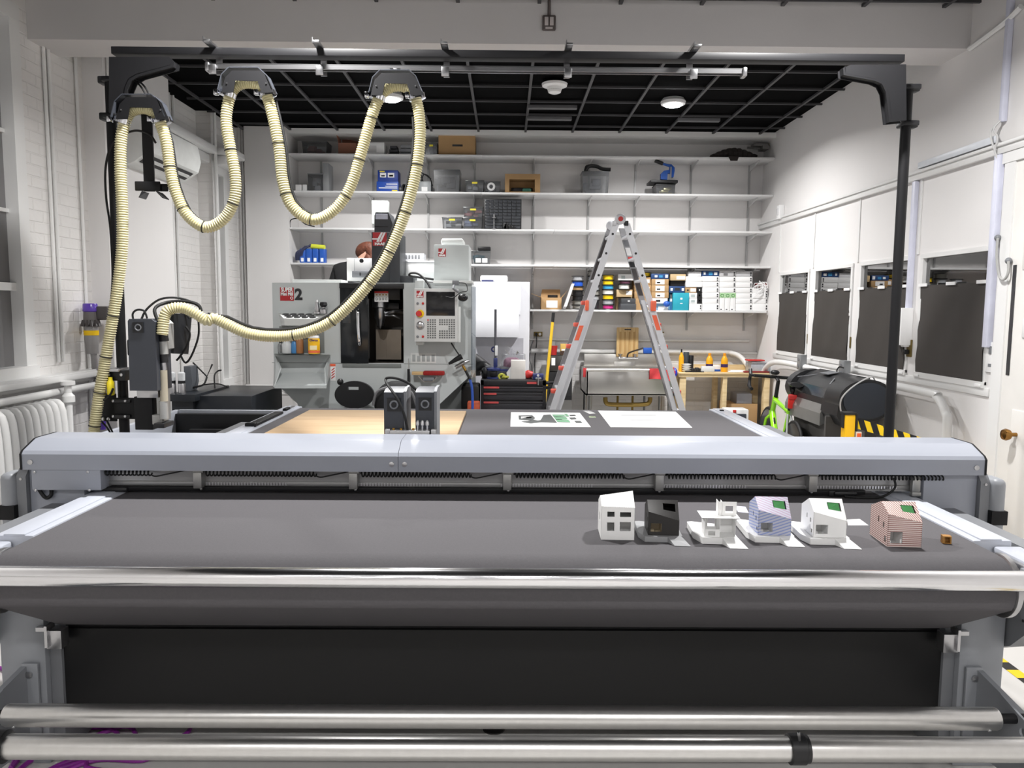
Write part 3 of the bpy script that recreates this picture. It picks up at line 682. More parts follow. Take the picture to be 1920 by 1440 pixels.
# open white model: base, ground floor, slab, tower
M = place(1321, 1006, -4, .022); t = thing('model_house', 'open white model house without outer walls, stacked floors and a small tower on top', 'model house', M.translation)
MB().prism([(-.008, -.012), (.06, -.012), (.075, 0), (.112, 0), (.112, .15), (-.012, .19), (-.03, .185), (-.03, .05)], 'z', 0, .022).tf(M).build('base', BASEW, t)
MB().add([(.058, -.012, .022), (.112, .0, .022), (.135, -.06, .0015), (.075, -.058, .0015), (.058, -.012, 0), (.112, .0, 0), (.135, -.06, 0), (.075, -.058, 0)], [(0, 3, 2, 1), (4, 5, 6, 7), (0, 4, 7, 3), (3, 7, 6, 2), (2, 6, 5, 1), (1, 5, 4, 0)]).tf(M).build('ramp', BASEW, t)
g = MB()
hpanel([(0, 0, .022), (.05, 0, .022), (.05, 0, .048), (0, 0, .048)], [(.012, .036, .004, .02)], .0012, g)
hpanel([(.0, .06, .022), (.106, .06, .022), (.106, .06, .088), (.0, .06, .088)], [(.02, .045, .02, .05)], .0012, g)
g.box(0, .0012, 0, .06, .022, .088).box(.05, .0515, 0, .06, .022, .088).box(.105, .106, .01, .06, .022, .088).box(.05, .106, .058, .06, .03, .05)
g.tf(M).build('ground_floor_walls', BASEW, t)
MB().box(-.012, .118, -.004, .09, .088, .0895).tf(M).build('slab', BASEW, t)
g = MB(); hpanel([(.05, .03, .0895), (.112, .03, .0895), (.112, .03, .138), (.05, .03, .138)], [(.024, .05, .010, .034)], .0012, g)
g.box(.05, .0512, .03, .07, .0895, .138).box(.062, .0632, .03, .06, .0895, .138).tf(M).build('tower', BASEW, t)
# wooden cube
M = place(1767, 1019, -15); t = thing('wooden_block', 'tiny hollow wooden cube at the right end of the belt', 'block', M.translation)
WB = wood_mat('small_wood', (188, 140, 70), (150, 104, 48), (8, 8, 40), 4)
MB().box(0, .028, 0, .025, 0, .003).box(0, .028, 0, .025, .023, .026).box(0, .006, 0, .025, .003, .023).box(.024, .028, 0, .025, .003, .023).box(0, .028, .021, .025, .003, .023).tf(M).build('cube_shell', WB, t)
MB().box(.008, .010, .006, .021, .003, .023).tf(M).build('divider', WB, t)

# ------------------------------------------------------------------ floor: hoses, tape
def floorpath(pxs, z=.012): return smooth_path([PZ(a, b, z) for a, b in pxs], 8)
PUR = mat('purple_hose_rubber', (132, 40, 140), 0.4, 0, 0.05)
m = MB().tube(floorpath([(-40, 1256), (12, 1258), (40, 1340), (60, 1372), (20, 1440), (60, 1400), (130, 1375), (180, 1364), (215, 1370), (222, 1384)]), .009, 8)
m.tube(floorpath([(10, 1470), (60, 1425), (130, 1400), (230, 1362), (255, 1380), (240, 1410), (150, 1430), (80, 1450)]), .009, 8)
m.tube(floorpath([(100, 1455), (180, 1425), (270, 1425), (300, 1400), (350, 1375), (358, 1355)]), .009, 8)
m.tube(floorpath([(30, 1480), (110, 1435), (165, 1420), (165, 1440), (240, 1450)]), .009, 8)
one(m, 'air_hose', PUR, 'purple rubber air hose tangled on the floor at lower left', 'hose')
c = PZ(926, 1367, 0); one(MB().lathe([(.045, 0), (.045, .004), (.03, .006)], c, (0, 0, 1), 24), 'floor_plug', mat('plug_black', (50, 48, 48), 0.5), 'small round black plug in the floor under the table', 'floor plug')
a, b = PZ(1868, 1242, .001), PZ(1935, 1292, .001)
d = (b - a).normalized(); nv = Vector((d.y, -d.x, 0))
if nv.y > 0: nv = -nv
tp = thing('floor_tape', 'yellow and black striped tape on the floor at lower right', 'tape', a)
a = a - d * .8; q = [a, a + d * 2.2, a + d * 2.2 + nv * .06, a + nv * .06]
MB().slab(q, .0012).build('tape', stripe_mat('hazard_floor', (34, 33, 33), (240, 200, 30), .16, (d.x, d.y, 0), .5), tp)
# ------------------------------------------------------------------ overhead hose gallows
YO = 4.28
O = thing('hose_gallows', 'tall black steel frame arching over the cutting table to carry the dust hose', 'overhead frame', (0, YO, 0))
a = P(208, 100, 4.24).x; b = P(1697, 110, 4.24).x
MB().box(a, b, 4.24, 4.32, 3.02, 3.058, .003).build('crossbeam', BLACKM, O)
for s, x in ((-1, -2.135), (1, 2.16)):
    MB().cyl((x, 4.30, 0), (x, 4.30, 2.9), .027, n=20).build('post', BLACKM, O)
    MB().cyl((x + s * .03, 4.335, 2.2), (x + s * .03, 4.335, 2.93), .016, n=14).build('post_tube', BLACKM, O)
    for z in (2.90, 2.71):
        MB().box(x - .03, x + .055 * 1 if s > 0 else x + .03, 4.26, 4.35, z - .014, z + .014, .006).box(x + s * .01, x + s * .06, 4.28, 4.34, z - .02, z + .02, .008).build('post_clamp', BLACK, O)
    MB().box(x - .09, x + .09, 4.22, 4.38, 0, .012, .003).build('foot_plate', BLACKM, O)
def pgon(pts, y): return [(P(px, py, y).x, P(px, py, y).z) for px, py in pts]
gr = [(1594, 122), (1698, 121), (1699, 226), (1667, 229), (1660, 172), (1653, 158), (1640, 152), (1581, 141), (1580, 128)]
gl = [(318, 107), (205, 107), (205, 212), (232, 215), (240, 168), (247, 152), (262, 143), (326, 126), (327, 116)]
for pts in (gr, gl):
    poly = pgon(pts, 4.21)
    MB().prism(poly, 'y', 4.205, 4.212).prism(poly[:3] + poly[3:], 'y', 4.27, 4.277).build('gusset_plate', BLACKM, O)
    rim = [P(px, py, 4.24) for px, py in pts[3:]]
    m = MB()
    for u, v in zip(rim, rim[1:]): m.slab([u + Vector((0, -.035, 0)), v + Vector((0, -.035, 0)), v + Vector((0, .037, 0)), u + Vector((0, .037, 0))], .003)
    m.build('gusset_web', BLACK, O)
# bright C rail with its hangers
zr = P(1000, 132, 4.26).z; x0 = P(388, 126, 4.26).x; x1 = P(1398, 135, 4.26).x
MB().box(x0, x1, 4.235, 4.24, zr - .012, zr + .012).box(x0, x1, 4.275, 4.28, zr - .012, zr + .012).box(x0, x1, 4.235, 4.28, zr + .01, zr + .014).build('c_rail', STEEL, O)
for px in (390, 1396):
    c = P(px, 131, 4.24); MB().box(c.x - .012, c.x + .012, 4.225, 4.285, zr - .028, zr + .018, .006).build('rail_end_stop', STEEL, O)
for k, px in enumerate((400, 600, 835, 1065, 1300)):
    c = P(px, 130, 4.24)
    MB().box(c.x - .018, c.x + .018, 4.15, 4.40, 3.058, 3.07, .002).box(c.x - .018, c.x - .014, 4.15, 4.40, 3.058, 3.085).box(c.x - .016, c.x + .016, 4.325, 4.335, zr - .02, 3.07).box(c.x - .02, c.x + .02, 4.222, 4.232, zr - .045, zr + .005, .004).build('rail_hanger', STEEL, O)

# ------------------------------------------------------------------ hose saddles
def saddle(cx, ty, label, drop=False):
    t = thing('hose_saddle', label, 'hose trolley', P(cx, ty + 45, 4.2))
    pts = [(-50, 42), (-43, 14), (-30, 1), (24, 1), (36, 12), (49, 42), (25, 43), (18, 21), (-24, 20), (-28, 42)]
    poly = pgon([(cx + u, ty + v) for u, v in pts], 4.15)
    MB().prism(poly, 'y', 4.150, 4.155).build('front_plate', HEADG if False else BLACKM, t, angle=25)
    sh = MB(); o = [P(cx + u, ty + v, 4.2) for u, v in pts[:6]]
    for u, v in zip(o, o[1:]): sh.slab([u + Vector((0, -.05, 0)), v + Vector((0, -.05, 0)), v + Vector((0, .05, 0)), u + Vector((0, .05, 0))], .004)
    sh.build('shell', HEADG, t, angle=25)
    for (u, v, tilt) in ((-38, 46, -.30), (37, 46, .24)):
        c = P(cx + u, ty + v, 4.2); ax = Vector((tilt, 0, -1))
        MB().lathe([(.033, -.015), (.044, -.013), (.044, .013), (.033, .015)], c, ax, 24).box(c.x - .058, c.x - .036, 4.15, 4.18, c.z - .014, c.z + .014, .003).build('hose_clamp', CHROME, t)
    for u in (34, -40):
        c = P(cx + u, ty + 25, 4.148); MB().lathe([(.004, 0), (.004, .004)], (c.x, 4.15, c.z), (0, -1, 0), 8).build('rivet', STEEL, t)
    if drop:
        c = R(cx + 1, ty + 30, cx + 21, ty + 178, 4.25)
        MB().box(c[0], c[1], 4.245, 4.255, c[2], c[3]).build('drop_bar', BLACKM, t)
        e = R(cx - 14, ty + 159, cx + 34, ty + 177, 4.23)
        MB().box(e[0], e[1], 4.225, 4.235, e[2], e[3], .006).box(e[1] - .03, e[1] + .035, 4.24, 4.25, e[2], e[3] - .01, .006).build('foot_plate', BLACKM, t)
        for u0, u1 in ((0, -6), (26, 38)):
            p = P(cx + u0, ty + 177, 4.2); q = P(cx + u1, ty + 189, 4.15)
            MB().slab([p, p + Vector((0, .08, .0)), q + Vector((0, .08, 0)), q], .004).build('splayed_tab', BLACKM, t)
    else:
        c = P(cx - 2, ty - 2, 4.24); MB().box(c.x - .03, c.x + .03, 4.2, 4.28, c.z - .012, zr - .012, .003).cyl((c.x - .02, 4.2, zr - .02), (c.x - .02, 4.3, zr - .02), .012, n=12).cyl((c.x + .02, 4.2, zr - .02), (c.x + .02, 4.3, zr - .02), .012, n=12).build('trolley_wheels', STEEL, t)
saddle(267, 181, 'black hose saddle lowest and leftmost of three, with a flat bar hanging below', True)
saddle(465, 131, 'black hose saddle on the rail, middle of the three')
saddle(745, 136, 'black hose saddle on the rail, rightmost of three, before a bright lamp')

# ------------------------------------------------------------------ dust hose
HM = mat('ribbed_hose', (206, 198, 158), 0.42, 0, 0.03, 30, spec=.6)
hp = [(174, 860), (176, 815), (184, 752), (195, 690), (209, 610), (222, 530), (229, 460), (229, 390), (226, 320), (227, 262), (236, 226),
      (248, 208), (268, 203), (288, 210), (301, 232), (312, 268), (319, 318), (330, 362), (350, 402), (384, 426), (418, 412), (439, 376), (441, 330),
      (432, 280), (424, 225), (432, 178), (446, 160), (466, 155), (488, 161), (500, 178), (513, 225), (524, 285), (530, 340), (546, 385), (584, 412),
      (624, 396), (655, 355), (676, 292), (696, 222), (711, 184), (726, 167), (746, 161), (768, 167), (780, 186), (788, 236), (784, 300), (770, 366),
      (748, 432), (716, 498), (672, 556), (622, 602), (572, 624), (520, 631), (468, 626), (425, 608), (402, 597), (388, 601), (370, 590), (345, 578), (322, 579), (309, 592), (304, 628)]
ys = [4.2] * len(hp)
for i in range(len(hp)):
    if i >= len(hp) - 9: ys[i] = 4.2 - .10 * (i - (len(hp) - 9)) / 8
path = smooth_path([P(px, py, y) for (px, py), y in zip(hp, ys)], 10)
fine = resample(path, .0032)
rad = []
for i in range(len(fine)): rad.append((.0308, .0286, .0238, .0286)[i % 4])
base = fine[0].copy(); base.z = .86
H_ = thing('dust_hose', 'long cream ribbed dust hose looping over three black saddles above the table', 'hose', base)
MB().tube(fine, rad, 16).build('ribbed_tube', HM, H_, angle=80)
L = len(fine)
def near(px, py):
    q = P(px, py, 4.2); return min(range(L), key=lambda i: (fine[i] - q).length)
def tan(i): return (fine[min(i + 3, L - 1)] - fine[max(i - 3, 0)]).normalized()
for (px, py) in ((315, 313), (335, 395), (382, 425), (438, 382), (422, 283), (513, 270), (543, 362), (584, 412), (649, 368), (674, 300), (694, 220), (786, 310), (760, 398), (735, 474), (697, 534), (622, 602), (551, 628), (196, 668), (205, 590), (183, 735), (176, 798)):
    i = near(px, py); MB().torus(fine[i], tan(i), .0305, .0028, 20, 6).build('cable_tie', BLACK, H_)
def along(i0, i1, du, dw, step=24):
    out = []
    for i in range(i0, i1, step):
        t = tan(i); side = Vector((t.z, 0, -t.x)); 
        if side.length < 1e-3: side = Vector((1, 0, 0))
        side.normalize(); out.append(fine[i] + side * du + Vector((0, dw, 0)))
    return out
iA, iB = near(790, 215), near(372, 592)
MB().tube(along(iA, iB, .036, .02), .008, 8).build('bundled_cable', RUBBER, H_)
MB().tube(along(iA + 60, iB - 300, .034, .034), .006, 8).build('bundled_cable', RUBBER, H_)
iA, iB = near(506, 190), near(711, 188)
MB().tube(along(iA, iB, -.036 if False else -.030, .03), .007, 8).build('bundled_cable', RUBBER, H_)
iA, iB = near(303, 240), near(440, 330)
MB().tube(along(iA, iB, -.02, .034), .006, 8).build('bundled_cable', RUBBER, H_)
MB().tube(smooth_path([P(298, 606, 4.12), P(290, 580, 4.14), P(310, 568, 4.2), P(345, 565, 4.22), P(372, 572, 4.22), P(378, 590, 4.22)], 6), .009, 8).build('bundled_cable', RUBBER, H_)
# thin loop of cable on the left post and two leads from the gusset
one(MB().tube(smooth_path([P(292, 268, 4.22), P(280, 252, 4.22), P(255, 245, 4.22), (P(228, 254, 4.22)), P(208, 275, 4.22), P(198, 315, 4.23), P(199, 370, 4.24), P(207, 430, 4.25), P(211, 520, 4.26), P(206, 600, 4.255), P(211, 640, 4.26)], 8), .006, 8), 'power_cable', RUBBER, 'thin black cable arching out beside the left post from hose to post', 'cable')
m = MB()
for d in (0, 7): m.tube(smooth_path([P(246 + d, 146, 4.25), P(262 + d, 160, 4.25), P(273 + d, 178, 4.24), P(280 + d, 205, 4.235), P(287 + d, 228, 4.23)], 6), .005, 8)
one(m, 'twin_cable', RUBBER, 'pair of black leads running from left corner gusset down to lowest saddle', 'cable')

# ------------------------------------------------------------------ spare tool dock on the left post
D = thing('tool_dock', 'black bracket clamped low on the left post holding a grey tool head', 'bracket', P(240, 800, 4.25))
def pbox(px0, py0, px1, py1, y, dep, b=.003):
    r = R(px0, py0, px1, py1, y); return MB().box(r[0], r[1], y, y + dep, r[2], r[3], b)
pbox(252, 744, 286, 806, 4.16, .14).build('dock_plate', BLACKM, D)
pbox(185, 738, 218, 790, 4.30, .01).build('back_plate', BLACKM, D)
pbox(214, 746, 256, 786, 4.24, .01).build('link_plate', BLACKM, D)
for y in (752, 781): 
    pbox(209, y - 3, 244, y + 3, 4.225, .09).build('post_clamp', BLACK, D)
    for x in (211, 234): 
        c = P(x, y, 4.22); MB().lathe([(.007, 0), (.007, .004), (.003, .006)], (c.x, 4.226, c.z), (0, -1, 0), 10).build('clamp_bolt', STEEL, D)
pbox(196, 695, 235, 714, 4.23, .10).build('upper_clamp', BLACK, D)
pbox(190, 691, 222, 697, 4.2, .12).build('manifold', STEEL, D)
for x in (202, 226):
    c = P(x, 703, 4.22); MB().lathe([(.009, 0), (.009, .004), (.004, .006)], (c.x, 4.23, c.z), (0, -1, 0), 10).build('clamp_bolt', STEEL, D)
for x in (193, 203):
    c = P(x, 786, 4.29); MB().lathe([(.010, 0), (.010, .01), (.004, .012)], (c.x, 4.30, c.z), (0, -1, 0), 10).build('air_fitting', STEEL, D)
YG = mat('yellow_bowl', (225, 205, 40), 0.2, 0, 0.05)
for x in (190, 207):
    c = P(x, 712, 4.21); r = P(x, 731, 4.21)
    MB().lathe([(.012, 0), (.02, .006), (.02, .07), (.012, .085), (.012, .1)], (c.x, 4.21, r.z - .03), (0, 0, 1), 16).build('filter_bowl', YG, D)
MB().tube(smooth_path([P(212, 728, 4.2), P(208, 738, 4.19), P(200, 748, 4.19), P(194, 750, 4.2)], 6), .006, 8).build('air_hose', RUBBER, D)
MB().tube(smooth_path([P(200, 788, 4.29), P(206, 800, 4.28), P(212, 815, 4.27), P(214, 840, 4.27)], 6), .005, 8).tube(smooth_path([P(190, 790, 4.29), P(203, 805, 4.28), P(216, 830, 4.27), P(218, 850, 4.27)], 6), .005, 8).build('lead', RUBBER, D)
S = thing('spare_tool_head', 'grey router head with a fan parked on the dock at left post', 'tool head', P(275, 760, 4.2))
r = R(244, 598, 300, 732, 4.1)
hd = MB().prism([(4.08, r[2]), (4.08, r[3] - .004), (4.10, r[3] + .004), (4.26, r[3] + .004), (4.26, r[2])], 'x', r[0], r[1] - .04)
w = MB(); zt = r[3]; w.prism([(r[0], r[2]), (r[0] + .004, zt - .012), (r[0] + .012, zt), (r[1] - .03, zt), (r[1] - .012, zt - .015), (r[1] - .012, r[2])], 'y', 4.08, 4.26)
hd = w.build('head_cover', HEADG, S, angle=25)
c = P(259, 614, 4.078); q = .028
fn = MB().panel([(c.x - q, c.z - q), (c.x + q, c.z - q), (c.x + q, c.z + q), (c.x - q, c.z + q)], [[(c.x + q * .75 * math.cos(k * PI / 12), c.z + q * .75 * math.sin(k * PI / 12)) for k in range(24)]], 'y', 4.074, 4.0795).build('fan', BLACK, hd)
MB().torus((c.x, 4.077, c.z), (0, 1, 0), q * .55, q * .15, 20, 6).build('fan_ring', GREYP, fn)
MB().lathe([(q * .3, 0), (q * .3, .002)], (c.x, 4.079, c.z), (0, -1, 0), 14).build('fan_hub', BLACK, fn)
LG = mat('cast_grey', (168, 168, 166), 0.4, .4, 0.05)
r = R(287, 600, 305, 662, 4.13); MB().prism([(r[0], r[2]), (r[1], r[2] + .02), (r[1], r[3] - .02), (r[1] - .02, r[3]), (r[0], r[3])], 'y', 4.13, 4.27).build('side_cover', LG, S)
pbox(292, 655, 305, 790, 4.15, .09).build('guide_rail', LG, S)
pbox(256, 728, 296, 746, 4.12, .10).build('lower_block', STEEL, S)
pbox(285, 778, 303, 796, 4.14, .09).build('nose_block', LG, S)
pbox(288, 794, 308, 803, 4.10, .12).build('foot', BLACK, S)
a = P(306, 632, 4.12)
for (y0, y1, rr, mm) in ((628, 640, .024, BLACK), (640, 664, .022, LG), (664, 680, .021, BLACK), (680, 694, .015, STEEL), (694, 752, .020, mat('tan_tube', (172, 164, 146), 0.45)), (752, 785, .022, LG)):
    u = P(306, y0, 4.14); v = P(308, y1, 4.14); MB().cyl(u, v, rr, n=18).build('suction_pipe', mm, S)
MB().tube(smooth_path([P(250, 600, 4.15), P(249, 588, 4.15), P(257, 581, 4.15), P(270, 583, 4.15), P(276, 597, 4.15)], 6), .0055, 8).build('cable_loop', RUBBER, S)
MB().tube(smooth_path([P(265, 599, 4.17), P(275, 580, 4.18), P(298, 562, 4.2), P(325, 558, 4.22), P(352, 563, 4.25), P(372, 574, 4.26)], 6), .006, 8).build('cable_loop', RUBBER, S)
pbox(237, 636, 246, 668, 4.14, .06, .012).build('connector', RUBBER, S)
# black box behind the head
B_ = thing('control_box', 'black metal box with dangling leads behind the parked tool head', 'control box', P(336, 662, 4.45))
p4 = [P(313, 585, 4.4), P(348, 587, 4.5), P(341, 663, 4.5), P(313, 662, 4.4)]
MB().slab([p4[3], p4[2], p4[1], p4[0]], .05).build('case', mat('box_black', (36, 38, 42), 0.4), B_)
u = R(316, 583, 336, 588, 4.39); MB().box(u[0], u[1], 4.39, 4.395, u[2], u[3]).build('label_strip', PAPER, B_)
for pts in (([348, 588], [356, 597]), ([348, 612], [356, 625], [352, 645], [340, 665], [331, 676]), ([372, 600], [372, 630], [360, 665], [348, 680], [338, 665])):
    MB().tube(smooth_path([P(p[0], p[1], 4.44) for p in pts], 6), .006, 8).build('lead', RUBBER, B_)

# ------------------------------------------------------------------ stick vacuum on the pier, behind the hose
V = thing('stick_vacuum', 'cordless stick vacuum with purple top hanging on left wall behind the hose', 'vacuum cleaner', P(173, 810, 5.7))
c = P(172, 640, 5.75); z = lambda py: P(172, py, 5.75).z
PURP = mat('purple_gloss', (88, 62, 160), 0.25, 0, 0.04)
MB().lathe([(.045, z(585)), (.052, z(583)), (.05, z(571)), (.044, z(569))], (c.x, 5.75, 0), (0, 0, 1), 24).build('filter_cap', PURP, V)
MB().lathe([(.055, z(606)), (.05, z(598)), (.046, z(585))], (c.x, 5.75, 0), (0, 0, 1), 24).build('motor_housing', mat('smoke_grey', (96, 92, 92), 0.35), V)
cy = MB()
for k in range(12):
    a = k * PI / 6; cy.cyl((c.x + .058 * math.cos(a), 5.75 + .058 * math.sin(a), z(612)), (c.x + .05 * math.cos(a), 5.75 + .05 * math.sin(a), z(600)), .014, .008, 8)
cy.build('cyclone_cones', mat('smoke_dark', (70, 66, 66), 0.3), V)
MB().lathe([(.044, z(663)), (.048, z(640)), (.05, z(612))], (c.x, 5.75, 0), (0, 0, 1), 24).build('dust_bin', mat('smoke_bin', (150, 148, 148), 0.25), V)
for y0, y1 in ((629, 623), (624, 619)): MB().lathe([(.051, z(y0) + .002), (.052, z(y1) - .002)], (c.x, 5.75, 0), (0, 0, 1), 24).build('warning_band', YELLOW, V)
MB().box(c.x + .04, c.x + .13, 5.74, 5.80, z(600), z(574), .012).build('battery_grip', mat('smoke_dark', (70, 66, 66)), V)
MB().cyl((c.x + .01, 5.75, z(663)), (c.x + .02, 5.76, z(720)), .022, n=14).build('bin_release', mat('smoke_bin', (150, 148, 148)), V)
q = P(190, 806, 5.7); MB().cyl((q.x - .01, 5.72, q.z), (P(186, 700, 5.7).x, 5.74, z(690)), .03, n=16).build('wand', PURP, V)

# ------------------------------------------------------------------ radiator and its pipe
RAD = thing('radiator', 'white cast-iron column radiator under the left window', 'radiator', (-2.98, 4.4, 0))
for i in range(26):
    y = 5.10 - i * .075
    s_ = MB().tube(smooth_path([(-3.06, y, .10), (-3.065, y, .6), (-3.055, y, 1.0), (-3.0, y, 1.055), (-2.94, y, 1.0), (-2.925, y, .6), (-2.93, y, .10)], 4), .026, 10)
    s_.box(-3.06, -2.93, y - .02, y + .02, .08, .14, .015); s_.build('section', WHITE2, RAD)
MB().cyl((-2.99, 3.2, .14), (-2.99, 5.2, .14), .02).cyl((-2.99, 3.2, .98), (-2.99, 5.2, .98), .02).build('connecting_pipe', WHITE2, RAD)
c = PX(124, 745, -2.95)
MB().cyl((-2.95, 5.2, .14), (-2.95, 5.2, 1.06), .022, n=14).lathe([(.025, 0), (.04, .01), (.04, .05), (.022, .07), (.022, .12), (.045, .125), (.045, .15), (.02, .155)], (-2.95, 5.2, 1.04), (0, 0, 1), 16).build('valve', WHITE2, RAD)
m = MB()
for (p0, p1, x, rr) in (((0, 735), (160, 696), -3.04, .03), ((0, 755), (160, 725), -3.02, .024)):
    u, v = PX(p0[0], p0[1], x), PX(p1[0], p1[1], x); zz = (u.z + v.z) / 2; m.cyl((x, 2.5, zz), (x, 5.9, zz), rr, n=14)
one(m, 'wall_pipes', WHITE2, 'two white horizontal pipes along the left wall above the radiator', 'pipe')
# radiator pipes beneath far-left pier
m = MB()
for (za, xa) in ((.78, -2.4), (.70, -2.33)):
    m.tube(smooth_path([(-3.0, 8.9, za), (-2.6, 8.88, za), (xa, 8.7, za + .02), (xa + .02, 8.3, za + .05), (xa + .12, 8.05, za + .04)], 6), .022, 10)
one(m, 'floor_pipes', WHITE2, 'white bent pipes low behind the far end of the table beside the mill', 'pipe')

# ------------------------------------------------------------------ split air conditioner
A = thing('air_conditioner', 'white wall air conditioner high on the left pier behind the hose', 'air conditioner', (-2.9, 6.5, 2.78))
pr = [(-3.0, 2.86), (-3.0, 3.17), (-2.86, 3.17), (-2.80, 3.13), (-2.775, 2.99), (-2.80, 2.90), (-2.92, 2.82)]
MB().prism(pr, 'y', 6.2, 7.18).build('case', mat('ac_white', (226, 228, 226), 0.3), A, angle=30)
MB().prism([(-2.905, 2.828), (-2.825, 2.8815), (-2.823, 2.8785), (-2.903, 2.825)], 'y', 6.26, 7.12).build('air_slot', mat('slot_dark', (40, 40, 40), .5), A)
MB().prism([(-2.868, 2.846), (-2.846, 2.861), (-2.840, 2.852), (-2.862, 2.837)], 'y', 6.3, 7.08).build('louver', mat('ac_white', (226, 228, 226)), A)
MB().prism([(-3.0, 2.79), (-3.0, 2.86), (-2.92, 2.82)], 'y', 6.2, 7.18).build('lower_cover', mat('ac_white', (226, 228, 226)), A)

# ------------------------------------------------------------------ black equipment left of the mill
K = thing('black_cabinet', 'low black cabinet with cables on top in the left corner', 'cabinet', P(415, 765, 6.9) * 1)
a, b = P(362, 745, 6.6), P(472, 745, 6.6); zt = P(415, 742, 6.6).z
BCAB = mat('cabinet_black', (34, 37, 42), 0.35, 0, 0.05)
MB().box(a.x, b.x, 6.6, 7.5, .3, zt, .01).build('case', BCAB, K)
a2, b2 = P(312, 733, 6.5), P(366, 733, 6.5)
MB().box(a2.x, b2.x, 6.5, 7.3, zt - .04, zt + .02, .004).build('side_shelf', BCAB, K)
MB().box(a2.x + .02, a2.x + .2, 6.55, 6.75, .3, zt - .04).build('shelf_leg', BCAB, K)
one(MB().tube(smooth_path([P(360, 727, 6.8), P(385, 721, 6.9), P(410, 720, 6.9), P(425, 725, 6.8)], 6) , .006, 6).tube([P(362, 680, 6.9), P(388, 706, 6.85), P(398, 683, 6.9)], .008, 6).tube(smooth_path([P(388, 707, 6.85), P(380, 722, 6.8), P(352, 728, 6.8)], 5), .008, 6).tube(smooth_path([P(403, 728, 6.8), P(402, 705, 6.85), P(408, 696, 6.9), P(415, 694, 6.9)], 5), .007, 6), 'loose_cables', RUBBER, 'tangle of black cables standing up from the low black cabinet', 'cable')
for k, (px, w, l) in enumerate(((322, 8, 'left glass jar with metal base on the black side shelf'), (341, 7, 'right glass jar with metal base on the black side shelf'))):
    c = P(px, 728, 6.62); u = P(px + w, 728, 6.62).x - c.x
    j = thing('glass_jar', l, 'jar', (c.x, 6.62, zt + .021), 'glass jars')
    MB().lathe([(u, 0), (u, .075), (u * .95, .08)], (c.x, 6.62, zt + .021), (0, 0, 1), 20).build('metal_base', STEEL, j)
    MB().lathe([(u * .92, .08), (u * .92, .105)], (c.x, 6.62, zt + .021), (0, 0, 1), 20).build('dark_band', BLACK, j)
    MB().lathe([(u * .9, .106), (u * .95, .17), (u * .5, .18)], (c.x, 6.62, zt + .021), (0, 0, 1), 20).build('glass_body', mat('jar_glass', (205, 208, 210), 0.1, 0, 0.02), j)
c = R(345, 687, 360, 726, 6.75); one(MB().prism([(c[0], zt + .022), (c[1] - .02, zt + .022), (c[1], zt + .1), (c[1] - .01, c[3]), (c[0], c[3])], 'y', 6.75, 6.9), 'grey_bin', mat('bin_grey', (88, 92, 98), 0.5), 'small dark grey bin beside the glass jars on black side shelf', 'bin')
# ------------------------------------------------------------------ enclosed milling machine
YM = 7.15
MGR = mat('mill_enamel', (192, 197, 197), 0.38, 0, 0.015, 2)
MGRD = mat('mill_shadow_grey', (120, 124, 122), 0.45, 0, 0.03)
MLT = mat('mill_light', (212, 214, 212), 0.4, 0, 0.02)
MDARK = mat('mill_charcoal', (56, 58, 62), 0.42, 0, 0.04)
INT = mat('mill_interior', (74, 70, 66), 0.5, 0.2, 0.1)
DGL = mat('smoked_panel', (34, 36, 38), 0.12, 0, 0.05)
K = thing('milling_machine', 'large grey enclosed milling machine with red logos behind the table', 'milling machine', P(700, 765, 7.5) * Vector((1,)) [0] if False else (-1.23, 7.5, 0))
def mp(px, py, y=YM): v = P(px, py, y); return (v.x, v.z)
outer = [mp(510, 530), mp(885, 530), mp(886, 700), mp(822, 760), mp(815, 800), mp(560, 800), mp(558, 757), mp(514, 716)]
hole = [mp(638, 534), mp(756, 534), mp(757, 681), mp(640, 681)]
MB().panel(outer, [hole], 'y', YM, YM + .03).build('front_shell', MGR, K, angle=20)
x0, x1 = outer[0][0], outer[1][0]; zt = outer[0][1]
MB().box(x0, x1, YM + .03, 8.05, zt - .03, zt).box(x0, x0 + .03, YM + .03, 8.05, 1.05, zt - .03).box(x1 - .03, x1, YM + .03, 8.05, 1.05, zt - .03).box(x0, x1, 8.05, 8.08, .2, zt).build('enclosure', MGR, K)
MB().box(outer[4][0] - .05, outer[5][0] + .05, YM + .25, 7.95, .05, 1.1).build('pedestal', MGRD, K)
hx0, hx1, hz0, hz1 = hole[0][0], hole[1][0], hole[2][1], hole[0][1]
MB().box(hx0 - .2, hx1 + .1, 7.75, 7.78, hz0 - .05, hz1).box(hx0 - .2, hx1 + .1, YM + .03, 7.75, hz0 - .05, hz0 - .02).box(hx1 + .07, hx1 + .1, YM + .03, 7.75, hz0, hz1).build('work_chamber', INT, K)
r = R(705, 618, 752, 674, 7.6); MB().box(r[0], r[1], 7.6, 7.62, r[2], r[3]).box(r[0] + .1, r[0] + .103, 7.595, 7.6, r[2], r[3]).build('way_cover', mat('way_steel', (150, 140, 128), 0.4, .6), K)
def rb(name, px0, py0, px1, py1, y, dep, m, par=None, b=.003): 
    r = R(px0, py0, px1, py1, y); return MB().box(r[0], r[1], y, y + dep, r[2], r[3], b).build(name, m, par or K)
dr = rb('sliding_door', 638, 534, 690, 681, YM - .015, .03, DGL)
MB().tube(smooth_path([P(671, 583, YM - .03), P(671, 585, YM - .07), P(672, 615, YM - .075), P(674, 643, YM - .07), P(674, 646, YM - .03)], 5), .016, 12).build('door_handle', CHROME, dr)
rb('door_edge', 685, 560, 692, 672, YM + .03, .01, mat('door_edge_grey', (70, 72, 74), .4), dr)
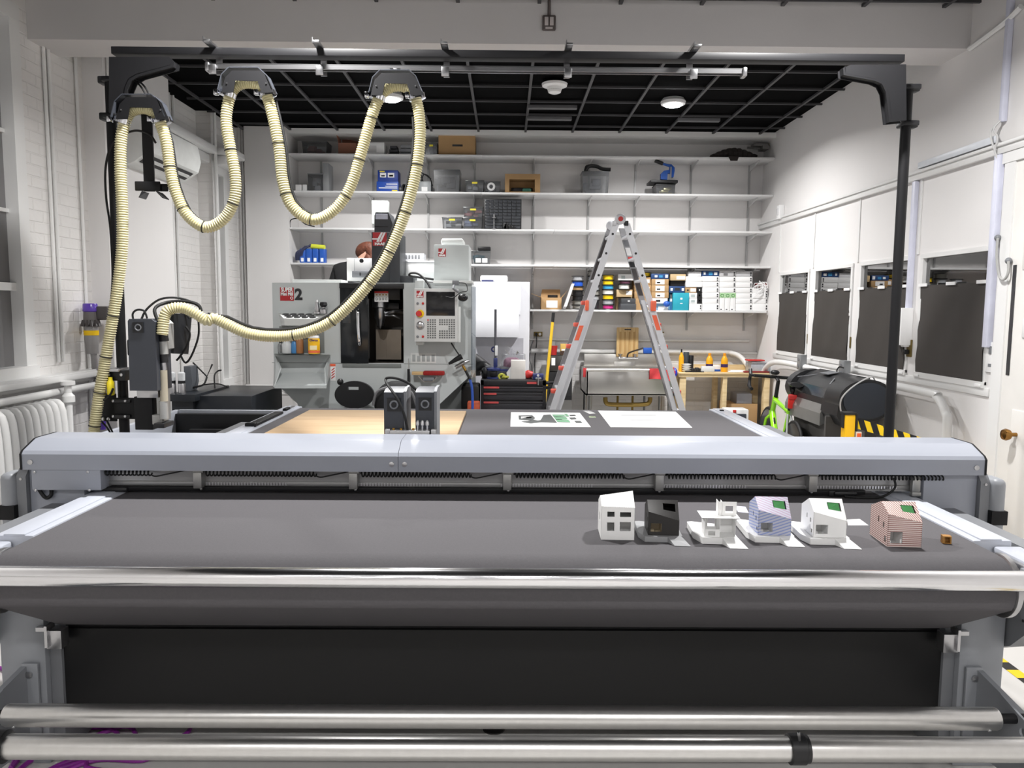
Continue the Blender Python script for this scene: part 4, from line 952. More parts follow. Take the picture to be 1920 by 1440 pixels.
rb('door_window', 642, 575, 657, 606, YM - .018, .004, mat('door_glass_dark', (66, 68, 70), .1), dr)
rb('top_rail', 636, 531, 757, 541, YM - .02, .05, BLACK)
rb('sill_plate', 642, 682, 752, 689, YM - .012, .012, MGRD)
rb('left_flap', 548, 524, 640, 532, YM + .1, .3, MLT)
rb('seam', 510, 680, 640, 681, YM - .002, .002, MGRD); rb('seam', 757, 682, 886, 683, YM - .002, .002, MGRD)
# spindle head column
rb('spindle_column', 697, 435, 749, 534, 7.3, .45, MDARK, None, .006)
rb('column_side', 731, 440, 750, 534, 7.27, .02, MDARK)
pv = [mp(702, 404, 7.35), mp(704, 398, 7.35), mp(728, 398, 7.35), mp(736, 420, 7.35), mp(738, 436, 7.35), mp(702, 436, 7.35)]
MB().prism(pv, 'y', 7.35, 7.7).build('motor_cover', MDARK, K)
rb('motor_cap', 704, 401, 727, 411, 7.345, .005, mat('cap_light', (200, 204, 220), .3)); rb('motor_cap_seam', 702, 424, 728, 426, 7.345, .005, BLACK)
rb('rear_cabinet', 697, 376, 727, 420, 8.0, .12, mat('pale_green_grey', (196, 202, 198), .4))
rb('column_base', 700, 534, 750, 562, 7.3, .3, BLACK); rb('right_mount', 750, 517, 775, 532, 7.3, .3, MDARK)
c = P(713, 600, 7.4)
zz = lambda py: P(713, py, 7.4).z
MB().lathe([(.03, zz(611) - 0), (.045, zz(600)), (.055, zz(596)), (.055, zz(578)), (.075, zz(576)), (.075, zz(560))], (c.x, 7.4, 0), (0, 0, 1), 24).build('spindle', STEEL, K)
MB().lathe([(.006, zz(616)), (.018, zz(611)), (.022, zz(604))], (c.x, 7.4, 0), (0, 0, 1), 14).build('cutter', STEEL, K)
rb('spindle_head', 702, 568, 748, 580, 7.42, .25, BLACK)
MB().tube(smooth_path([P(722, 588, 7.4), P(735, 585, 7.38), P(746, 584, 7.4), P(756, 586, 7.42)], 5), .015, 8).tube(smooth_path([P(724, 592, 7.4), P(738, 592, 7.38), P(750, 597, 7.4)], 5), .010, 8).build('coolant_pipe', STEEL, K)
pl = rb('warning_plate', 702, 546, 728, 566, 7.28, .004, PAPER)
rb('warning_band', 702, 546, 728, 550, 7.277, .003, RED, pl)
for i in range(4):
    r = R(704 + i * 6, 556, 708.5 + i * 6, 565, 7.28)
    MB().torus(((r[0] + r[1]) / 2, 7.278, (r[2] + r[3]) / 2), (0, 1, 0), .009, .0025, 14, 5).build('warning_icon', INK, pl)
    rb('warning_icon', 704.5 + i * 6, 551, 708 + i * 6, 554, 7.278, .002, mat('amber_print', (200, 170, 120), .6), pl)
# logos
LOGO = mat('logo_red', (176, 40, 46), 0.4)
def slash_logo(px0, py0, px1, py1, y, par, word=True):
    r = R(px0, py0, px1, py1, y); w = r[1] - r[0]; h = r[3] - r[2]
    o = MB().box(r[0], r[1], y - .003, y, r[2], r[3]).build('logo_plate', LOGO, par)
    q = lambda pts: MB().prism([(r[0] + u * w, r[2] + v * h) for u, v in pts], 'y', y - .006, y - .003)
    m = q([(-.05, .56), (.36, .56), (.60, 1.0), (.74, 1.0), (.42, .30), (.26, .30), (.33, .46), (-.05, .46)])
    m2 = q([(.60, .60), (.80, 1.0), (.94, 1.0), (.62, .30), (.47, .30), (.55, .48)])
    m.add(m2.v, m2.f); m.build('logo_mark', WHITEP, par if False else o)
    if word: text_mb('HAAS', h * .26, r[0] + w * .5, y - .006, r[2] + h * .14, bold=.002, squeeze=1.15).build('logo_word', WHITEP, o)
slash_logo(699, 436, 725, 461, 7.298, K); slash_logo(822, 466, 836, 481, 7.348, K)
lg = rb('name_plate', 525, 539, 551, 564, YM - .004, .004, LOGO)
def ptext(s, px, py, hpx, y, m, par, bold=.002, sq=1.0):
    v = P(px, py, y); h = hpx / F_PX * y / .72; return text_mb(s, h, v.x, y - .003, v.z, bold=bold, squeeze=sq).build('lettering', m, par)
ptext('SUPER', 538, 543.5, 7.5, YM - .006, PAPER, lg, .002, .74); ptext('Mini Mill', 538, 551.5, 6, YM - .006, PAPER, lg, .0015, .80); ptext('2', 560, 553, 20, YM, INK, K, .006, 1.0)
v = P(547, 559, YM - .006); MB().torus((v.x, YM - .006, v.z), (0, 1, 0), .011, .003, 16, 5).build('name_ring', PAPER, lg)
# control cabinet on top, right
rb('electrical_cabinet', 814, 459, 879, 530, 7.35, .5, MGR); rb('cabinet_dome', 827, 447, 869, 460, 7.4, .3, MLT, None, .02)
rb('cabinet_trim', 812, 526, 886, 531, 7.1, .4, MLT)
# console
C_ = rb('console', 777, 541, 858, 641, 6.95, .14, mat('console_grey', (206, 207, 206), .4)); Yc = 6.95
rb('console_side', 858, 575, 863, 642, 6.98, .06, MLT, C_)
rb('console_arm', 778, 526, 794, 545, 7.0, .12, MGR); rb('screen', 799, 547, 853, 592, Yc - .004, .004, mat('screen_dark', (38, 38, 40), .12), C_)
slash_logo(781, 545, 794, 558, Yc, C_, True)
for (px, py, m) in ((783, 569, GREYP), (793, 569, RED), (783, 631, GREYP), (793, 631, RED)):
    v = P(px, py, Yc); MB().lathe([(.011, 0), (.011, .008), (.007, .012)], (v.x, Yc, v.z), (0, -1, 0), 12).build('button', m, C_)
v = P(788, 588, Yc); MB().lathe([(.035, 0), (.035, .006)], (v.x, Yc, v.z), (0, -1, 0), 18).build('stop_ring', YELLOW, C_)
MB().lathe([(.02, 0), (.02, .02), (.027, .024), (.024, .034)], (v.x - .01, Yc - .006, v.z), (0, -1, 0), 18).build('stop_button', RED, C_)
v = P(788, 610, Yc); MB().lathe([(.036, 0), (.036, .012), (.028, .02), (.01, .022)], (v.x, Yc, v.z), (0, -1, 0), 22).build('jog_dial', STEEL, C_)
kg = mat('key_grey', (96, 98, 98), .5); k = 0
for j in range(9):
    for i in range(12):
        if i == 4 or (i in (5, 6, 7, 8) and j in (3, 4)) or (i in (0, 1, 2, 3) and j == 5 and False): continue
        px = 802.5 + i * 4.45; py = 600 + j * 4.15
        if k < 96:
            rb('key', px - 1.4, py - 1.3, px + 1.4, py + 1.3, Yc - .003, .003, RED if (j == 0 and i < 1) else kg, C_, 0); k += 1
rb('label_sheet', 770, 662, 818, 681, YM - .002, .002, MLT); 
for i in range(5): rb('label_print', 773 + i * 9, 665 + (i % 2) * 2, 779 + i * 9, 678, YM - .003, .001, mat('label_grey', (160, 164, 164), .6))
rb('usb_box', 780, 641, 794, 647, 7.0, .1, MLT)
# pendant spray gun and hose
m = MB().tube(smooth_path([P(846, 643, 7.02), P(855, 657, 7.0), P(864, 670, 6.98)], 5), .007, 8)
one_ = m.build('gun_cord', RUBBER, K)
MB().tube([P(842, 682, 7.0), P(855, 674, 6.98), P(866, 668, 6.98)], [.012, .022, .026], 10).build('air_gun', BLACK, K)
MB().tube([P(854, 689, 7.05), P(868, 681, 7.05), P(880, 676, 7.05)], [.018, .022, .012], 10).build('gun_bracket', STEEL, K)
MB().tube([P(868, 686, 7.03), P(873, 695, 7.03)], .012, 8).build('hose_coupling', BRASS, K)
MB().tube([P(873, 695, 7.03), P(882, 712, 7.02)], .013, 8).build('hose_grip', RUBBER, K)
MB().tube(smooth_path([P(881, 711, 7.02), P(885, 730, 7.02), P(886, 765, 7.02), P(884, 800, 7.02)], 6), .012, 8).build('blue_air_hose', mat('blue_hose', (50, 84, 170), .4), K)
# tool tray left
tr = [P(521, 587, 6.95), P(590, 588, 6.95), P(614, 586, YM), P(530, 584, YM)]
r = R(528, 596, 588, 610, 6.93)
t_ = MB().add([P(522, 587, YM), P(532, 597, 6.93), P(588, 598, 6.93), P(615, 588, YM), P(528, 610, YM), P(534, 610, 6.95), P(586, 611, 6.95), P(610, 608, YM)], [(0, 1, 2, 3), (1, 5, 6, 2), (0, 4, 5, 1), (2, 6, 7, 3), (4, 7, 6, 5), (0, 3, 7, 4)])
TT = t_.build('tool_tray', MLT, K, angle=20)
for j in range(3):
    for i in range(4):
        v = P(535 + i * 14.5 + j * 4, 588 + j * 3.6, 7.08 - j * .05); MB().lathe([(.030, 0), (.030, .002)], (v.x, 7.09 - j * .055, t_.v[0].z - .008 - j * .0125), (0, -.2, 1), 18).build('tray_hole', BLACK, TT)
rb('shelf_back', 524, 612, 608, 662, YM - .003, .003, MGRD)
# lower bin
a0, a1 = P(516, 666, 7.0), P(620, 666, 7.0)
MB().add([P(514, 663, YM), P(620, 665, YM), P(616, 666, 6.98), P(519, 667, 6.98)], [(0, 1, 2, 3)]).build('bin_lid', MGRD, K)
bn = MB()
bn.slab([P(515, 723, 6.9), P(612, 723, 6.9), P(612, 728, 6.9), P(515, 728, 6.9)], -.01).slab([P(515, 723, 6.9), P(612, 723, 6.9), P(618, 700, 7.12), P(520, 700, 7.12)], .004)
bn.slab([P(515, 726, 6.9), P(528, 690, 7.0), P(518, 668, YM), P(514, 726, YM)], .01).slab([P(612, 726, 6.9), P(610, 690, 7.0), P(619, 668, YM), P(620, 700, YM)], .01)
bn.build('chip_bin', MGR, K, angle=20)
rb('striped_sticker', 619, 682, 629, 714, YM - .003, .003, PAPER); rb('sticker_head', 619, 682, 629, 687, YM - .005, .002, ORANGE)
for i in range(4):
    MB().slab([P(621, 694 + i * 5, YM - .004), P(627, 689 + i * 5, YM - .004), P(628, 690.5 + i * 5, YM - .004), P(622, 695.5 + i * 5, YM - .004)], .001).build('sticker_stripe', RED, K)
pn = glass_mat('acrylic', (225, 228, 232), .06); rb('side_guard', 883, 538, 892, 708, 7.1, .006, pn, None, 0)
# small brackets with camera on console
W = thing('webcam', 'black webcam on a jointed clamp at top right of the mill console', 'camera', P(872, 557, 6.9))
MB().ball(P(868, 558, 6.9), (.045, .04, .035)).build('camera_body', BLACK, W)
v = P(871, 559, 6.86); MB().lathe([(.016, 0), (.016, .012), (.01, .014)], v, (0, -1, 0), 14).build('lens', mat('lens_black', (20, 20, 24), .1), W)
MB().tube([P(852, 533, 6.95), P(850, 541, 6.9), P(860, 548, 6.9)], .012, 8).box(P(848, 530, 6.95).x, P(860, 530, 6.95).x, 6.94, 7.02, P(855, 534, 6.95).z, P(855, 526, 6.95).z, .004).build('clamp_arm', GREYP, W)
MB().tube(smooth_path([P(836, 556, 6.92), P(850, 558, 6.9), P(864, 548, 6.9), P(876, 545, 6.92), P(873, 532, 6.95), P(860, 530, 7.0)], 5), .004, 6).build('camera_lead', RUBBER, W)
one(MB().tube(smooth_path([P(808, 543, 7.1), P(800, 528, 7.15), P(785, 514, 7.2), P(771, 512, 7.2), P(768, 517, 7.2), P(785, 520, 7.25), P(813, 524, 7.3)], 6), .010, 8), 'console_cable', RUBBER, 'black cable looping above the mill console', 'cable')
# things on the mill
def pthing(name, label, cat, px, py, y, group=None): return thing(name, label, cat, P(px, py, y), group)
t = pthing('tool_holder', 'silver cone tool holder standing on the mill tray', 'tool holder', 595, 587, 7.08, 'tool holders')
def lz(px, pts, y, mm, name, par, n=18):
    v = P(px, 600, y); s = y / F_PX
    return MB().lathe([(w * s, P(px, py, y).z) for w, py in pts], (v.x, y, 0), (0, 0, 1), n).build(name, mm, par)
lz(595, [(8, 588), (8, 585), (4, 584), (5, 579), (3, 572), (3, 566)], 7.08, STEEL, 'cone', t); lz(595, [(1.5, 566), (1.2, 562)], 7.08, WHITEP, 'tip', t)
t = pthing('tool_holder', 'black and silver multi-jaw holder on the mill tray beside the cone', 'tool holder', 607, 588, 7.08, 'tool holders')
lz(607, [(7, 588), (7, 580), (3, 578), (3, 574)], 7.08, STEEL, 'stem', t); lz(607, [(4, 576), (8, 572), (7, 567), (3, 566)], 7.08, BLACK, 'jaw_head', t, 6)
t = pthing('wipes_canister', 'yellow and orange wipes canister on the mill shelf', 'canister', 588, 662, 7.05)
YW = mat('canister_yellow', (245, 190, 30), .35)
lz(588, [(10.5, 663), (11, 661), (11, 637), (10, 634)], 7.02, YW, 'body', t); lz(588, [(10.2, 634), (10.2, 631), (9, 629)], 7.02, WHITEP, 'cap', t)
lz(588, [(11.1, 661), (11.15, 657)], 7.02, ORANGE, 'lower_band', t)
v = P(588, 638, 6.96); text_mb('Clorox', .026, v.x, 6.965, v.z, bold=.001).build('brand_word', mat('navy_print', (60, 40, 110), .5), t); rbx = R(581, 648, 594, 656, 6.963); MB().box(rbx[0], rbx[1], 6.963, 6.966, rbx[2], rbx[3]).build('label_block', mat('label_cream', (250, 235, 190), .5), t)
for (px, w, top, m, l, n) in ((525, 5, 643, CLEAR, 'clear bottle with a black cap at left end of mill shelf', 'clear_bottle'), (551, 6, 640, mat('spray_blue', (70, 130, 185), .3), 'blue spray can on the mill shelf', 'spray_can'), (561, 7, 632, mat('amber_wood', (160, 110, 70), .5), 'brown wooden block on the mill shelf beside the blue can', 'wooden_piece'), (537, 9, 640, mat('clear_tub', (205, 208, 208), .3), 'translucent tub on the mill shelf beside the clear bottle', 'tub')):
    t = pthing(n, l, n.split('_')[-1], px, 662, 7.06)
    lz(px, [(w * .9, 662.5), (w, 661), (w, top + 5), (w * .6, top)], 7.06, m, 'body', t); lz(px, [(w * .5, top), (w * .5, top - 6)], 7.06, BLACK if n != 'tub' else m, 'cap', t)
# dark tools in the chip bin
for k, (px, w, l) in enumerate(((540, 14, 'black clamp lying at left in the open chip bin'), (585, 24, 'black tools lying at right in the open chip bin'))):
    m = MB(); rr = random.Random(k)
    for i in range(7):
        a = P(px + rr.uniform(-w, w), 720, 7.0); b_ = P(px + rr.uniform(-w, w), 718 - rr.uniform(0, 7), 7.04); m.tube([a, b_], .014, 6)
    one(m, 'clamp_tools', BLACK, l, 'tool')
# brush in its wire tray
t = pthing('bench_brush', 'red bristle brush with a wooden handle on the mill front', 'brush', 803, 703, 7.05)
rb('handle', 772, 697, 795, 703, 7.05, .05, wood_mat('brush_wood', (215, 185, 140), (195, 160, 110)), t); 
r = R(793, 696, 833, 704, 7.05); MB().box(r[0], r[1], 7.04, 7.12, r[2], r[3], .012).build('bristles', mat('red_bristle', (150, 30, 28), .8, 0, .2, 90, .6, 200), t)
t = pthing('magnetic_tray', 'steel magnetic tray below the red brush on the mill front', 'tray', 804, 714, 7.05)
r = R(784, 706, 822, 716, 7.03); MB().prism([(r[0], r[3]), (r[0] + .05, r[2]), (r[1] - .05, r[2]), (r[1], r[3]), (r[1] - .01, r[3]), (r[1] - .055, r[2] + .006), (r[0] + .055, r[2] + .006), (r[0] + .01, r[3])], 'y', 7.02, 7.12).build('bowl', STEEL, t); rb('magnet', 793, 708, 814, 714, 7.03, .08, GREYP, t)
t = pthing('hook_tool', 'thin black hook tool hanging left of the red brush', 'tool', 766, 716, 7.1); MB().cyl(P(766, 672, 7.1), P(766, 692, 7.1), .003, n=6).build('shaft', STEEL, t); MB().cyl(P(766, 692, 7.1), P(766, 717, 7.1), .012, n=8).build('grip', BLACK, t)
# stool back and bag in front of mill
t = thing('stool', 'black round-backed stool with slot handle in front of the mill', 'stool', (P(665, 760, 6.85).x, 6.85, 0))
v = P(665, 740, 6.85); sx = 37 / F_PX * 6.85; sz = 26 / F_PX * 6.85
ell = [(v.x + sx * math.cos(k * PI / 20) , v.z + sz * math.sin(k * PI / 20)) for k in range(40)]
h0, h1 = R(653, 725, 673, 731, 6.85)[0:2], R(653, 725, 673, 731, 6.85)[2:4]
MB().panel(ell, [[(h0[0], h1[0]), (h0[1], h1[0]), (h0[1], h1[1]), (h0[0], h1[1])]], 'y', 6.83, 6.87).build('backrest', BLACK, t)
MB().cyl((v.x, 6.9, .0), (v.x, 6.9, v.z), .025).build('post', BLACK, t); MB().lathe([(.2, 0), (.2, .04)], (v.x, 6.90, .6), (0, 0, 1), 24).build('seat', BLACK, t)
for k in range(4): MB().tube([(v.x, 6.9, .06), (v.x + .28 * math.cos(k * PI / 2 + .4), 6.9 + .17 * math.sin(k * PI / 2 + .4), .02)], .018, 8).build('leg', BLACK, t)
v = P(638, 716, 6.9); MB().ball((v.x, 6.9, v.z), .03).build('knob', BLACK, t)
t = thing('backpack', 'black bag slumped behind the two gantry tool heads', 'bag', (P(745, 760, 6.8).x, 6.85, .6))
BAG = mat('bag_fabric', (24, 24, 26), .75, 0, .15, 20, .3, 60)
v = P(743, 745, 6.85); MB().ball((v.x, 6.85, v.z - .05), (.2, .12, .2), 20, 14).build('body', BAG, t)
for k in (-1, 1): MB().tube(smooth_path([(v.x + k * .06, 6.74, v.z + .1), (v.x + k * .15, 6.72, v.z + .06), (v.x + k * .19, 6.75, v.z - .06)], 5), .012, 6).build('strap', mat('strap_grey', (110, 110, 112), .6), t)
# machines standing behind the mill, with the person
t = thing('desktop_printer', 'white desktop 3D printer with round knob behind the mill column', 'printer', P(675, 528, 7.7))
rb('case', 650, 484, 698, 527.3, 7.55, .35, WHITEP, t, .006); v = P(678, 489, 7.55); MB().lathe([(.02, 0), (.02, .008)], (v.x, 7.55, v.z), (0, -1, 0), 16).build('knob', BLACK, t); rb('tray', 660, 508, 697, 520, 7.51, .05, MGREY2, t); rb('panel_seam', 664, 484, 664.6, 508, 7.547, .003, GREYP, t); rb('slot', 674, 511, 676, 517, 7.5, .01, BLACK, t)
t = thing('white_machine', 'white box machine behind the mill, right of its dark column', 'machine', P(783, 525, 7.8)); rb('case', 752, 489, 815, 527.3, 7.75, .28, WHITEP, t, .006); rb('lid_line', 752, 491, 815, 492, 7.747, .003, GREYP, t)
t = thing('parts_rack', 'translucent grey parts rack on top of the white box machine', 'rack', P(775, 489, 7.85)); rb('rack_body', 752, 475, 795, 488.8, 7.8, .2, mat('frosty_grey', (190, 192, 196), .4), t)
for i in range(5): rb('slot', 760 + i * 6, 478, 763 + i * 6, 486, 7.797, .003, GREYP, t)
# person bending over behind the machine
PBX = P(662, 500, 8.75)
SH = mat('black_shirt', (22, 22, 24), .8, 0, .1, 20); SK = mat('skin', (205, 160, 138), .5, 0, .03); HR = mat('auburn_hair', (92, 50, 34), .6, 0, .25, 45, .5, 80)
def skin(name, nodes, edges, m, parent, base, sub=2):
    me = bpy.data.meshes.new(name); me.from_pydata([Vector(n[0]) - Vector(base) for n in nodes], edges, []); o = bpy.data.objects.new(name, me); COL.objects.link(o)
    md = o.modifiers.new('Skin', 'SKIN'); md.use_smooth_shade = True
    for i, n in enumerate(nodes):
        rr = n[1] if hasattr(n[1], '__len__') else (n[1], n[1]); me.skin_vertices[0].data[i].radius = rr
    me.skin_vertices[0].data[0].use_root = True
    s = o.modifiers.new('Sub', 'SUBSURF'); s.levels = sub; s.render_levels = sub
    dg = bpy.context.evaluated_depsgraph_get(); m2 = bpy.data.meshes.new_from_object(o.evaluated_get(dg)); m2.name = name; o.modifiers.clear(); o.data = m2; m2.materials.clear(); m2.materials.append(m)
    for p in m2.polygons: p.use_smooth = True
    if parent is not None: o.parent = parent; BASE[o.name] = Vector(base)
    else: o.location = base; BASE[o.name] = Vector(base)
    return o
xs, zs = PBX.x, P(662, 484, 8.75).z
bx_, by_ = xs - .06, 8.72
base = Vector((bx_, by_, 0))
hz = P(690, 466, 8.7)
N = [((bx_, by_, .95), (.16, .12)), ((bx_ + .0, by_, 1.2), (.15, .11)), ((bx_ + .03, by_ - .02, 1.5), (.17, .12)), ((bx_ + .08, by_ - .03, zs - .18), (.17, .12)), ((bx_ + .17, by_ - .04, zs - .06), .06), ((hz.x - .0, 8.68, hz.z - .02), (.09, .1)), ((hz.x + .06, 8.66, hz.z - .06), .07),
     ((bx_ - .10, by_ - .02, zs - .14), .07), ((bx_ - .17, by_ - .06, zs - .42), .055), ((bx_ + .0, by_ - .16, zs - .58), .042), ((bx_ + .08, by_ - .2, zs - .6), .04),
     ((bx_ + .3, by_ - .02, zs - .14), .07), ((bx_ + .36, by_ - .08, zs - .42), .055), ((bx_ + .26, by_ - .16, zs - .58), .042), ((bx_ + .18, by_ - .2, zs - .6), .04),
     ((bx_ - .09, by_, .88), .095), ((bx_ - .10, by_ - .02, .48), .065), ((bx_ - .10, by_ + .02, .06), .045), ((bx_ - .10, by_ - .13, .03), .035),
     ((bx_ + .09, by_, .88), .095), ((bx_ + .10, by_ - .02, .48), .065), ((bx_ + .10, by_ + .02, .06), .045), ((bx_ + .10, by_ - .13, .03), .035)]
E_ = [(0, 1), (1, 2), (2, 3), (3, 4), (4, 5), (5, 6), (3, 7), (7, 8), (8, 9), (9, 10), (3, 11), (11, 12), (12, 13), (13, 14), (0, 15), (15, 16), (16, 17), (17, 18), (0, 19), (19, 20), (20, 21), (21, 22)]
person = skin('person', N, E_, SK, None, base); tag(person, 'person with auburn hair in black shirt bending over behind the mill', 'person')
g_ = lambda rr, k: (rr[0] + k, rr[1] + k) if hasattr(rr, '__len__') else (rr + k, rr + k)
sn = [(N[i][0], g_(N[i][1], .016)) for i in (0, 1, 2, 3, 7, 8, 9, 11, 12, 13)] 
sn.append(((bx_ + .16, by_ - .04, zs - .07), .095))
skin('shirt', sn, [(0, 1), (1, 2), (2, 3), (3, 4), (4, 5), (5, 6), (3, 7), (7, 8), (8, 9), (3, 10)], SH, person, base)
skin('trousers', [(N[i][0], g_(N[i][1], .014)) for i in (0, 15, 16, 17, 19, 20, 21)], [(0, 1), (1, 2), (2, 3), (0, 4), (4, 5), (5, 6)], mat('dark_denim', (40, 44, 56), .8), person, base)
hair = [((hz.x - .12, 8.69, hz.z - .10), .045), ((hz.x - .06, 8.68, hz.z - .01), .10), ((hz.x + .05, 8.66, hz.z + .02), .10), ((hz.x + .06, 8.64, hz.z - .08), .085), ((hz.x + .04, 8.62, hz.z - .14), .075), ((hz.x - .03, 8.62, hz.z - .09), .075)]
skin('hair', hair, [(0, 1), (1, 2), (2, 3), (3, 4), (4, 5)], HR, person, base)
# ------------------------------------------------------------------ wall shelves
SZ = [3.434, 3.018, 2.603, 2.204, 1.690]
YS = 9.0
SL = ['top', 'second', 'third', 'fourth', 'lowest']
X0S = [-2.488, -2.488, -2.488, -2.488, P(994, 580, YS).x]
tracks = [P(v, 400, 9.40).x for v in (603, 700, 803, 890, 1000, 1103, 1190, 1294, 1403)]
for i, z in enumerate(SZ):
    t = thing('wall_shelf', '%s of the five long white shelves across the back wall' % SL[i], 'shelf', ((X0S[i] + XR) / 2, 9.2, z - .024), 'long wall shelves')
    spl = P(903 if i in (0, 1) else 1040, 400, YS).x
    if i == 4: MB().box(X0S[i], XR - .03, YS, YB - .025, z - .022, z, .002).build('board', SHELFW, t)
    else:
        MB().box(X0S[i], spl - .002, YS, YB - .025, z - .020, z, .002).build('board', SHELFW, t); MB().box(spl, XR - .002, YS, YB - .025, z - .022, z - .001, .002).build('board', SHELFW, t)
    for x in tracks[1:] if i < 4 else tracks[4:]:
        MB().prism([(9.40, z - .022), (9.06, z - .022), (9.06, z - .035), (9.40, z - .10)], 'x', x - .004, x + .004).build('bracket', mat('bracket_white', (205, 205, 205), .4), t)
pos = ['at the left end beside the pier', 'second from the left, above the mill column', 'third from left, above the mill', 'fourth from the left, above white cabinet', 'left of the ladder, beside white cabinet', 'behind the ladder', 'just right of the ladder', 'second from the right wall', 'nearest the right wall']
for k, x in enumerate(tracks):
    z0 = 1.45 if k >= 4 else 1.95
    one(MB().box(x - .011, x + .011, 9.402, 9.42, z0, 3.44), 'shelf_track', mat('track_grey', (172, 172, 172), .4, .3), 'vertical slotted shelf track %s' % pos[k], 'shelf track', 'vertical shelf tracks')
# ------------------------------------------------------------------ helpers for things on the shelves
def srect(px0, px1, pytop, si, y):
    a = P(px0, pytop, y); b = P(px1, pytop, y); return a.x, b.x, SZ[si] + .0006, max(P((px0 + px1) / 2, pytop, y).z, SZ[si] + .01)
def sbox(name, label, cat, px0, px1, pytop, si, m, y=9.06, dep=.22, group=None, bev=.003, zb=None):
    x0, x1, z0, z1 = srect(px0, px1, pytop, si, y)
    if zb is not None: z0 = zb
    t = thing(name, label, cat, ((x0 + x1) / 2, y + dep / 2, z0), group)
    t['dims'] = 0
    del t['dims']
    MB().box(x0, x1, y, y + dep, z0, z1, bev).build('case', m, t); return t, (x0, x1, y, z0, z1)
def lab(t, d, u0, u1, v0, v1, m, name='label'):
    x0, x1, y, z0, z1 = d; w = x1 - x0; h = z1 - z0
    return MB().box(x0 + u0 * w, x0 + u1 * w, y - .002, y, z0 + v0 * h, z0 + v1 * h).build(name, m, t)
TUB = mat('frosted_tub', (196, 198, 200), .25, 0, .03); 
def tub(label, px0, px1, pytop, si, content, y=9.06, dep=.24, lid=None, group='storage tubs', tagc=None, seed=0, zb=None):
    x0, x1, z0, z1 = srect(px0, px1, pytop, si, y)
    if zb is not None: z0 = zb
    t = thing('storage_tub', label, 'tub', ((x0 + x1) / 2, y + dep / 2, z0), group); w = x1 - x0; h = z1 - z0; q = .003
    s = .04 * w
    sh = MB()
    sh.slab([(x0 + s, y, z0), (x1 - s, y, z0), (x1, y, z1), (x0, y, z1)], q).slab([(x0 + s, y + dep, z0), (x1 - s, y + dep, z0), (x1, y + dep, z1), (x0, y + dep, z1)], q)
    sh.slab([(x0 + s, y, z0), (x0 + s, y + dep, z0), (x0, y + dep, z1), (x0, y, z1)], q).slab([(x1 - s, y, z0), (x1 - s, y + dep, z0), (x1, y + dep, z1), (x1, y, z1)], q)
    sh.box(x0 + s, x1 - s, y, y + dep, z0, z0 + .003)
    sh.build('tub_shell', CLEAR, t)
    MB().box(x0 - .004, x1 + .004, y - .006, y + dep + .004, z1 - .012, z1, .003).build('lid', lid or CLEAR, t)
    if tagc: MB().box(x0 + w * .35, x0 + w * .65, y - .008, y - .0045, z1 - .04, z1 - .02).build('tag', tagc, t)
    rr = random.Random(seed); c = MB()
    for i in range(7):
        cx = x0 + w * rr.uniform(.2, .8); cz = z0 + .006 + h * rr.uniform(.12, .66); cy = y + dep * rr.uniform(.25, .7); a = w * rr.uniform(.10, .20)
        c.box(cx - a, cx + a, cy - .03, cy + .03, cz - h * .11, cz + h * .16, .006)
    c.build('contents', content, t); return t
YT = mat('yellow_tag', (235, 220, 70), .6)
DKC = mat('dark_contents', (62, 62, 66), .6, 0, .2); RDC = mat('rusty_contents', (120, 84, 80), .6, 0, .2); GRC = mat('grey_contents', (150, 152, 156), .5, 0, .15)
# top shelf
tub('clear tub with reddish parts at left end of the top shelf', 566, 613, 265, 0, RDC, seed=1)
t = thing('open_carton', 'open brown carton with raised flaps on the top shelf behind the hose', 'box', P(655, 288, 9.1))
x0, x1, z0, z1 = srect(634, 668, 268, 0, 9.1); MB().box(x0, x1, 9.1, 9.3, z0, z1).build('carton', mat('red_brown_card', (140, 96, 78), .8), t); MB().slab([(x0, 9.1, z1), (x0, 9.3, z1), (x0 - .02, 9.32, z1 + .10), (x0 - .02, 9.08, z1 + .12)], .004).slab([(x0, 9.3, z1), (x1, 9.3, z1), (x1, 9.34, z1 + .06), (x0, 9.34, z1 + .10)], .004).build('flap', mat('red_brown_card', (140, 96, 78)), t)
t, d = sbox('white_case', 'low white drawer case on the top shelf between two hoses', 'case', 672, 720, 267, 0, WHITEP, dep=.25); lab(t, d, .02, .7, .2, .75, mat('case_grey', (196, 196, 196), .5), 'drawer')
for k, (a, b, tp, m, l) in enumerate(((728, 748, 272, DKC, 'dark small tray pile left of the black box on the top shelf'), (748, 776, 270, GRC, 'small grey tray pile beside the hose on top shelf'))):
    x0, x1, z0, z1 = srect(a, b, tp, 0, 9.1); mm = MB(); n = 3
    for i in range(n): mm.box(x0 + .01 * i, x1 - .012 * i, 9.1, 9.25, z0 + (z1 - z0) * i / n, z0 + (z1 - z0) * (i + .8) / n, .004)
    one(mm, 'tray_pile', m, l, 'trays')
tub('clear tub with yellow tag beside the large carton on top shelf', 797, 820, 268, 0, GRC, tagc=YT, seed=2)
t, d = sbox('large_carton', 'large brown carton with a hand slot on the top shelf', 'box', 822, 891, 254, 0, CARD, dep=.3); lab(t, d, .38, .66, .45, .55, INK, 'hand_slot')
g = MB(); c0 = P(1375, 291, 9.0)
for i in range(9):
    f = i / 8; g.ball((P(1342 + 70 * f, 290, 9.1).x, 9.14, SZ[0] + .03 + .035 * math.sin(f * PI)), (.06, .10, .03 + .035 * math.sin(f * PI)), 10, 6)
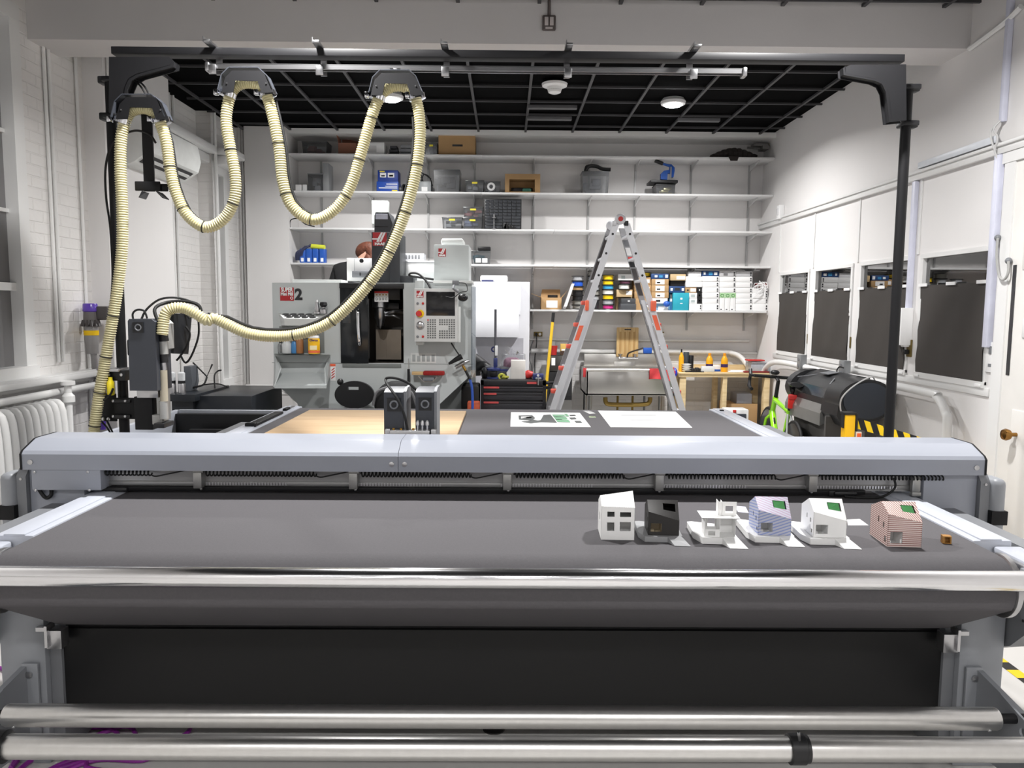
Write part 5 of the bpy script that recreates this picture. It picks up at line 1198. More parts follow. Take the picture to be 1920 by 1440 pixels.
g.slab([(P(1365, 290, 9.0).x, 8.985, SZ[0] + .005), (P(1385, 290, 9).x, 8.985, SZ[0] + .005), (P(1382, 298, 9).x, 8.98, SZ[0] - .045), (P(1369, 298, 9).x, 8.98, SZ[0] - .045)], .006)
one(g, 'crumpled_cloth', mat('dark_cloth', (52, 46, 44), .85, 0, .15, 12, .3, 40), 'crumpled dark cloth hanging over the right end of top shelf', 'cloth')
one(MB().box(2.86, 3.03, 9.2, 9.3, 3.60, 3.63).box(2.95, 3.03, 9.15, 9.32, 3.56, 3.6).cyl((2.8, 9.25, 3.59), (3.0, 9.25, 3.58), .012, n=8), 'corner_bracket', mat('bracket_grey', (120, 118, 116), .5), 'small grey metal bracket in the top right corner above the shelves', 'bracket')
# second shelf
for k, (a, b, l) in enumerate(((554, 565, 'left of two little white boxes at the left end of second shelf'), (567, 575, 'right of two little white boxes at the left end of second shelf'))): sbox('little_box', l, 'box', a, b, 346, 1, WHITEP, dep=.08, group='little white boxes')
tub('clear tub of grey parts with handle on second shelf left', 577, 606, 325, 1, GRC, seed=3, lid=mat('grey_lid', (130, 132, 134), .4))
sbox('tall_case', 'tall narrow grey case beside the clear tub on the second shelf', 'case', 605, 616, 306, 1, mat('case_midgrey', (150, 152, 154), .45))
BB = mat('box_blue', (34, 76, 168), .45, 0, .03)
t, d = sbox('blue_box', 'lower blue box with white print on second shelf', 'box', 706, 747, 340, 1, BB, group='blue boxes'); lab(t, d, .45, .95, .70, .78, PAPER, 'print'); lab(t, d, .1, .95, .34, .42, PAPER, 'print'); lab(t, d, .7, .95, .08, .2, YT, 'print'); lab(t, d, .4, .95, .52, .56, PAPER, 'print')
t, e = sbox('blue_box', 'upper blue box with two product pictures on second shelf', 'box', 708, 746, 319, 1, mat('box_blue_dark', (28, 58, 140), .45), group='blue boxes', zb=d[4] + .0005); lab(t, e, .12, .42, .35, .75, PAPER, 'picture'); lab(t, e, .5, .82, .35, .75, PAPER, 'picture'); lab(t, e, .18, .36, .42, .55, INK, 'picture'); lab(t, e, .56, .76, .42, .58, INK, 'picture'); lab(t, e, .1, .35, .82, .92, YT, 'print')
m = MB(); rr = random.Random(5)
for i in range(6):
    cx = P(749 + rr.uniform(0, 14), 350, 9.1).x; m.box(cx - .03, cx + .03, 9.08, 9.2, SZ[1] + .001, SZ[1] + rr.uniform(.03, .1), .01)
one(m, 'small_tools', BLACK, 'small black tools beside the blue boxes on second shelf', 'tools')
t, d = sbox('meter_case', 'grey meter with cables behind the long hose on second shelf', 'case', 786, 808, 340, 1, mat('case_grey2', (150, 154, 156), .4)); lab(t, d, .2, .7, .1, .5, PAPER, 'display')
MB().tube(smooth_path([(d[0] + .02, 9.1, d[4]), (d[0] + .05, 9.08, d[4] + .08), (d[1] - .02, 9.08, d[4] + .05), (d[1] + .02, 9.06, d[4] - .05)], 5), .006, 6).tube(smooth_path([(d[0] + .04, 9.1, d[4]), (d[0] + .02, 9.08, d[4] + .10), (d[1], 9.08, d[4] + .03)], 5), .006, 6).build('lead', RUBBER, t)
tub('large clear tub of dark cables right of hose on second shelf', 813, 862, 318, 1, DKC, seed=6, dep=.28)
tub('clear tub with yellow tag in middle of second shelf', 873, 907, 338, 1, GRC, tagc=YT, seed=7)
t = tub('small clear tub holding a round spool on second shelf', 909, 938, 340, 1, GRC, seed=8); v = P(921, 350, 9.05); MB().torus((v.x, 9.045, v.z + .0), (0, 1, 0), .035, .012, 20, 8).build('round_spool', WHITEP, t)
t = thing('open_carton', 'open light brown carton with green parts lying on its side, second shelf', 'box', P(980, 357, 9.1), None)
x0, x1, z0, z1 = srect(947, 1013, 326, 1, 9.05); MB().box(x0, x1, 9.25, 9.26, z0, z1).box(x0, x1, 9.05, 9.25, z1 - .06, z1).box(x0, x1, 9.03, 9.25, z0, z0 + .012).box(x0, x0 + .05, 9.051, 9.25, z0 + .012, z1 - .06).box(x1 - .06, x1, 9.051, 9.25, z0 + .012, z1 - .06).build('carton', CARD, t); MB().box(x0 + .07, x1 - .08, 9.12, 9.24, z0 + .013, z0 + .07, .01).build('dark_parts', BLACK, t); MB().box(x0 + .2, x1 - .1, 9.08, 9.14, z0 + .013, z0 + .06, .015).build('green_parts', mat('green_parts', (52, 104, 88), .5, 0, .2, 30), t)
t = tub('large clear tub of black gear with cables on top, left of the ladder top', 1092, 1142, 321, 1, mat('slate_contents', (82, 86, 94), .5, 0, .2), seed=9, dep=.26); MB().tube(smooth_path([P(1098, 320, 9.1), P(1104, 312, 9.1), P(1118, 312, 9.12), P(1130, 317, 9.1), P(1145, 318, 9.08)], 5), .022, 8).tube(smooth_path([P(1096, 321, 9.1), P(1099, 311, 9.1), P(1111, 309, 9.1)], 5), .006, 6).build('cables_on_top', BLACK, t)
# press on its tub
t = tub('clear tub of metal parts carrying the blue press on second shelf', 1230, 1266, 345, 1, mat('shiny_parts', (176, 168, 130), .3, .7, .2), seed=10, lid=BLACK)
x0, x1, z0, z1 = srect(1220, 1272, 337, 1, 9.02)
t = thing('hand_press', 'blue hand press with black lever standing on black tub lid', 'press', ((x0 + x1) / 2, 9.1, z1 - .03))
MB().box(x0, x1, 9.03, 9.29, z1 - .032, z1, .008).build('base_board', BLACK, t)
cp = [(1239, 336), (1239, 326), (1245, 320), (1256, 318), (1256, 312), (1248, 309), (1248, 307), (1259, 308), (1265, 314), (1265, 320), (1263, 332), (1258, 332), (1258, 325), (1252, 325), (1251, 337)]
MB().prism(pgon(cp, 9.1), 'y', 9.10, 9.15).build('press_frame', mat('press_blue', (30, 84, 170), .35), t); MB().tube([P(1242, 307, 9.1), P(1256, 311, 9.1)], .014, 8).build('lever', mat('press_blue', (30, 84, 170)), t); MB().tube([P(1228, 301, 9.1), P(1243, 307, 9.1)], .022, 10).build('lever_grip', BLACK, t); v = P(1258, 318, 9.09); w = P(1258, 335, 9.09); MB().cyl((v.x, 9.09, v.z + .03), (v.x, 9.09, w.z), .009, n=8).build('ram', STEEL, t)
# third shelf
tub('clear tub with yellow tag, low left one of three on the third shelf', 829, 866, 407, 2, GRC, tagc=YT, seed=11)
t = tub('clear tub of coloured parts, lower right of three on third shelf', 868, 904, 408, 2, mat('blue_white_parts', (130, 140, 170), .5, 0, .3, 40), tagc=YT, seed=12); zz = P(886, 408, 9.06).z
tub('clear tub of red and white parts stacked on another on third shelf', 869, 905, 388, 2, mat('red_white_parts', (170, 110, 110), .5, 0, .3, 40), tagc=YT, seed=13, zb=zz + .001)
t, d = sbox('drawer_cabinet', 'black small-parts drawer cabinet on the third shelf', 'drawer cabinet', 908, 978, 373, 2, mat('cab_black', (30, 31, 33), .4), dep=.16)
x0, x1, y, z0, z1 = d; DRW = mat('smoky_drawer', (66, 68, 72), .2, 0, .12, 30)
for j in range(9):
    for i in range(8 if j < 5 else 4):
        n = 8 if j < 5 else 4; w = (x1 - x0 - .02) / n; hh = (z1 - z0 - .02) / 9; a = x0 + .01 + i * w; c = z1 - .01 - (j + 1) * hh
        MB().box(a + .003, a + w - .003, y - .006, y, c + .003, c + hh - .003, .002).build('drawer', DRW, t)
t = thing('glass_stand', 'clear bottle stand in front of the black drawer cabinet', 'bottle', P(926, 425, 9.02)); v = P(926, 425, 9.02); MB().lathe([(.03, 0), (.03, .004), (.006, .01), (.006, .12), (.03, .125), (.03, .13), (.008, .135), (.008, .17)], (v.x, 9.02, SZ[2] + .0006), (0, 0, 1), 14).build('stand', STEEL, t)
m = MB(); rr = random.Random(8)
for i in range(5):
    cx = P(945 + rr.uniform(0, 18), 420, 9.02).x; m.box(cx - .02, cx + .02, 9.005, 9.05, SZ[2] + .0006, SZ[2] + rr.uniform(.03, .08), .008)
one(m, 'small_parts', BLACK, 'small black parts on shelf before the drawer cabinet', 'parts')
one(MB().tube(smooth_path([P(544, 430, 9.02), P(545, 413, 9.02), P(560, 410, 9.02), P(572, 420, 9.04), P(590, 425, 9.05)], 6), .006, 6), 'shelf_cable', RUBBER, 'black cable curling at the left end of the third shelf', 'cable')
# fourth shelf
for k, px in enumerate((567, 579, 591, 604)):
    w = ['leftmost', 'second', 'third', 'rightmost']; t, d = sbox('blue_cup', '%s of the four blue cups at left end of fourth shelf' % w[k], 'cup', px - 6, px + 5.5, 466, 3, BLUE, dep=.1, group='blue cups', bev=.012); lab(t, d, .25, .7, .1, .35, PAPER, 'label')
v = P(600, 461, 9.08); one(MB().cyl(P(584, 462, 9.1), P(609, 464, 9.08), .028, n=14), 'yellow_tube', mat('lime_tube', (214, 220, 70), .5), 'lime yellow tube lying on the blue cups', 'tube')
m = MB()
for i in range(5): m.tube(smooth_path([P(555 + i * 3, 488, 9.08), P(556 + i * 3, 474 - i, 9.06), P(566 + i * 4, 468 - 2 * i, 9.08), P(573 + 2 * i, 462, 9.1)], 4), .012, 6)
one(m, 'cable_bundle', mat('navy_cable', (52, 56, 84), .6), 'dark bundled cable hanging beside blue cups on fourth shelf', 'cable')
t = tub('clear tub with turquoise labels on fourth shelf above white cabinet', 883, 919, 470, 3, mat('teal_parts', (80, 150, 170), .5, 0, .2), seed=14); 
for a in (.38, .72): MB().box(P(883 + 36 * a - 5, 486, 9.05).x, P(883 + 36 * a + 5, 486, 9.05).x, 9.045, 9.052, SZ[3] + .02, SZ[3] + .07).build('white_label', PAPER, t)
v = P(907, 466, 9.1); one(MB().box(v.x - .07, v.x + .08, 9.08, 9.2, P(907, 470, 9.06).z + .001, P(907, 462, 9.06).z, .01), 'black_tool', BLACK, 'black tool resting on the turquoise labelled tub', 'tool')
# lowest shelf: spools and boxes
t, d = sbox('open_carton', 'open brown carton with white label and loose flaps, left on lowest shelf', 'box', 1015, 1053, 558, 4, CARD, dep=.25, y=9.04); lab(t, d, .25, .8, .15, .75, PAPER)
x0, x1, y, z0, z1 = d; MB().slab([(x0, y + .25, z1), (x1, y + .25, z1), (x1, y + .27, z1 + .10), (x0 + .02, y + .27, z1 + .10)], .004).slab([(x1, y, z1), (x1, y + .25, z1), (x1 + .06, y + .25, z1 + .06), (x1 + .06, y, z1 + .08)], .004).slab([(x0, y, z1), (x0, y + .25, z1), (x0 - .11, y + .25, z1 + .05), (x0 - .11, y, z1 + .04)], .004).build('flap', CARD, t); MB().lathe([(.06, 0), (.06, .03)], ((x0 + x1) / 2 + .02, y + .1, z1 + .002), (0, 0, 1), 20).build('black_reel', BLACK, t)
t = thing('leaning_frame', 'silver flat frame leaning beside the open carton on lowest shelf', 'frame', P(1060, 579, 9.05)); q = [P(1055, 579, 9.05), P(1060, 579, 9.05), P(1074, 537, 9.08), P(1069, 537, 9.08)]; MB().slab([q[0], q[1], q[2], q[3]], .22).build('panel', WHITEP, t)
BLK = mat('spool_black', (32, 32, 34), .4)
def spool(px, py0, py1, cm, label, clear=False, w=11.5, grp='filament spools', y=9.16):
    a = P(px, py1, y); z0, z1 = P(px, py1, y).z, P(px, py0, y).z; r = w / F_PX * y
    t = thing('filament_spool', label, 'spool', (a.x, y, z0), grp); h = z1 - z0
    MB().lathe([(r, .0006), (r, .006)], (a.x, y, z0), (0, 0, 1), 24).build('flange', BLK if not clear else GREYP, t); MB().lathe([(r, h - .006), (r, h - .0006)], (a.x, y, z0), (0, 0, 1), 24).build('flange', BLK if not clear else GREYP, t)
    MB().lathe([(r * .82, .0065), (r * .84, h * .5), (r * .82, h - .0065)], (a.x, y, z0), (0, 0, 1), 24).build('filament', cm, t); return t
fy = mat('fil_yellow', (245, 205, 20), .4); fb = mat('fil_blue', (40, 90, 200), .4); fs = mat('fil_silver', (170, 172, 176), .35); fw = mat('fil_white', (232, 230, 226), .4); fc = mat('fil_sky', (60, 160, 210), .4); fm = mat('fil_magenta', (200, 50, 130), .4); fk = mat('fil_black', (40, 40, 42), .4); fg = mat('fil_grey', (150, 148, 142), .4); fv = mat('fil_plum', (90, 50, 70), .4)
def stack(px, edges, cols, where, **k):
    for i in range(len(cols)):
        nm = ['top', 'second from top', 'third from top', 'fourth from top', 'fifth from top', 'sixth from top', 'seventh from top', 'eighth from top'][i]
        spool(px, edges[i], edges[i + 1], cols[i][0], '%s filament spool, %s in the stack %s' % (cols[i][1], nm, where), **k)
stack(1083, [517.5, 527, 537.5, 545, 554, 563, 572, 579.7], [(fs, 'silver grey'), (fb, 'blue'), (CARD, 'brown'), (fk, 'dark'), (fk, 'dark'), (fg, 'grey'), (fg, 'grey')], 'left of the ladder')
stack(1113, [508, 518, 527, 536, 545, 554, 563, 579.7], [(fg, 'grey'), (fs, 'silver'), (fg, 'grey'), (fs, 'silver'), (fg, 'grey'), (fs, 'silver'), (fk, 'dark')], 'behind the left ladder leg')
stack(1140, [515.5, 525.5, 534.5, 543, 552.5, 562, 571.5, 579.7], [(fy, 'yellow'), (fy, 'yellow'), (fc, 'sky blue'), (fw, 'white'), (fy, 'yellow'), (fs, 'clear'), (fm, 'magenta')], 'between the ladder legs')
t, d = sbox('grey_case', 'lower dark grey case between the ladder legs on lowest shelf', 'case', 1164, 1193, 569.5, 4, mat('case_dark', (74, 76, 80), .45), y=9.0 + .01, group='dark grey cases'); t, e = sbox('grey_case', 'upper dark grey case with small emblem between the ladder legs', 'case', 1165, 1192, 559.5, 4, mat('case_dark2', (66, 68, 72), .45), y=9.01, group='dark grey cases', zb=d[4] + .0005); lab(t, e, .45, .6, .4, .6, PAPER, 'emblem')
def bx2(name, label, cat, px0, px1, pt, pb, m, y=9.06, dep=.22, group=None, bev=.005):
    r = R(px0, pt, px1, pb, y); z0 = r[2] + .0003 if pb < 579 else SZ[4] + .0006
    t = thing(name, label, cat, ((r[0] + r[1]) / 2, y + dep / 2, z0), group); MB().box(r[0], r[1] - .0006, y, y + dep, z0, r[3] - .0003, bev).build('case', m, t); return t, (r[0], r[1], y, z0, r[3])
gb = 'brown spool boxes'
t, d = bx2('spool_box', 'brown spool box, upper of two left of the right ladder leg', 'box', 1156, 1186, 543, 557, CARD2, y=9.14, group=gb); lab(t, d, .6, .95, .3, .8, PAPER)
t, d = bx2('spool_box', 'brown spool box, lower of two left of the right ladder leg', 'box', 1156, 1187, 557, 579.7, CARD2, y=9.24, dep=.15, group=gb); lab(t, d, .1, .4, .6, .9, PAPER)
spool(1170, 533, 542.7, fw, 'white filament spool on the brown box beside right ladder leg'); spool(1172, 526, 533, fv, 'plum filament spool above the white one beside right ladder leg')
t, d = bx2('spool_box', 'white box with ring mark beside the top of right ladder leg', 'box', 1159, 1188, 514, 525.7, WHITEP, y=9.12); lab(t, d, .2, .45, .25, .75, mat('ring_grey', (180, 190, 190), .5), 'ring_mark')
for k, (pt, pb) in enumerate(((519.5, 534), (534, 546), (546, 559), (559, 579.7))):
    t, d = bx2('spool_box', 'brown spool box directly behind the right ladder leg, %s of four' % ['top', 'second', 'third', 'bottom'][k], 'box', 1190, 1221, pt, pb, CARD, group=gb, y=9.1); lab(t, d, .72, .9, .25, .7, PAPER)
spool(1209, 511, 519.3, fy, 'yellow filament spool on brown boxes behind the right ladder leg')
t, d = bx2('spool_box', 'navy box with blue picture, top of the column right of the ladder', 'box', 1221, 1254, 513, 523, mat('navy_card', (38, 68, 116), .5), group='navy boxes'); lab(t, d, .2, .35, .3, .7, PAPER); lab(t, d, .45, .65, .25, .7, mat('sky_print', (60, 140, 190), .5), 'picture'); lab(t, d, .8, .95, .2, .8, PAPER)
for k, (pt, pb) in enumerate(((523, 534.5), (534.5, 547.5), (547.5, 559))):
    t, d = bx2('spool_box', 'brown spool box with white label right of the ladder, %s of three' % ['top', 'middle', 'bottom'][k], 'box', 1222, 1254, pt, pb, CARD, group=gb); lab(t, d, .22, .75, .12, .88, PAPER); lab(t, d, .3, .5, .3, .5, mat('label_grey2', (170, 170, 170), .6), 'print')
t, d = bx2('spool_box', 'white box with dark window under the brown boxes right of ladder', 'box', 1221, 1252, 559, 569, WHITEP); lab(t, d, .28, .55, .3, .7, INK, 'window')
t, d = bx2('spool_box', 'small blue and white box at the bottom right of ladder', 'box', 1222, 1256, 569, 579.7, mat('pale_blue_card', (120, 160, 190), .5), y=9.1); lab(t, d, .35, .9, .0, .6, PAPER)
one(MB().ball(P(1250, 570, 9.03) , (.04, .03, .035)), 'blue_tape_ball', BLUE, 'small blue ball of tape before the boxes right of ladder', 'tape')
t, d = bx2('spool_box', 'brown box at the top of the column above the black gap', 'box', 1257, 1286, 514, 526, CARD2, group=gb); lab(t, d, .4, .95, .15, .7, PAPER)
t, d = bx2('spool_box', 'black block filling the dark gap under the brown box, second column right of ladder', 'box', 1257, 1285, 526, 536.5, mat('gap_black', (32, 28, 28), .5), y=9.1)  # dark gap between the boxes drawn as a black block
t, d = bx2('spool_box', 'navy box with black window, second column right of ladder', 'box', 1255, 1284, 536.5, 549, mat('navy_card', (38, 68, 116)), group='navy boxes'); lab(t, d, .35, .68, .35, .75, INK, 'window'); lab(t, d, .08, .22, .3, .7, PAPER); lab(t, d, .8, .95, .3, .7, PAPER)
t, d = bx2('spool_box', 'blue box behind the turquoise one on lowest shelf', 'box', 1255, 1284, 549, 579.7, mat('mid_blue_card', (52, 120, 170), .5), y=9.12, dep=.16); lab(t, d, .05, .2, .5, .9, PAPER)
t, d = bx2('turquoise_box', 'turquoise square box with small white emblem on lowest shelf', 'box', 1262, 1292, 549, 579.7, mat('turquoise', (44, 160, 180), .45), y=9.02, dep=.06); lab(t, d, .45, .58, .62, .72, PAPER, 'emblem'); lab(t, d, .44, .6, .38, .42, PAPER, 'lettering')
gw = 'white filament boxes'
def wb(px0, px1, pt, pb, where, m=None, ticks=True, tone=PAPER, nm='white flat box'):
    t, d = bx2('filament_box', '%s %s' % (nm, where), 'box', px0, px1, pt, pb, m or WHITEP, group=gw, y=9.05 + random.uniform(0, .01))
    if ticks:
        for (v0, v1) in ((.2, .42), (.52, .8)): lab(t, d, .86, .94, v0, v1, INK, 'mark')
    return t, d
OD = ['top', 'second', 'third', 'fourth', 'fifth', 'bottom']
t, d = bx2('paper_stack', 'pile of paper on the white boxes right of the brown box', 'paper', 1291, 1315, 509.5, 518.5, mat('paper_grey', (225, 225, 228), .6))
for k, (a, b) in enumerate(((518.5, 528.5), (528.5, 538.5))): wb(1286, 1317, a, b, 'right of the navy box column, %s of two under paper' % ['upper', 'lower'][k], ticks=False)
t, d = bx2('spool_box', 'small brown box with white label beside the black box ends', 'box', 1285, 1306, 538.5, 549, CARD, group=gb); lab(t, d, .45, .95, .2, .8, PAPER); lab(t, d, .15, .3, .3, .6, INK, 'window')
for k, (a, b) in enumerate(((538.5, 549), (549, 559.5), (559.5, 569.5))):
    if k == 0: t, d = bx2('filament_box', 'black box end with white mark, topmost of three', 'box', 1307, 1316, a, b, BLACK, group='black ended boxes'); lab(t, d, .4, .6, .35, .65, PAPER, 'mark')
    else:
        t, d = bx2('filament_box', 'white box with black end beside the turquoise box, %s' % ['', 'upper', 'lower'][k], 'box', 1292, 1316, a, b, WHITEP, group='black ended boxes'); lab(t, d, .62, 1.0, .0, 1.0, BLACK, 'black_end'); lab(t, d, .75, .87, .4, .7, PAPER, 'mark'); lab(t, d, .15, .45, .25, .7, mat('ring_grey', (180, 190, 190)), 'print')
wb(1292, 1316, 569.5, 579.7, 'at the bottom right of the turquoise box')
t, d = bx2('spool_box', 'navy box lying on the white boxes near the right', 'box', 1316, 1348, 508, 518, mat('navy_card', (38, 68, 116)), group='navy boxes'); lab(t, d, .1, .22, .3, .8, PAPER); lab(t, d, .4, .62, .2, .8, mat('sky_print', (60, 140, 190)), 'picture'); lab(t, d, .72, .9, .25, .75, PAPER)
for k in range(6): wb(1317, 1348.5, 518 + k * 10.28, 518 + (k + 1) * 10.28, 'in the column under the navy box, %s of six' % OD[k])
SV = mat('silver_box', (188, 188, 190), .4)
t, d = wb(1349, 1380, 508, 519, 'on top of the three-box column, silver grey', SV, nm='silver flat box'); lab(t, d, .25, .5, .2, .6, mat('print_grey', (110, 110, 112), .5), 'print')
for k in range(3): wb(1349, 1380, 519 + k * 10.0, 529 + k * 10.0, 'above the green ended boxes, %s of three' % ['top', 'middle', 'bottom'][k])
for k in range(3):
    t, d = bx2('filament_box', 'white upright box with green end, %s of three' % ['left', 'middle', 'right'][k], 'box', 1349 + k * 10.2, 1359 + k * 10.2, 549, 579.7, WHITEP, group='green ended boxes'); lab(t, d, 0, 1, .72, 1, mat('green_end', (180, 214, 170), .5), 'green_end'); c = R(1349 + k * 10.2, 551, 1359 + k * 10.2, 557, d[2]); MB().torus(((c[0] + c[1]) / 2, d[2] - .004, (c[2] + c[3]) / 2), (0, 1, 0), .017, .003, 14, 5).build('round_mark', mat('green_mark', (70, 140, 70), .5), t); lab(t, d, .2, .5, .05, .1, INK, 'mark')
t, d = wb(1380, 1411, 508.5, 519, 'on top of the tallest white column, silver grey', SV, nm='silver flat box')
for k in range(6): wb(1380, 1411, 519 + k * 10.12, 519 + (k + 1) * 10.12, 'in the tallest column, %s of six' % OD[k])
for k in range(4): wb(1411, 1440, 539 + k * 10.17, 539 + (k + 1) * 10.17, 'in the last column by the wall, %s of four' % ['top', 'second', 'third', 'bottom'][k])
m = MB(); rr = random.Random(3)
for i in range(9):
    a = P(1413 + rr.uniform(-4, 14), 537 + rr.uniform(0, 4), 9.05); m.tube(smooth_path([a, P(1405 + rr.uniform(0, 30), 522 + rr.uniform(0, 15), 9.03), P(1418 + rr.uniform(0, 24), 535 + rr.uniform(0, 10), 9.01), P(1425 + rr.uniform(-15, 15), 548 + rr.uniform(-10, 16), 9.015)], 6), .004, 5)
one(m, 'white_cables', WHITEP, 'tangle of thin white cable on the last column by the wall', 'cable')
one(MB().box(P(1418, 535, 9.1).x, P(1438, 535, 9.1).x, 9.1, 9.2, P(1428, 538.6, 9.1).z, P(1428, 531, 9.1).z, .008), 'red_pouch', mat('dark_red', (110, 40, 40), .6), 'dark red pouch under the white cable tangle', 'pouch')
# ------------------------------------------------------------------ folding ladder
YL = 7.1; YL2 = 7.55
L = thing('folding_ladder', 'tall aluminium folding ladder with orange locks standing open behind the table', 'ladder', (P(1160, 760, YL).x, 7.3, 0))
def leg(px_top, py_top, px_b, py_b, y, w, m=ALU2, name='rail', zt=None):
    a = P(px_top, py_top, y); b = P(px_b, py_b, y); d = (b - a); f = (0.0 - a.z) / d.z; c = a + d * f
    u = Vector((w / 2, 0, 0)); pr = [(c.x - w / 2, c.z + .004), (c.x + w / 2, c.z + .004), (a.x + w / 2, a.z), (a.x - w / 2, a.z)]
    return MB().prism(pr, 'y', y, y + .028).build(name, m, L), a, c
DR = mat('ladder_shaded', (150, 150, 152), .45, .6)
sides = []
for (t0, b0, t1, b1) in (((1156, 418), (1037, 767), (1144, 428), (1027, 767)), ((1175, 418), (1279, 767), (1166, 428), (1262, 767))):
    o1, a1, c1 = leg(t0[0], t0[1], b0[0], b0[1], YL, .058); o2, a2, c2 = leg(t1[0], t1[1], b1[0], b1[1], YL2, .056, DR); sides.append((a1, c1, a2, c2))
    # inner telescoping section
    i1, i2 = a1.lerp(c1, .42), a1.lerp(c1, .98)
for k, (a1, c1, a2, c2) in enumerate(sides):
    s = -1 if k == 0 else 1
    for f in [.042 + i * .0825 for i in range(12)]:
        p = a1.lerp(c1, f); q = a2.lerp(c2, f); q.z = p.z; MB().box(min(p.x, q.x) - .012, max(p.x, q.x) + .012, YL + .03, YL2, p.z - .012, p.z + .012, .004).build('rung', ALU2, L)
    fs = [.46, .70] if k == 0 else [.46, .705]
    for j, f in enumerate((.30, .70, .93)):
        p = a1.lerp(c1, f); MB().box(p.x + s * .012 - .02, p.x + s * .02 + .022, YL - .03, YL - .001, p.z - .05, p.z + .045, .01).tf(Matrix.Identity(4)).build('lock_knob', ORANGE, L) if j == 0 else None
    for f0, f1 in ((.375, .43),) if k == 0 else ((.335, .39),):
        p, q = a1.lerp(c1, f0), a1.lerp(c1, f1); w = .020; MB().prism([(p.x - w, p.z), (p.x + w, p.z), (q.x + w, q.z), (q.x - w, q.z)], 'y', YL - .004, YL - .0005).build('orange_decal', ORANGE, L)
    for f in (.29, .372, .454, .537, .625):
        p = a2.lerp(c2, f) if k == 0 else a1.lerp(c1, f); MB().box(p.x + s * .03 - .03, p.x + s * .03 + .03, YL + .1, YL + .2, p.z - .02, p.z + .018, .008).build('rung_lock', mat('lock_coral', (222, 96, 80), .45), L)
    if k == 1:
        for f0, f1, mm in ((.03, .07, GREYP), (.075, .105, PAPER), (.11, .125, RED), (.13, .15, INK), (.155, .26, mat('decal_dark', (70, 66, 66), .5)), (.42, .46, GREYP)):
            p, q = a2.lerp(c2, f0), a2.lerp(c2, f1); w = .022; MB().prism([(p.x - w, p.z), (p.x + w, p.z), (q.x + w, q.z), (q.x - w, q.z)], 'y', YL2 - .004, YL2 - .0005).build('warning_decal', mm, L)
    else:
        for f0, f1, mm in ((.03, .20, mat('decal_dark', (70, 66, 66))), (.34, .37, GREYP)):
            p, q = a2.lerp(c2, f0), a2.lerp(c2, f1); w = .018; MB().prism([(p.x - w, p.z), (p.x + w, p.z), (q.x + w, q.z), (q.x - w, q.z)], 'y', YL2 - .004, YL2 - .0005).build('warning_decal', mm, L)
    for f in (.04, .11, .19): 
        p = a1.lerp(c1, f); MB().lathe([(.011, 0), (.011, .003)], (p.x, YL, p.z), (0, -1, 0), 10).build('bolt', BLACK, L)
    for y in (YL, YL2):
        c = c1 if y == YL else c2; MB().box(c.x - .04, c.x + .04, y - .01, y + .04, 0, .05, .008).build('rubber_foot', RUBBER, L)
    # slimmer inner rail seen between the outer rails
    p, q = (a1.lerp(c1, .28) + Vector((-s * .05, .04, 0))), (a1.lerp(c1, .99) + Vector((-s * .065, .04, 0)))
    MB().prism([(q.x - .024, q.z), (q.x + .024, q.z), (p.x + .02, p.z), (p.x - .02, p.z)], 'y', YL + .05, YL + .075).build('inner_rail', ALU2, L)
v = P(1163, 411, YL)
MB().lathe([(.045, 0), (.048, .004), (.048, .05), (.04, .056)], (v.x, YL + .03, v.z), (0, -1, 0), 24).build('hinge', ALU2, L); MB().lathe([(.022, 0), (.022, .008)], (v.x, YL - .026, v.z), (0, -1, 0), 18).build('hinge_cap', RED, L)
MB().lathe([(.045, 0), (.048, .004), (.048, .05), (.04, .056)], (v.x - .02, YL2 + .03, v.z - .01), (0, -1, 0), 24).build('hinge', ALU2, L)
for u in (-1, 1): p = P(1163 + u * 11, 416, YL); MB().box(p.x - .02, p.x + .02, YL - .015, YL, p.z - .035, p.z + .01, .005).build('hinge_arm', BLACK if u > 0 else ALU2, L)

# ------------------------------------------------------------------ white cabinet and tool chest
CW = mat('cabinet_white', (226, 227, 232), .4, 0, .015)
t = thing('white_cabinet', 'tall white cabinet with a projecting white panel right of the mill', 'cabinet', (P(937, 765, 8.9).x, 8.95, 0))
a, b = P(884, 600, 8.7), P(993, 600, 8.7); zt = P(940, 528, 8.7).z
MB().box(a.x, b.x, 8.75, 9.37, 0, zt, .004).build('body', CW, t); r = R(884, 530, 976, 590, 8.62); MB().box(r[0], b.x - .1, 8.66, 8.745, r[2], zt - .01, .003).build('upper_panel', CW, t); r = R(884, 589, 973, 632, 8.55); MB().box(r[0], r[1], 8.50, 8.745, r[2], r[3], .003).build('hood', CW, t); r = R(884, 634, 973, 700, 8.7); MB().box(r[0], r[1] + .05, 8.742, 8.749, .1, r[3]).build('recess_panel', mat('recess_lilac', (196, 196, 204), .5), t)
t, d = None, None
for q in (((950, 540), (955, 545), (965, 529), (960, 526)), ((968, 527), (972, 531), (978, 542), (975, 542))):
    pass
r = R(900, 516, 952, 527, 8.8); t = thing('foam_box', 'white foam box on top of the white cabinet', 'box', ((r[0] + r[1]) / 2, 8.95, zt)); MB().box(r[0], r[1], 8.82, 9.1, zt + .001, r[3], .02).build('box_body', WHITEP, t); MB().box(r[0] + .02, r[0] + .15, 8.80, 8.82, zt + .001, zt + .02).build('blue_strap', mat('navy_print2', (60, 66, 110), .5), t)
YT_ = 7.55
t = thing('tool_chest', 'black rolling tool chest with red labels between mill and ladder', 'tool chest', (P(963, 765, YT_).x, 7.8, 0))
r = R(901, 713, 1024, 770, YT_); TB = mat('chest_black', (40, 40, 43), .4, 0, .04); x0, x1 = r[0], r[1]; zt2 = r[3]
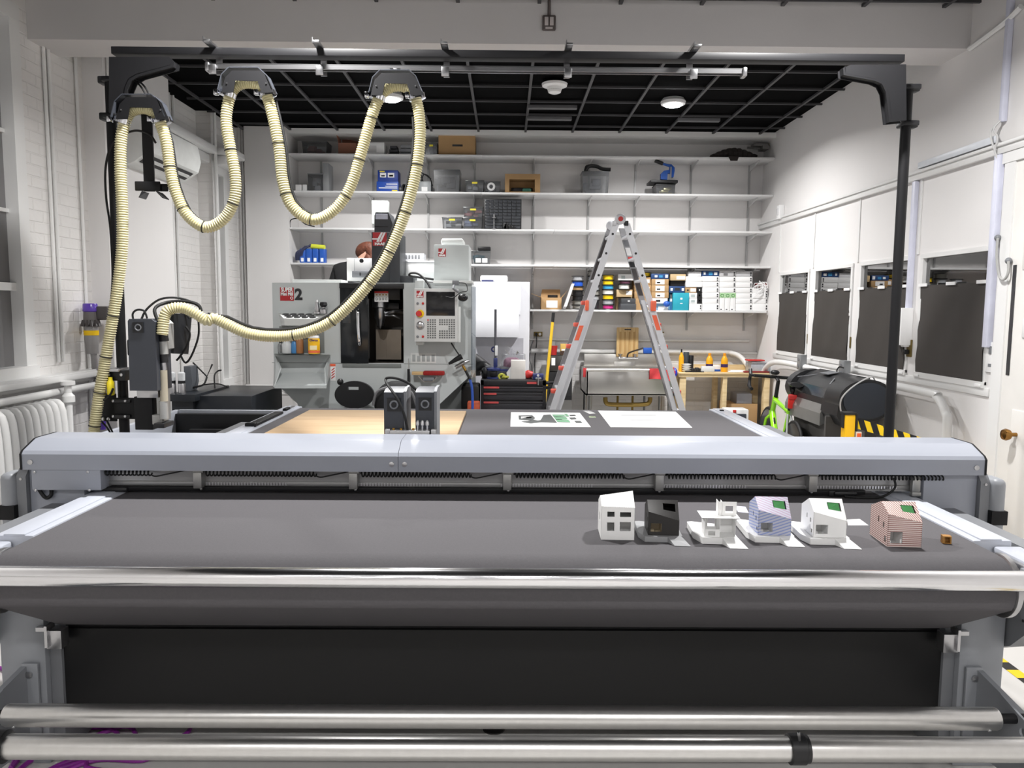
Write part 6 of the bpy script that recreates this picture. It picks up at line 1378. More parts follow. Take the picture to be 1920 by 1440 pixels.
MB().box(x0, x1, YT_ + .02, 8.1, .12, zt2, .008).build('body', TB, t)
MB().box(x0, x1, YT_, YT_ + .02, P(960, 723, YT_).z, zt2, .003).box(x0, x0 + .03, YT_, YT_ + .02, .12, zt2).box(x1 - .035, x1, YT_, YT_ + .02, .12, zt2).build('frame', TB, t)
for k, (pa, pb) in enumerate(((724, 734), (736, 750), (752, 770), (772, 790), (792, 815))):
    q = R(906, pa, 1018, pb, YT_); dw = MB().box(q[0], q[1], YT_ + .002, YT_ + .02, q[2], q[3] - .02, .003).box(q[0], q[1], YT_ - .012, YT_ + .02, q[3] - .02, q[3] - .008, .003).build('drawer', mat('chest_drawer', (56, 56, 60), .35), t)
    if k < 4: l = R(907, pa + .5, [936, 931, 935, 930][k], pa + 4, YT_); MB().box(l[0], l[1], YT_ - .015, YT_ - .012, l[2], l[3]).build('red_label', mat('label_red', (208, 84, 84), .6), dw)
l = R(988, 716, 1006, 720, YT_); MB().box(l[0], l[1], YT_ - .004, YT_, l[2], l[3]).build('red_label', mat('label_red', (208, 84, 84)), t)
MB().tube(smooth_path([P(1024, 718, YT_ + .05), P(1037, 718, YT_ + .05), P(1039, 722, YT_ + .05), P(1036, 726, YT_ + .05), P(1024, 727, YT_ + .05)], 4), .016, 8).build('side_handle', BLACK, t)
for x in (x0 + .06, x1 - .06):
    for y in (7.62, 8.05): MB().cyl((x - .015, y, .06), (x + .015, y, .06), .058, n=16).build('caster', RUBBER, t)
def on(py, y=7.75): return zt2 + .0008
# things on the chest
t = thing('tube_stand', 'blue stand holding a tall grey tube on the tool chest', 'stand', (P(928, 713, 7.75).x, 7.75, zt2)); v = P(928, 700, 7.75); z = lambda py, y=7.75: P(928, py, y).z
NAV = mat('navy_plastic', (46, 56, 110), .4)
MB().lathe([(.07, .001), (.07, .012), (.02, .014), (.02, .05)], (v.x - .02, 7.75, zt2), (0, 0, 1), 20).build('base', NAV, t); MB().box(v.x - .05, v.x + .02, 7.70, 7.80, z(706), z(694), .01).build('clamp_block', BLACK, t); MB().lathe([(.07, 0), (.07, .02), (.02, .03)], (v.x - .015, 7.75, z(694)), (0, 0, 1), 20).build('collar', NAV, t); MB().box(v.x - .015, v.x + .025, 7.73, 7.77, z(688), z(671), .006).build('neck', NAV, t); MB().cyl((v.x + .003, 7.75, z(672)), (v.x + .003, 7.75, z(580)), .012, n=12).build('tube', mat('grey_tube', (84, 84, 90), .45), t); r = R(928, 648, 933, 667, 7.74); MB().box(r[0], r[1], 7.735, 7.765, r[2], r[3], .004).build('paper_sleeve', WHITEP, t); c = P(926, 655, 7.76); MB().torus((c.x, 7.76, c.z), (0, 1, 0), .022, .008, 16, 6).build('ring', NAV, t)
MB().box(v.x + .0, v.x + .13, 7.74, 7.76, z(696), z(692)).build('arm', NAV, t)
r = R(958, 676, 985, 712, 7.7); t = thing('white_carton', 'plain white upright box on the tool chest', 'box', ((r[0] + r[1]) / 2, 7.76, zt2)); MB().box(r[0], r[1], 7.68, 7.84, zt2 + .001, r[3], .003).build('case', mat('carton_white', (236, 232, 226), .5), t); MB().prism([(r[0], zt2 + .001), (r[0] - .03, zt2 + .001), (r[0] - .045, zt2 + .06), (r[0], r[3] - .06)], 'y', 7.70, 7.72).build('side_flap', WHITEP, t)
r = R(910, 687, 960, 696, 7.95); one(MB().box(r[0], r[1], 7.9, 8.05, zt2 + .001, r[3], .006), 'grey_case', mat('case_mid', (96, 98, 104), .5), 'dark grey flat case behind the blue stand on tool chest', 'case')
r = R(940, 664, 985, 690, 8.0); t = thing('plastic_bag', 'clear crumpled bag of purple parts behind the white box on chest', 'bag', ((r[0] + r[1]) / 2, 8.0, zt2)); MB().box(r[0] - .0, r[1], 8.06, 8.09, zt2 + .001, r[3], .01).build('bag', CLEAR, t); q = R(944, 670, 976, 690, 8.0); MB().box(q[0], q[1], 7.9, 8.05, zt2 + .05, q[3], .05, 3).build('purple_parts', mat('plum_parts', (130, 100, 116), .6, 0, .2, 40), t)
w = MB(); rr = random.Random(21)
for i in range(10):
    a = P(950 + rr.uniform(0, 18), 664 + rr.uniform(-6, 4), 8.0); w.add([a, a + Vector((rr.uniform(-.06, .06), .02, rr.uniform(-.05, .06))), a + Vector((rr.uniform(-.06, .06), -.03, rr.uniform(-.02, .08)))], [(0, 1, 2)])
w.build('bag_neck', CLEAR, t)
one(MB().torus((P(941, 707, 7.72).x, 7.72, P(941, 707, 7.72).z), (.2, 1, .2), .03, .014, 14, 6).torus((P(948, 708, 7.72).x, 7.72, zt2 + .015), (0, .2, 1), .03, .012, 14, 6), 'tape_rolls', mat('lime_tape', (214, 214, 90), .5), 'yellow green tape rolls left of the white box on chest', 'tape')
t = thing('cordless_drill', 'red power tool lying on the tool chest right of white box', 'tool', (P(992, 707, 7.75).x, 7.75, zt2)); v = P(992, 705, 7.75); MB().tube([P(985, 703, 7.75), P(990, 702, 7.75), P(997, 703, 7.75), P(999, 705, 7.75)], [.035, .045, .035, .015], 12).build('body', RED, t); MB().box(v.x - .02, v.x + .03, 7.73, 7.78, zt2 + .001, P(992, 708, 7.75).z, .01).build('base', BLACK, t)
t = thing('bench_vise', 'navy blue vise clamped on the right of tool chest', 'vise', (P(1010, 710, 7.65).x, 7.65, zt2)); r = R(999, 701, 1019, 711, 7.65); MB().box(r[0], r[1], 7.62, 7.72, zt2 + .001, r[3], .006).build('body', NAV, t); r = R(1004, 708, 1015, 712, 7.6); MB().box(r[0], r[1], 7.59, 7.615, r[2], r[3], .003).build('jaw', STEEL, t); v = P(1009, 714, 7.53); MB().cyl((v.x, 7.53, P(1009, 722, 7.53).z), (v.x, 7.53, P(1009, 711, 7.53).z), .008, n=8).build('screw', STEEL, t); v = P(1009, 704, 7.6); MB().lathe([(.012, 0), (.012, .02)], (v.x, 7.61, v.z), (0, -1, 0), 10).build('knob', WHITEP, t)
one(MB().torus((P(908, 708, 7.75).x, 7.75, zt2 + .05), (1, .3, 0), .04, .022, 16, 8), 'black_tape', BLACK, 'black tape roll at the left end of tool chest', 'tape')
t = thing('duct_pipe', 'dark grey pipe elbow leaning between mill and tool chest', 'pipe', P(905, 690, 8.15)); MB().tube([P(888, 670, 8.2), P(915, 692, 8.2)], .055, 14).build('straight_pipe', mat('pipe_grey', (70, 70, 72), .5), t); MB().tube(smooth_path([P(892, 704, 8.15), P(893, 692, 8.15), P(905, 686, 8.15), P(912, 690, 8.15)], 5), .055, 14).build('elbow', BLACK, t)
r = R(884, 724, 900, 770, 7.5); one(MB().box(r[0] - .1, r[1] - .01, 7.5, 7.9, .3, r[3], .02), 'black_crate', mat('crate_black', (30, 28, 28), .6, 0, .2, 10), 'black crate in the gap under the mill beside tool chest', 'crate')
q = R(876, 754, 899, 766, 7.3); one(MB().box(q[0], q[1], 7.3, 7.42, .5, q[3], .01), 'orange_case', mat('orange_dull', (180, 80, 50), .6, 0, .2, 20), 'dull orange case low between the mill and tool chest', 'case')
# broom, fridge, cups
t = thing('broom', 'broom with a yellow handle leaning beside the fridge', 'broom', P(1023, 760, 8.5)); a = P(1036, 604, 8.6); b_ = P(1020, 765, 8.5); e_ = a + (b_ - a) * ((a.z - .16) / (a.z - b_.z)); MB().box(e_.x - .14, e_.x + .14, e_.y - .03, e_.y + .03, .10, .17, .015).build('head', BLACK, t); MB().box(e_.x - .15, e_.x + .15, e_.y - .035, e_.y + .035, .004, .10, .01).build('bristles', mat('broom_bristle', (60, 58, 56), .8), t); MB().cyl(a, e_, .017, n=12).build('handle', mat('broom_yellow', (232, 190, 50), .4), t); MB().cyl(a + (a - b_) * .11, a, .018, n=12).build('grip', BLACK, t)
YFr = 8.85; r = R(1030, 667, 1073, 765, YFr); t = thing('small_fridge', 'black and steel small fridge behind the left ladder leg', 'fridge', ((r[0] + r[1]) / 2, 9.1, 0)); MB().box(r[0], r[1], YFr + .02, 9.30, .02, r[3], .006).build('body', BLACK, t); q = R(1030, 668, 1073, 697, YFr); MB().box(q[0], q[1], YFr, YFr + .02, q[2] + .005, q[3], .004).build('freezer_door', mat('fridge_steel', (84, 82, 80), .35, .6), t); MB().box(q[0], q[1], YFr, YFr + .02, .05, q[2] - .005, .004).build('lower_door', BLACK, t); q2 = R(1034, 671, 1041, 685, YFr); MB().box(q2[0], q2[1], YFr - .003, YFr, q2[2], q2[3]).build('paper_note', PAPER, t); q3 = R(1040, 741, 1072, 748, YFr); MB().box(q3[0], q3[1], YFr - .004, YFr, q3[2], q3[3]).build('lower_trim', BLACK, t); q4 = R(1040, 750, 1072, 775, YFr); MB().box(q4[0], q4[1], YFr - .003, YFr, q4[2], q4[3]).build('steel_plate', ALU, t)
ft = r[3]
v = P(1038, 666, 9.0); MB_c = MB().lathe([(.034, 0), (.045, .1), (.047, .105)], (v.x, 9.0, ft + .001), (0, 0, 1), 18); one(MB_c, 'red_cup', RED, 'red plastic cup on top of the small fridge', 'cup')
r = R(1051, 645, 1064, 666, 9.0); t = thing('snack_box', 'small brown and yellow box on the fridge behind ladder leg', 'box', ((r[0] + r[1]) / 2, 9.02, ft)); MB().box(r[0], r[1], 9.0, 9.08, ft + .001, r[3], .003).build('case', mat('snack_yellow', (206, 170, 90), .5), t); MB().box(r[0], r[1], 8.997, 9.0, ft + .004, ft + .045).build('dark_band', mat('snack_brown', (70, 50, 40), .5), t); MB().box(r[0] + .01, r[1] - .02, 8.995, 8.998, ft + .05, ft + .07).build('label', PAPER, t)
r = R(1034, 640, 1041, 655, 9.3); one(MB().box(r[0], r[1], 9.3, 9.39, ft + .001, r[3], .004), 'clear_cup_stack', mat('cup_clear', (222, 222, 224), .2), 'translucent cup stack behind the red cup on fridge', 'cups')
def outlet(px0, py0, px1, py1, label, m=BRASS):
    r = R(px0, py0, px1, py1, 9.40); t = thing('wall_outlet', label, 'outlet', ((r[0] + r[1]) / 2, 9.4, r[2]), 'brass back wall outlets'); MB().box(r[0], r[1], 9.395, 9.42, r[2], r[3], .004).build('plate', m, t); c = ((r[0] + r[1]) / 2, (r[2] + r[3]) / 2)
    for u in (-.022, .022): MB().lathe([(.017, 0), (.017, .004)], (c[0] + u, 9.395, c[1]), (0, -1, 0), 12).build('socket', BLACK if u < 0 else WHITEP, t)
OB = mat('outlet_brass', (120, 104, 60), .4, .6)
outlet(1001, 622, 1017, 631, 'brass outlet with plug on back wall left of the yellow broom', OB); outlet(1236, 622, 1245, 632, 'brass outlet on back wall half hidden by right ladder leg', OB)
one(MB().tube(smooth_path([P(1006, 628, 9.38), P(1006, 645, 9.37), P(1003, 670, 9.36), P(1003, 700, 9.35), P(1004, 720, 9.3)], 6), .006, 6), 'electric_cord', RUBBER, 'black cord hanging from the outlet left of the broom', 'cord')
one(MB().tube(smooth_path([P(1003, 630, 9.39), P(996, 650, 9.38), P(993, 672, 9.37), P(997, 690, 9.36), P(995, 712, 9.3)], 6), .005, 6), 'electric_cord', GREYP, 'grey cord hanging beside the black one left of broom', 'cord')
# pipes along the back wall and right wall
m = MB(); zb_ = P(1200, 659, 9.33).z
m.tube(smooth_path([(.30, 9.345, zb_), (1.0, 9.345, zb_), (2.55, 9.345, zb_), (2.72, 9.335, zb_ - .01), (2.83, 9.3, zb_ - .06), (2.9, 9.2, zb_ - .17), (2.93, 9.05, zb_ - .23), (2.96, 8.9, zb_ - .235)], 8), .03, 12)
one(m, 'heating_pipe', WHITE2, 'white pipe along the back wall above the sink, bending down in the corner', 'pipe')
m = MB().tube(smooth_path([(2.96, 8.899, zb_ - .235), (2.975, 8.5, 1.13), (2.975, 7.0, 1.13), (2.975, 5.45, 1.13), (2.975, 5.28, 1.11), (2.975, 5.17, 1.02), (2.975, 5.14, .88), (2.975, 5.14, 0.02)], 8), .03, 12)
one(m, 'heating_pipe', WHITE2, 'white pipe along the right wall under the windows, bending to the floor', 'pipe')
one(MB().cyl((-.3, 9.39, P(1200, 638, 9.39).z), (2.95, 9.39, P(1200, 638, 9.39).z), .013, n=8), 'wall_conduit', WHITE2, 'thin white conduit along the back wall above the sink', 'conduit')
# ------------------------------------------------------------------ sink
SS = mat('stainless', (206, 204, 200), .36, 1.0, .05, 3)
YK = 8.62
t = thing('utility_sink', 'wide stainless steel sink with backsplash behind the ladder', 'sink', (P(1180, 760, 8.9).x, 8.95, 0))
r = R(1095, 664, 1250, 695, 9.28); MB().box(r[0], r[1], 9.27, 9.32, .95, r[3], .006).build('backsplash', SS, t)
f = R(1099, 694, 1266, 742, YK); zr_ = f[3]
MB().box(f[0], f[1], YK, YK + .02, f[2], zr_, .006).box(f[0], f[1], 9.2, 9.27, f[2], zr_).box(f[0], f[0] + .02, YK, 9.27, f[2], zr_).box(f[1] - .02, f[1], YK, 9.27, f[2], zr_).box(f[0], f[1], YK, 9.27, f[2], f[2] + .02).build('basin', SS, t)
MB().cyl((f[0], YK, zr_), (f[1], YK, zr_), .018, n=12).build('front_rim', SS, t)
MB().box(f[0] + .4, f[0] + .65, 9.262, 9.27, f[3] - .18, f[3] + .05, .01).build('basin_plate', SS, t)
for x in (f[0] + .05, f[1] - .05):
    for y in (YK + .05, 9.2): MB().cyl((x, y, 0), (x, y, f[2]), .022, n=12).build('leg', ALU, t)
GB = mat('pipe_brass', (150, 126, 70), .4, .8)
MB().tube(smooth_path([P(1135, 745, 8.8), P(1136, 754, 8.8), P(1143, 758, 8.8), P(1176, 759, 8.8), P(1210, 758, 8.8), P(1218, 753, 8.8), P(1219, 745, 8.8)], 5), .026, 10).build('drain_pipe', GB, t)
for px in (1158, 1186, 1208): v = P(px, 750, 8.9); MB().cyl((v.x, 8.9, .3), (v.x, 8.9, f[2]), .013, n=8).build('supply_pipe', GREYP if px > 1200 else GB, t)
fz = P(1176, 671, 9.2).z
fa = MB().cyl(P(1160, 671, 9.2), P(1196, 671, 9.2), .012, n=10)
for px in (1163, 1190): v = P(px, 670, 9.2); fa.lathe([(.014, -.01), (.014, .03), (.03, .034), (.03, .042)], (v.x, 9.2, v.z), (0, 0, 1), 12)
fa.cyl(P(1163, 671, 9.2), P(1163, 671, 9.275), .012, n=8).cyl(P(1190, 671, 9.2), P(1190, 671, 9.275), .012, n=8); fa.build('faucet', CHROME, t)
MB().tube(smooth_path([P(1176, 670, 9.2), P(1178, 663, 9.15), P(1186, 659, 9.1), P(1200, 655, 9.0), P(1206, 653, 8.98)], 5), .010, 8).build('spout', mat('spout_dark', (90, 84, 80), .35, .8), t)
r = R(1206, 652, 1222, 663, 8.97); one(MB().box(r[0], r[1], 8.95, 8.99, r[2], r[3], .008), 'blue_cloth', BLUE, 'small blue cloth hanging on the faucet spout', 'cloth')
r = R(1156, 614, 1197, 672, 9.24); t = thing('cutting_board', 'striped wooden cutting board leaning behind the faucet', 'cutting board', ((r[0] + r[1]) / 2, 9.25, r[2])); w = r[1] - r[0]
MB().box(r[0], r[1], 9.235, 9.262, r[2] + .02, r[3], .008).build('board', wood_mat('board_wood', (212, 182, 130), (190, 156, 104), (30, 6, 2), 2), t)
for k in range(4): MB().box(r[0] + w * (.12 + k * .21), r[0] + w * (.21 + k * .21), 9.2335, 9.236, r[2] + .02, r[3] - .05).build('dark_stripe', wood_mat('board_stripe', (188, 152, 98), (166, 130, 80), (30, 6, 2), 2), t)
MB().box(r[0] + w * .35, r[0] + w * .65, 9.233, 9.236, r[3] - .03, r[3] - .018).build('branding', INK, t)
RC = mat('red_cloth', (206, 66, 70), .8, 0, .08, 10, .2, 60)
def cloth(px0, py0, px1, py1, y, label):
    r = R(px0, py0, px1, py1, y); m = MB(); n = 10; vv = []
    for j in range(5):
        for i in range(n + 1):
            u = i / n; v = j / 4; vv.append((r[0] + (r[1] - r[0]) * u, y - .022 - .012 * math.sin(u * 9 + j) * v, r[3] + .02 - (r[3] - r[2]) * v * (1 - .12 * math.sin(u * PI * 1.0 + .6) * (j == 4))))
    m.add(vv, [(j * (n + 1) + i, j * (n + 1) + i + 1, (j + 1) * (n + 1) + i + 1, (j + 1) * (n + 1) + i) for j in range(4) for i in range(n)]); k = len(m.v)
    m.add([(a[0], a[1] + .006, a[2]) for a in vv], [(j * (n + 1) + i, (j + 1) * (n + 1) + i, (j + 1) * (n + 1) + i + 1, j * (n + 1) + i + 1) for j in range(4) for i in range(n)])
    return one(m, 'red_towel', RC, label, 'towel', 'red towels on the sink')
cloth(1217, 694, 1256, 716, YK, 'red towel over the sink rim behind the right ladder leg'); cloth(1093, 693, 1100, 712, YK + .1, 'narrow red towel at the left end of the sink')
r = R(1260, 690, 1271, 708, 8.6); t = thing('blue_pouch', 'blue and white pouch between ladder and wooden bench', 'pouch', ((r[0] + r[1]) / 2, 8.6, r[2])); MB().ball(((r[0] + r[1]) / 2, 8.62, (r[2] + r[3]) / 2), ((r[1] - r[0]) / 2, .02, (r[3] - r[2]) / 2)).build('pouch_body', mat('royal_blue', (40, 60, 200), .4), t); MB().ball(((r[0] + r[1]) / 2 - .01, 8.605, (r[2] + r[3]) / 2), (.02, .012, .025)).build('emblem', RED, t)
# ------------------------------------------------------------------ wooden bench and its things
WD = wood_mat('pine', (226, 204, 162), (208, 182, 136), (1, 14, 14), 2)
YW = 8.72
t = thing('workbench', 'raw pine workbench standing against the back wall right of sink', 'workbench', (P(1360, 760, 9).x, 9.0, 0))
r = R(1273, 699, 1443, 706, YW); bz = r[3]
MB().box(r[0], r[1], YW, 9.30, bz - .02, bz, .003).build('bench_top', WD, t); MB().box(r[0], r[1], YW + .01, YW + .05, r[2] - .01, bz - .02, .002).build('front_rail', WD, t)
for px0, px1 in ((1274, 1286), (1355, 1363), (1433, 1443)):
    q = R(px0, 706, px1, 760, YW + .02); MB().box(q[0], q[1], YW + .02, YW + .11, 0, bz - .02, .002).build('leg', WD, t); MB().box(q[0] + .02, q[1] + .02, 9.2, 9.29, 0, bz - .02, .002).build('leg', WD, t)
MB().box(r[0] + .03, r[1] - .03, YW + .12, 9.2, .22, .24).build('lower_shelf', WD, t)
MB().box(r[0] + .3, r[1] - .05, 9.27, 9.29, bz, bz + .055).build('back_rail', WD, t)
lzb = lambda px, prof, y, m, name, par, n=18: MB().lathe([(w * y / F_PX, bz + .0008 + h * y / F_PX) for w, h in prof], (P(px, 690, y).x, y, 0), (0, 0, 1), n).build(name, m, par)
def bt(name, label, cat, px, y, group=None): return thing(name, label, cat, (P(px, 690, y).x, y, bz), group)
OJ = mat('orange_soap', (236, 170, 30), .3)
t = bt('soap_bottle', 'tall orange dish soap bottle at the left end of the bench', 'bottle', 1269, 8.9); tb = P(1269, 690, 8.9).x
one_t = lzb(1277, [(4.5, 0), (4.8, 2), (4.8, 26), (3.6, 31), (2, 33), (2, 36)], 8.85, OJ, 'body', t); lzb(1277, [(1.5, 36), (1.5, 42)], 8.85, BLACK, 'pump', t)
t = bt('tumbler', 'taller dark tumbler behind the white bowls', 'tumbler', 1283, 8.95, 'dark tumblers'); lzb(1286, [(5, 0), (5.5, 34), (5, 35)], 8.98, mat('tumbler_slate', (60, 66, 70), .35), 'cup', t)
t = bt('tumbler', 'shorter black tumbler right of the white bowls', 'tumbler', 1293, 8.98, 'dark tumblers'); lzb(1295, [(4.6, 0), (5.2, 28), (4.8, 29)], 8.98, BLACK, 'cup', t)
for k in range(4):
    m = MB(); y = 8.8; s = y / F_PX; c = P(1287, 690, y); z0 = bz + .002 + k * 3.8 * s
    one(m.lathe([(5 * s, 0), (9.2 * s, 3.2 * s), (9.4 * s, 3.5 * s), (8.8 * s, 3.5 * s), (4.8 * s, .6 * s)], (c.x, y, z0), (0, 0, 1), 24), 'white_bowl', mat('porcelain', (240, 240, 238), .2), 'white bowl in the bench stack, %s of four' % ['lowest', 'second', 'third', 'topmost'][k], 'bowl', 'white bowl stack')
for k, px in enumerate((1330, 1358)):
    t = bt('soap_bottle', 'orange soap bottle with label, %s one on the bench' % ['middle', 'rightmost'][k], 'bottle', px, 8.85, 'orange soap bottles')
    lzb(px, [(6, 0), (6.5, 2), (6.5, 20), (6.0, 24), (4.0, 27.5), (2.8, 30)], 8.85, OJ, 'body', t); lzb(px, [(2.8, 30), (2.8, 34.5), (2.2, 35)], 8.85, mat('soap_cap', (230, 150, 30), .3), 'cap', t)
    a = P(px - 5.5, 690, 8.8); b_ = P(px + 5.5, 690, 8.8); MB().lathe([(6.62 * 8.85 / F_PX, bz + 9 * .0061), (6.62 * 8.85 / F_PX, bz + 15 * .0061)], (P(px, 690, 8.85).x, 8.85, 0), (0, 0, 1), 18).build('navy_label', mat('soap_label', (60, 40, 90), .4), t)
t = bt('food_container', 'low translucent container on the bench before the middle soap bottle', 'container', 1328, 8.78); r = R(1315, 686, 1340, 697, 8.76); MB().box(r[0], r[1], 8.75, 8.9 - .1, bz + .001, bz + .07, .012).build('tub', mat('container', (222, 224, 224), .25), t)
t = bt('paper_box', 'small white and blue box between the two soap bottles', 'box', 1344, 8.9); r = R(1338, 682, 1351, 697, 8.9); MB().box(r[0], r[1], 8.9, 9.0, bz + .001, r[3] - .02, .003).build('case', PAPER, t); MB().box(r[0], r[1], 8.897, 8.9, bz + .001, bz + .025).build('blue_band', BLUE, t)
one(MB().box(P(1283, 690, 8.8).x, P(1318, 690, 8.8).x, 8.74, 8.78, bz + .0008, bz + .012, .003), 'black_tray', BLACK, 'thin black tray at left front of the bench', 'tray')
m = MB(); rr = random.Random(4)
for i in range(5): cx = P(1298 + i * 4.5, 690, 8.86).x; m.box(cx - .02, cx + .025, 8.84, 8.9, bz + .0008, bz + rr.uniform(.03, .07), .006)
one(m, 'small_tools', mat('tool_dark', (50, 50, 52), .5), 'small dark tools beside the white bowls on bench', 'tools')
one(MB().box(P(1366, 690, 8.8).x, P(1400, 690, 8.8).x, 8.76, 8.9, bz + .0008, bz + .012, .003).box(P(1372, 690, 8.8).x, P(1396, 690, 8.8).x, 8.78, 8.88, bz + .012, bz + .022, .003), 'folded_paper', PAPER, 'folded white paper on the right of the bench', 'paper')
one(MB().box(P(1392, 690, 8.8).x, P(1440, 690, 8.8).x, 8.74, 8.8, bz + .0008, bz + .018, .005), 'red_mat', mat('dark_red_cloth', (130, 36, 40), .7), 'dark red folded cloth at right end of the bench', 'cloth')
t = thing('parts_box', 'clear lidded parts box with handle on right end of bench', 'box', (P(1424, 690, 8.95).x, 8.95, bz)); r = R(1405, 672, 1444, 697, 8.95); MB().box(r[0], r[1], 8.88, 9.1, bz + .001, bz + .10, .006).build('box_shell', mat('clear_box', (170, 174, 182), .2, 0, .1, 20), t); MB().box(r[0], r[1] - .02, 8.87, 9.1, bz + .10, bz + .115, .003).build('lid', mat('lid_grey', (190, 192, 198), .3), t); MB().box(r[0] - .04, r[0] + .15, 8.86, 9.0, bz + .125, bz + .14, .003).build('red_tray', RED, t)
q = R(1381, 738, 1410, 757, 8.85); one(MB().box(q[0], q[1], 8.85, 9.1, q[2], q[3], .004).box(q[0] + .005, q[1] - .1, 8.845, 8.852, q[2] + .01, q[3] - .01), 'grey_carton', mat('grey_carton', (140, 140, 146), .6), 'grey carton on top of the brown carton below the bench', 'box')
q2 = R(1363, 755, 1420, 790, 8.84); one(MB().box(q2[0], q2[1], 8.84, 9.18, .241, q[2] - .001, .004), 'brown_carton', CARD, 'large brown carton on bench lower shelf', 'box')
q = R(1362, 768, 1405, 800, 8.4); t = thing('drill_case', 'dark case with white edge and red latch below the bench', 'case', ((q[0] + q[1]) / 2, 8.45, 0)); MB().box(q[0], q[1], 8.42, 8.62, 0.0, q[3], .015).build('shell', WHITEP, t); MB().box(q[0], q[1] - .03, 8.41, 8.425, .02, q[3] - .05, .004).build('front', mat('case_slate', (58, 62, 72), .45), t); v = R(1375, 769, 1381, 774, 8.4); MB().box(v[0], v[1], 8.405, 8.42, v[2], v[3], .003).build('latch', RED, t)

# ------------------------------------------------------------------ bicycle (runs away from the camera along the right side)
XB = 2.50; YR_, YFw = 6.72, 7.70; RW = .368
GRN_ = mat('bike_green', (150, 226, 20), .25, 0, .02, coat=.6)
B = thing('bicycle', 'lime green road bicycle parked between table and the large printer', 'bicycle', (XB, 7.25, 0))
lean = Matrix.Translation((XB, YR_, 0)) @ Matrix.Rotation(math.radians(-6.0), 4, 'Z') @ Matrix.Rotation(math.radians(3.5), 4, 'Y') @ Matrix.Translation((0, -YR_, 0))
def bp_(x, y, z): return lean @ Vector((x, y, z))
def wheel(y, nm):
    m = MB().torus((0, y, RW + .002), (1, 0, 0), RW - .014, .0145, 48, 10).tf(lean); w = m.build(nm, RUBBER, B)
    MB().lathe([(RW - .028, -.011), (RW - .028, .011), (RW - .055, .007), (RW - .055, -.007), (RW - .028, -.011)], (0, y, RW + .002), (1, 0, 0), 48).tf(lean).build('rim', mat('rim_dark', (60, 60, 62), .3, .5), w)
    s = MB(); s2 = MB()
    for k in range(20):
        a = k * 2 * PI / 20; s.cyl((.02 if k % 2 else -.02, y + .02 * math.cos(a + .6), RW + .02 * math.sin(a + .6)), (0, y + (RW - .04) * math.cos(a), RW + (RW - .04) * math.sin(a)), .0022, n=4)
    s.tf(lean).build('spokes', STEEL, w); MB().cyl((-.05, y, RW), (.05, y, RW), .022, n=12).tf(lean).build('hub', BLACK, w); return w
wheel(YR_, 'wheel'); wheel(YFw, 'wheel')
bbk = (0, YR_ + .41, .28); seatc = (0, YR_ + .24, .80); headt = (0, YFw - .11 - .10, .86); headb = (0, YFw - .06 - .06, .68)
fr = MB().tube([headt, (0, (headt[1] + headb[1]) / 2, (headt[2] + headb[2]) / 2), headb], [.026, .024, .030], 14)
fr.tube([Vector(headb) + Vector((0, -.01, .03)), bbk], [.032, .030], 14).tube([Vector(headt) + Vector((0, 0, -.03)), (0, seatc[1] + .02, seatc[2] - .02)], [.024, .018], 12).tube([(0, seatc[1], seatc[2]), bbk], [.018, .020], 12)
fr.cyl((-.04, bbk[1], bbk[2]), (.04, bbk[1], bbk[2]), .026, n=14)
for s in (-1, 1):
    fr.tube([(s * .02, bbk[1] - .02, bbk[2]), (s * .06, YR_ + .02, RW)], [.012, .009], 8)
fr.tf(lean).build('frame', GRN_, B)
ss = MB()
for s in (-1, 1): ss.tube([(s * .012, seatc[1] - .01, seatc[2] - .04), (s * .035, YR_ + .1, RW + .22), (s * .06, YR_ + .01, RW + .01)], [.010, .010, .009], 8)
ss.tf(lean).build('seat_stays', mat('stay_grey', (176, 180, 178), .3, .3), B)
fk_ = MB()
for s in (-1, 1): fk_.tube([(s * .012, headb[1], headb[2] - .01), (s * .042, headb[1] + .03, headb[2] - .05), (s * .05, YFw, RW)], [.016, .015, .010], 8)
fk_.tf(lean).build('fork', GRN_, B)
MB().tube([(0, seatc[1], seatc[2]), (0, seatc[1] - .06, seatc[2] + .20)], .016, 10).tf(lean).build('seat_post', BLACK, B)
MB().box(-.03, .03, seatc[1] - .075, seatc[1] - .03, seatc[2] + .02, seatc[2] + .14, .012).tf(lean).build('rear_reflector', mat('reflector_red', (210, 46, 40), .2), B)
MB().box(-.035, .035, seatc[1] - .09, seatc[1] - .04, seatc[2] + .105, seatc[2] + .15, .01).tf(lean).build('tail_lamp', RED, B)
sd = MB().tube([(0, seatc[1] + .10, seatc[2] + .185), (0, seatc[1] - .02, seatc[2] + .19), (0, seatc[1] - .12, seatc[2] + .20), (0, seatc[1] - .17, seatc[2] + .205)], [.018, .03, .065, .06], 12); sd.v = [Vector((v.x, v.y, (v.z - (seatc[2] + .19)) * .35 + seatc[2] + .19)) for v in sd.v]
sd.tf(lean @ Matrix.Translation((0, 0, .05))).build('saddle', BLACK, B)
hz_ = headt[2] + .19
MB().tube([headt, (0, headt[1] - .03, hz_ - .03), (0, headt[1] + .06, hz_)], [.02, .018, .018], 10).tf(lean).build('stem', BLACK, B)
yb_ = headt[1] + .06
hb = MB().tube(smooth_path([(-.215, yb_ + .0, hz_), (0, yb_, hz_), (.215, yb_, hz_)], 4), .016, 10)
for s in (-1, 1): hb.tube(smooth_path([(s * .20, yb_, hz_), (s * .225, yb_ + .03, hz_), (s * .228, yb_ + .09, hz_ - .01), (s * .230, yb_ + .11, hz_ - .06), (s * .232, yb_ + .06, hz_ - .12), (s * .235, yb_ - .05, hz_ - .13)], 5), .016, 10)
hb.tf(lean).build('handlebar', RUBBER, B)
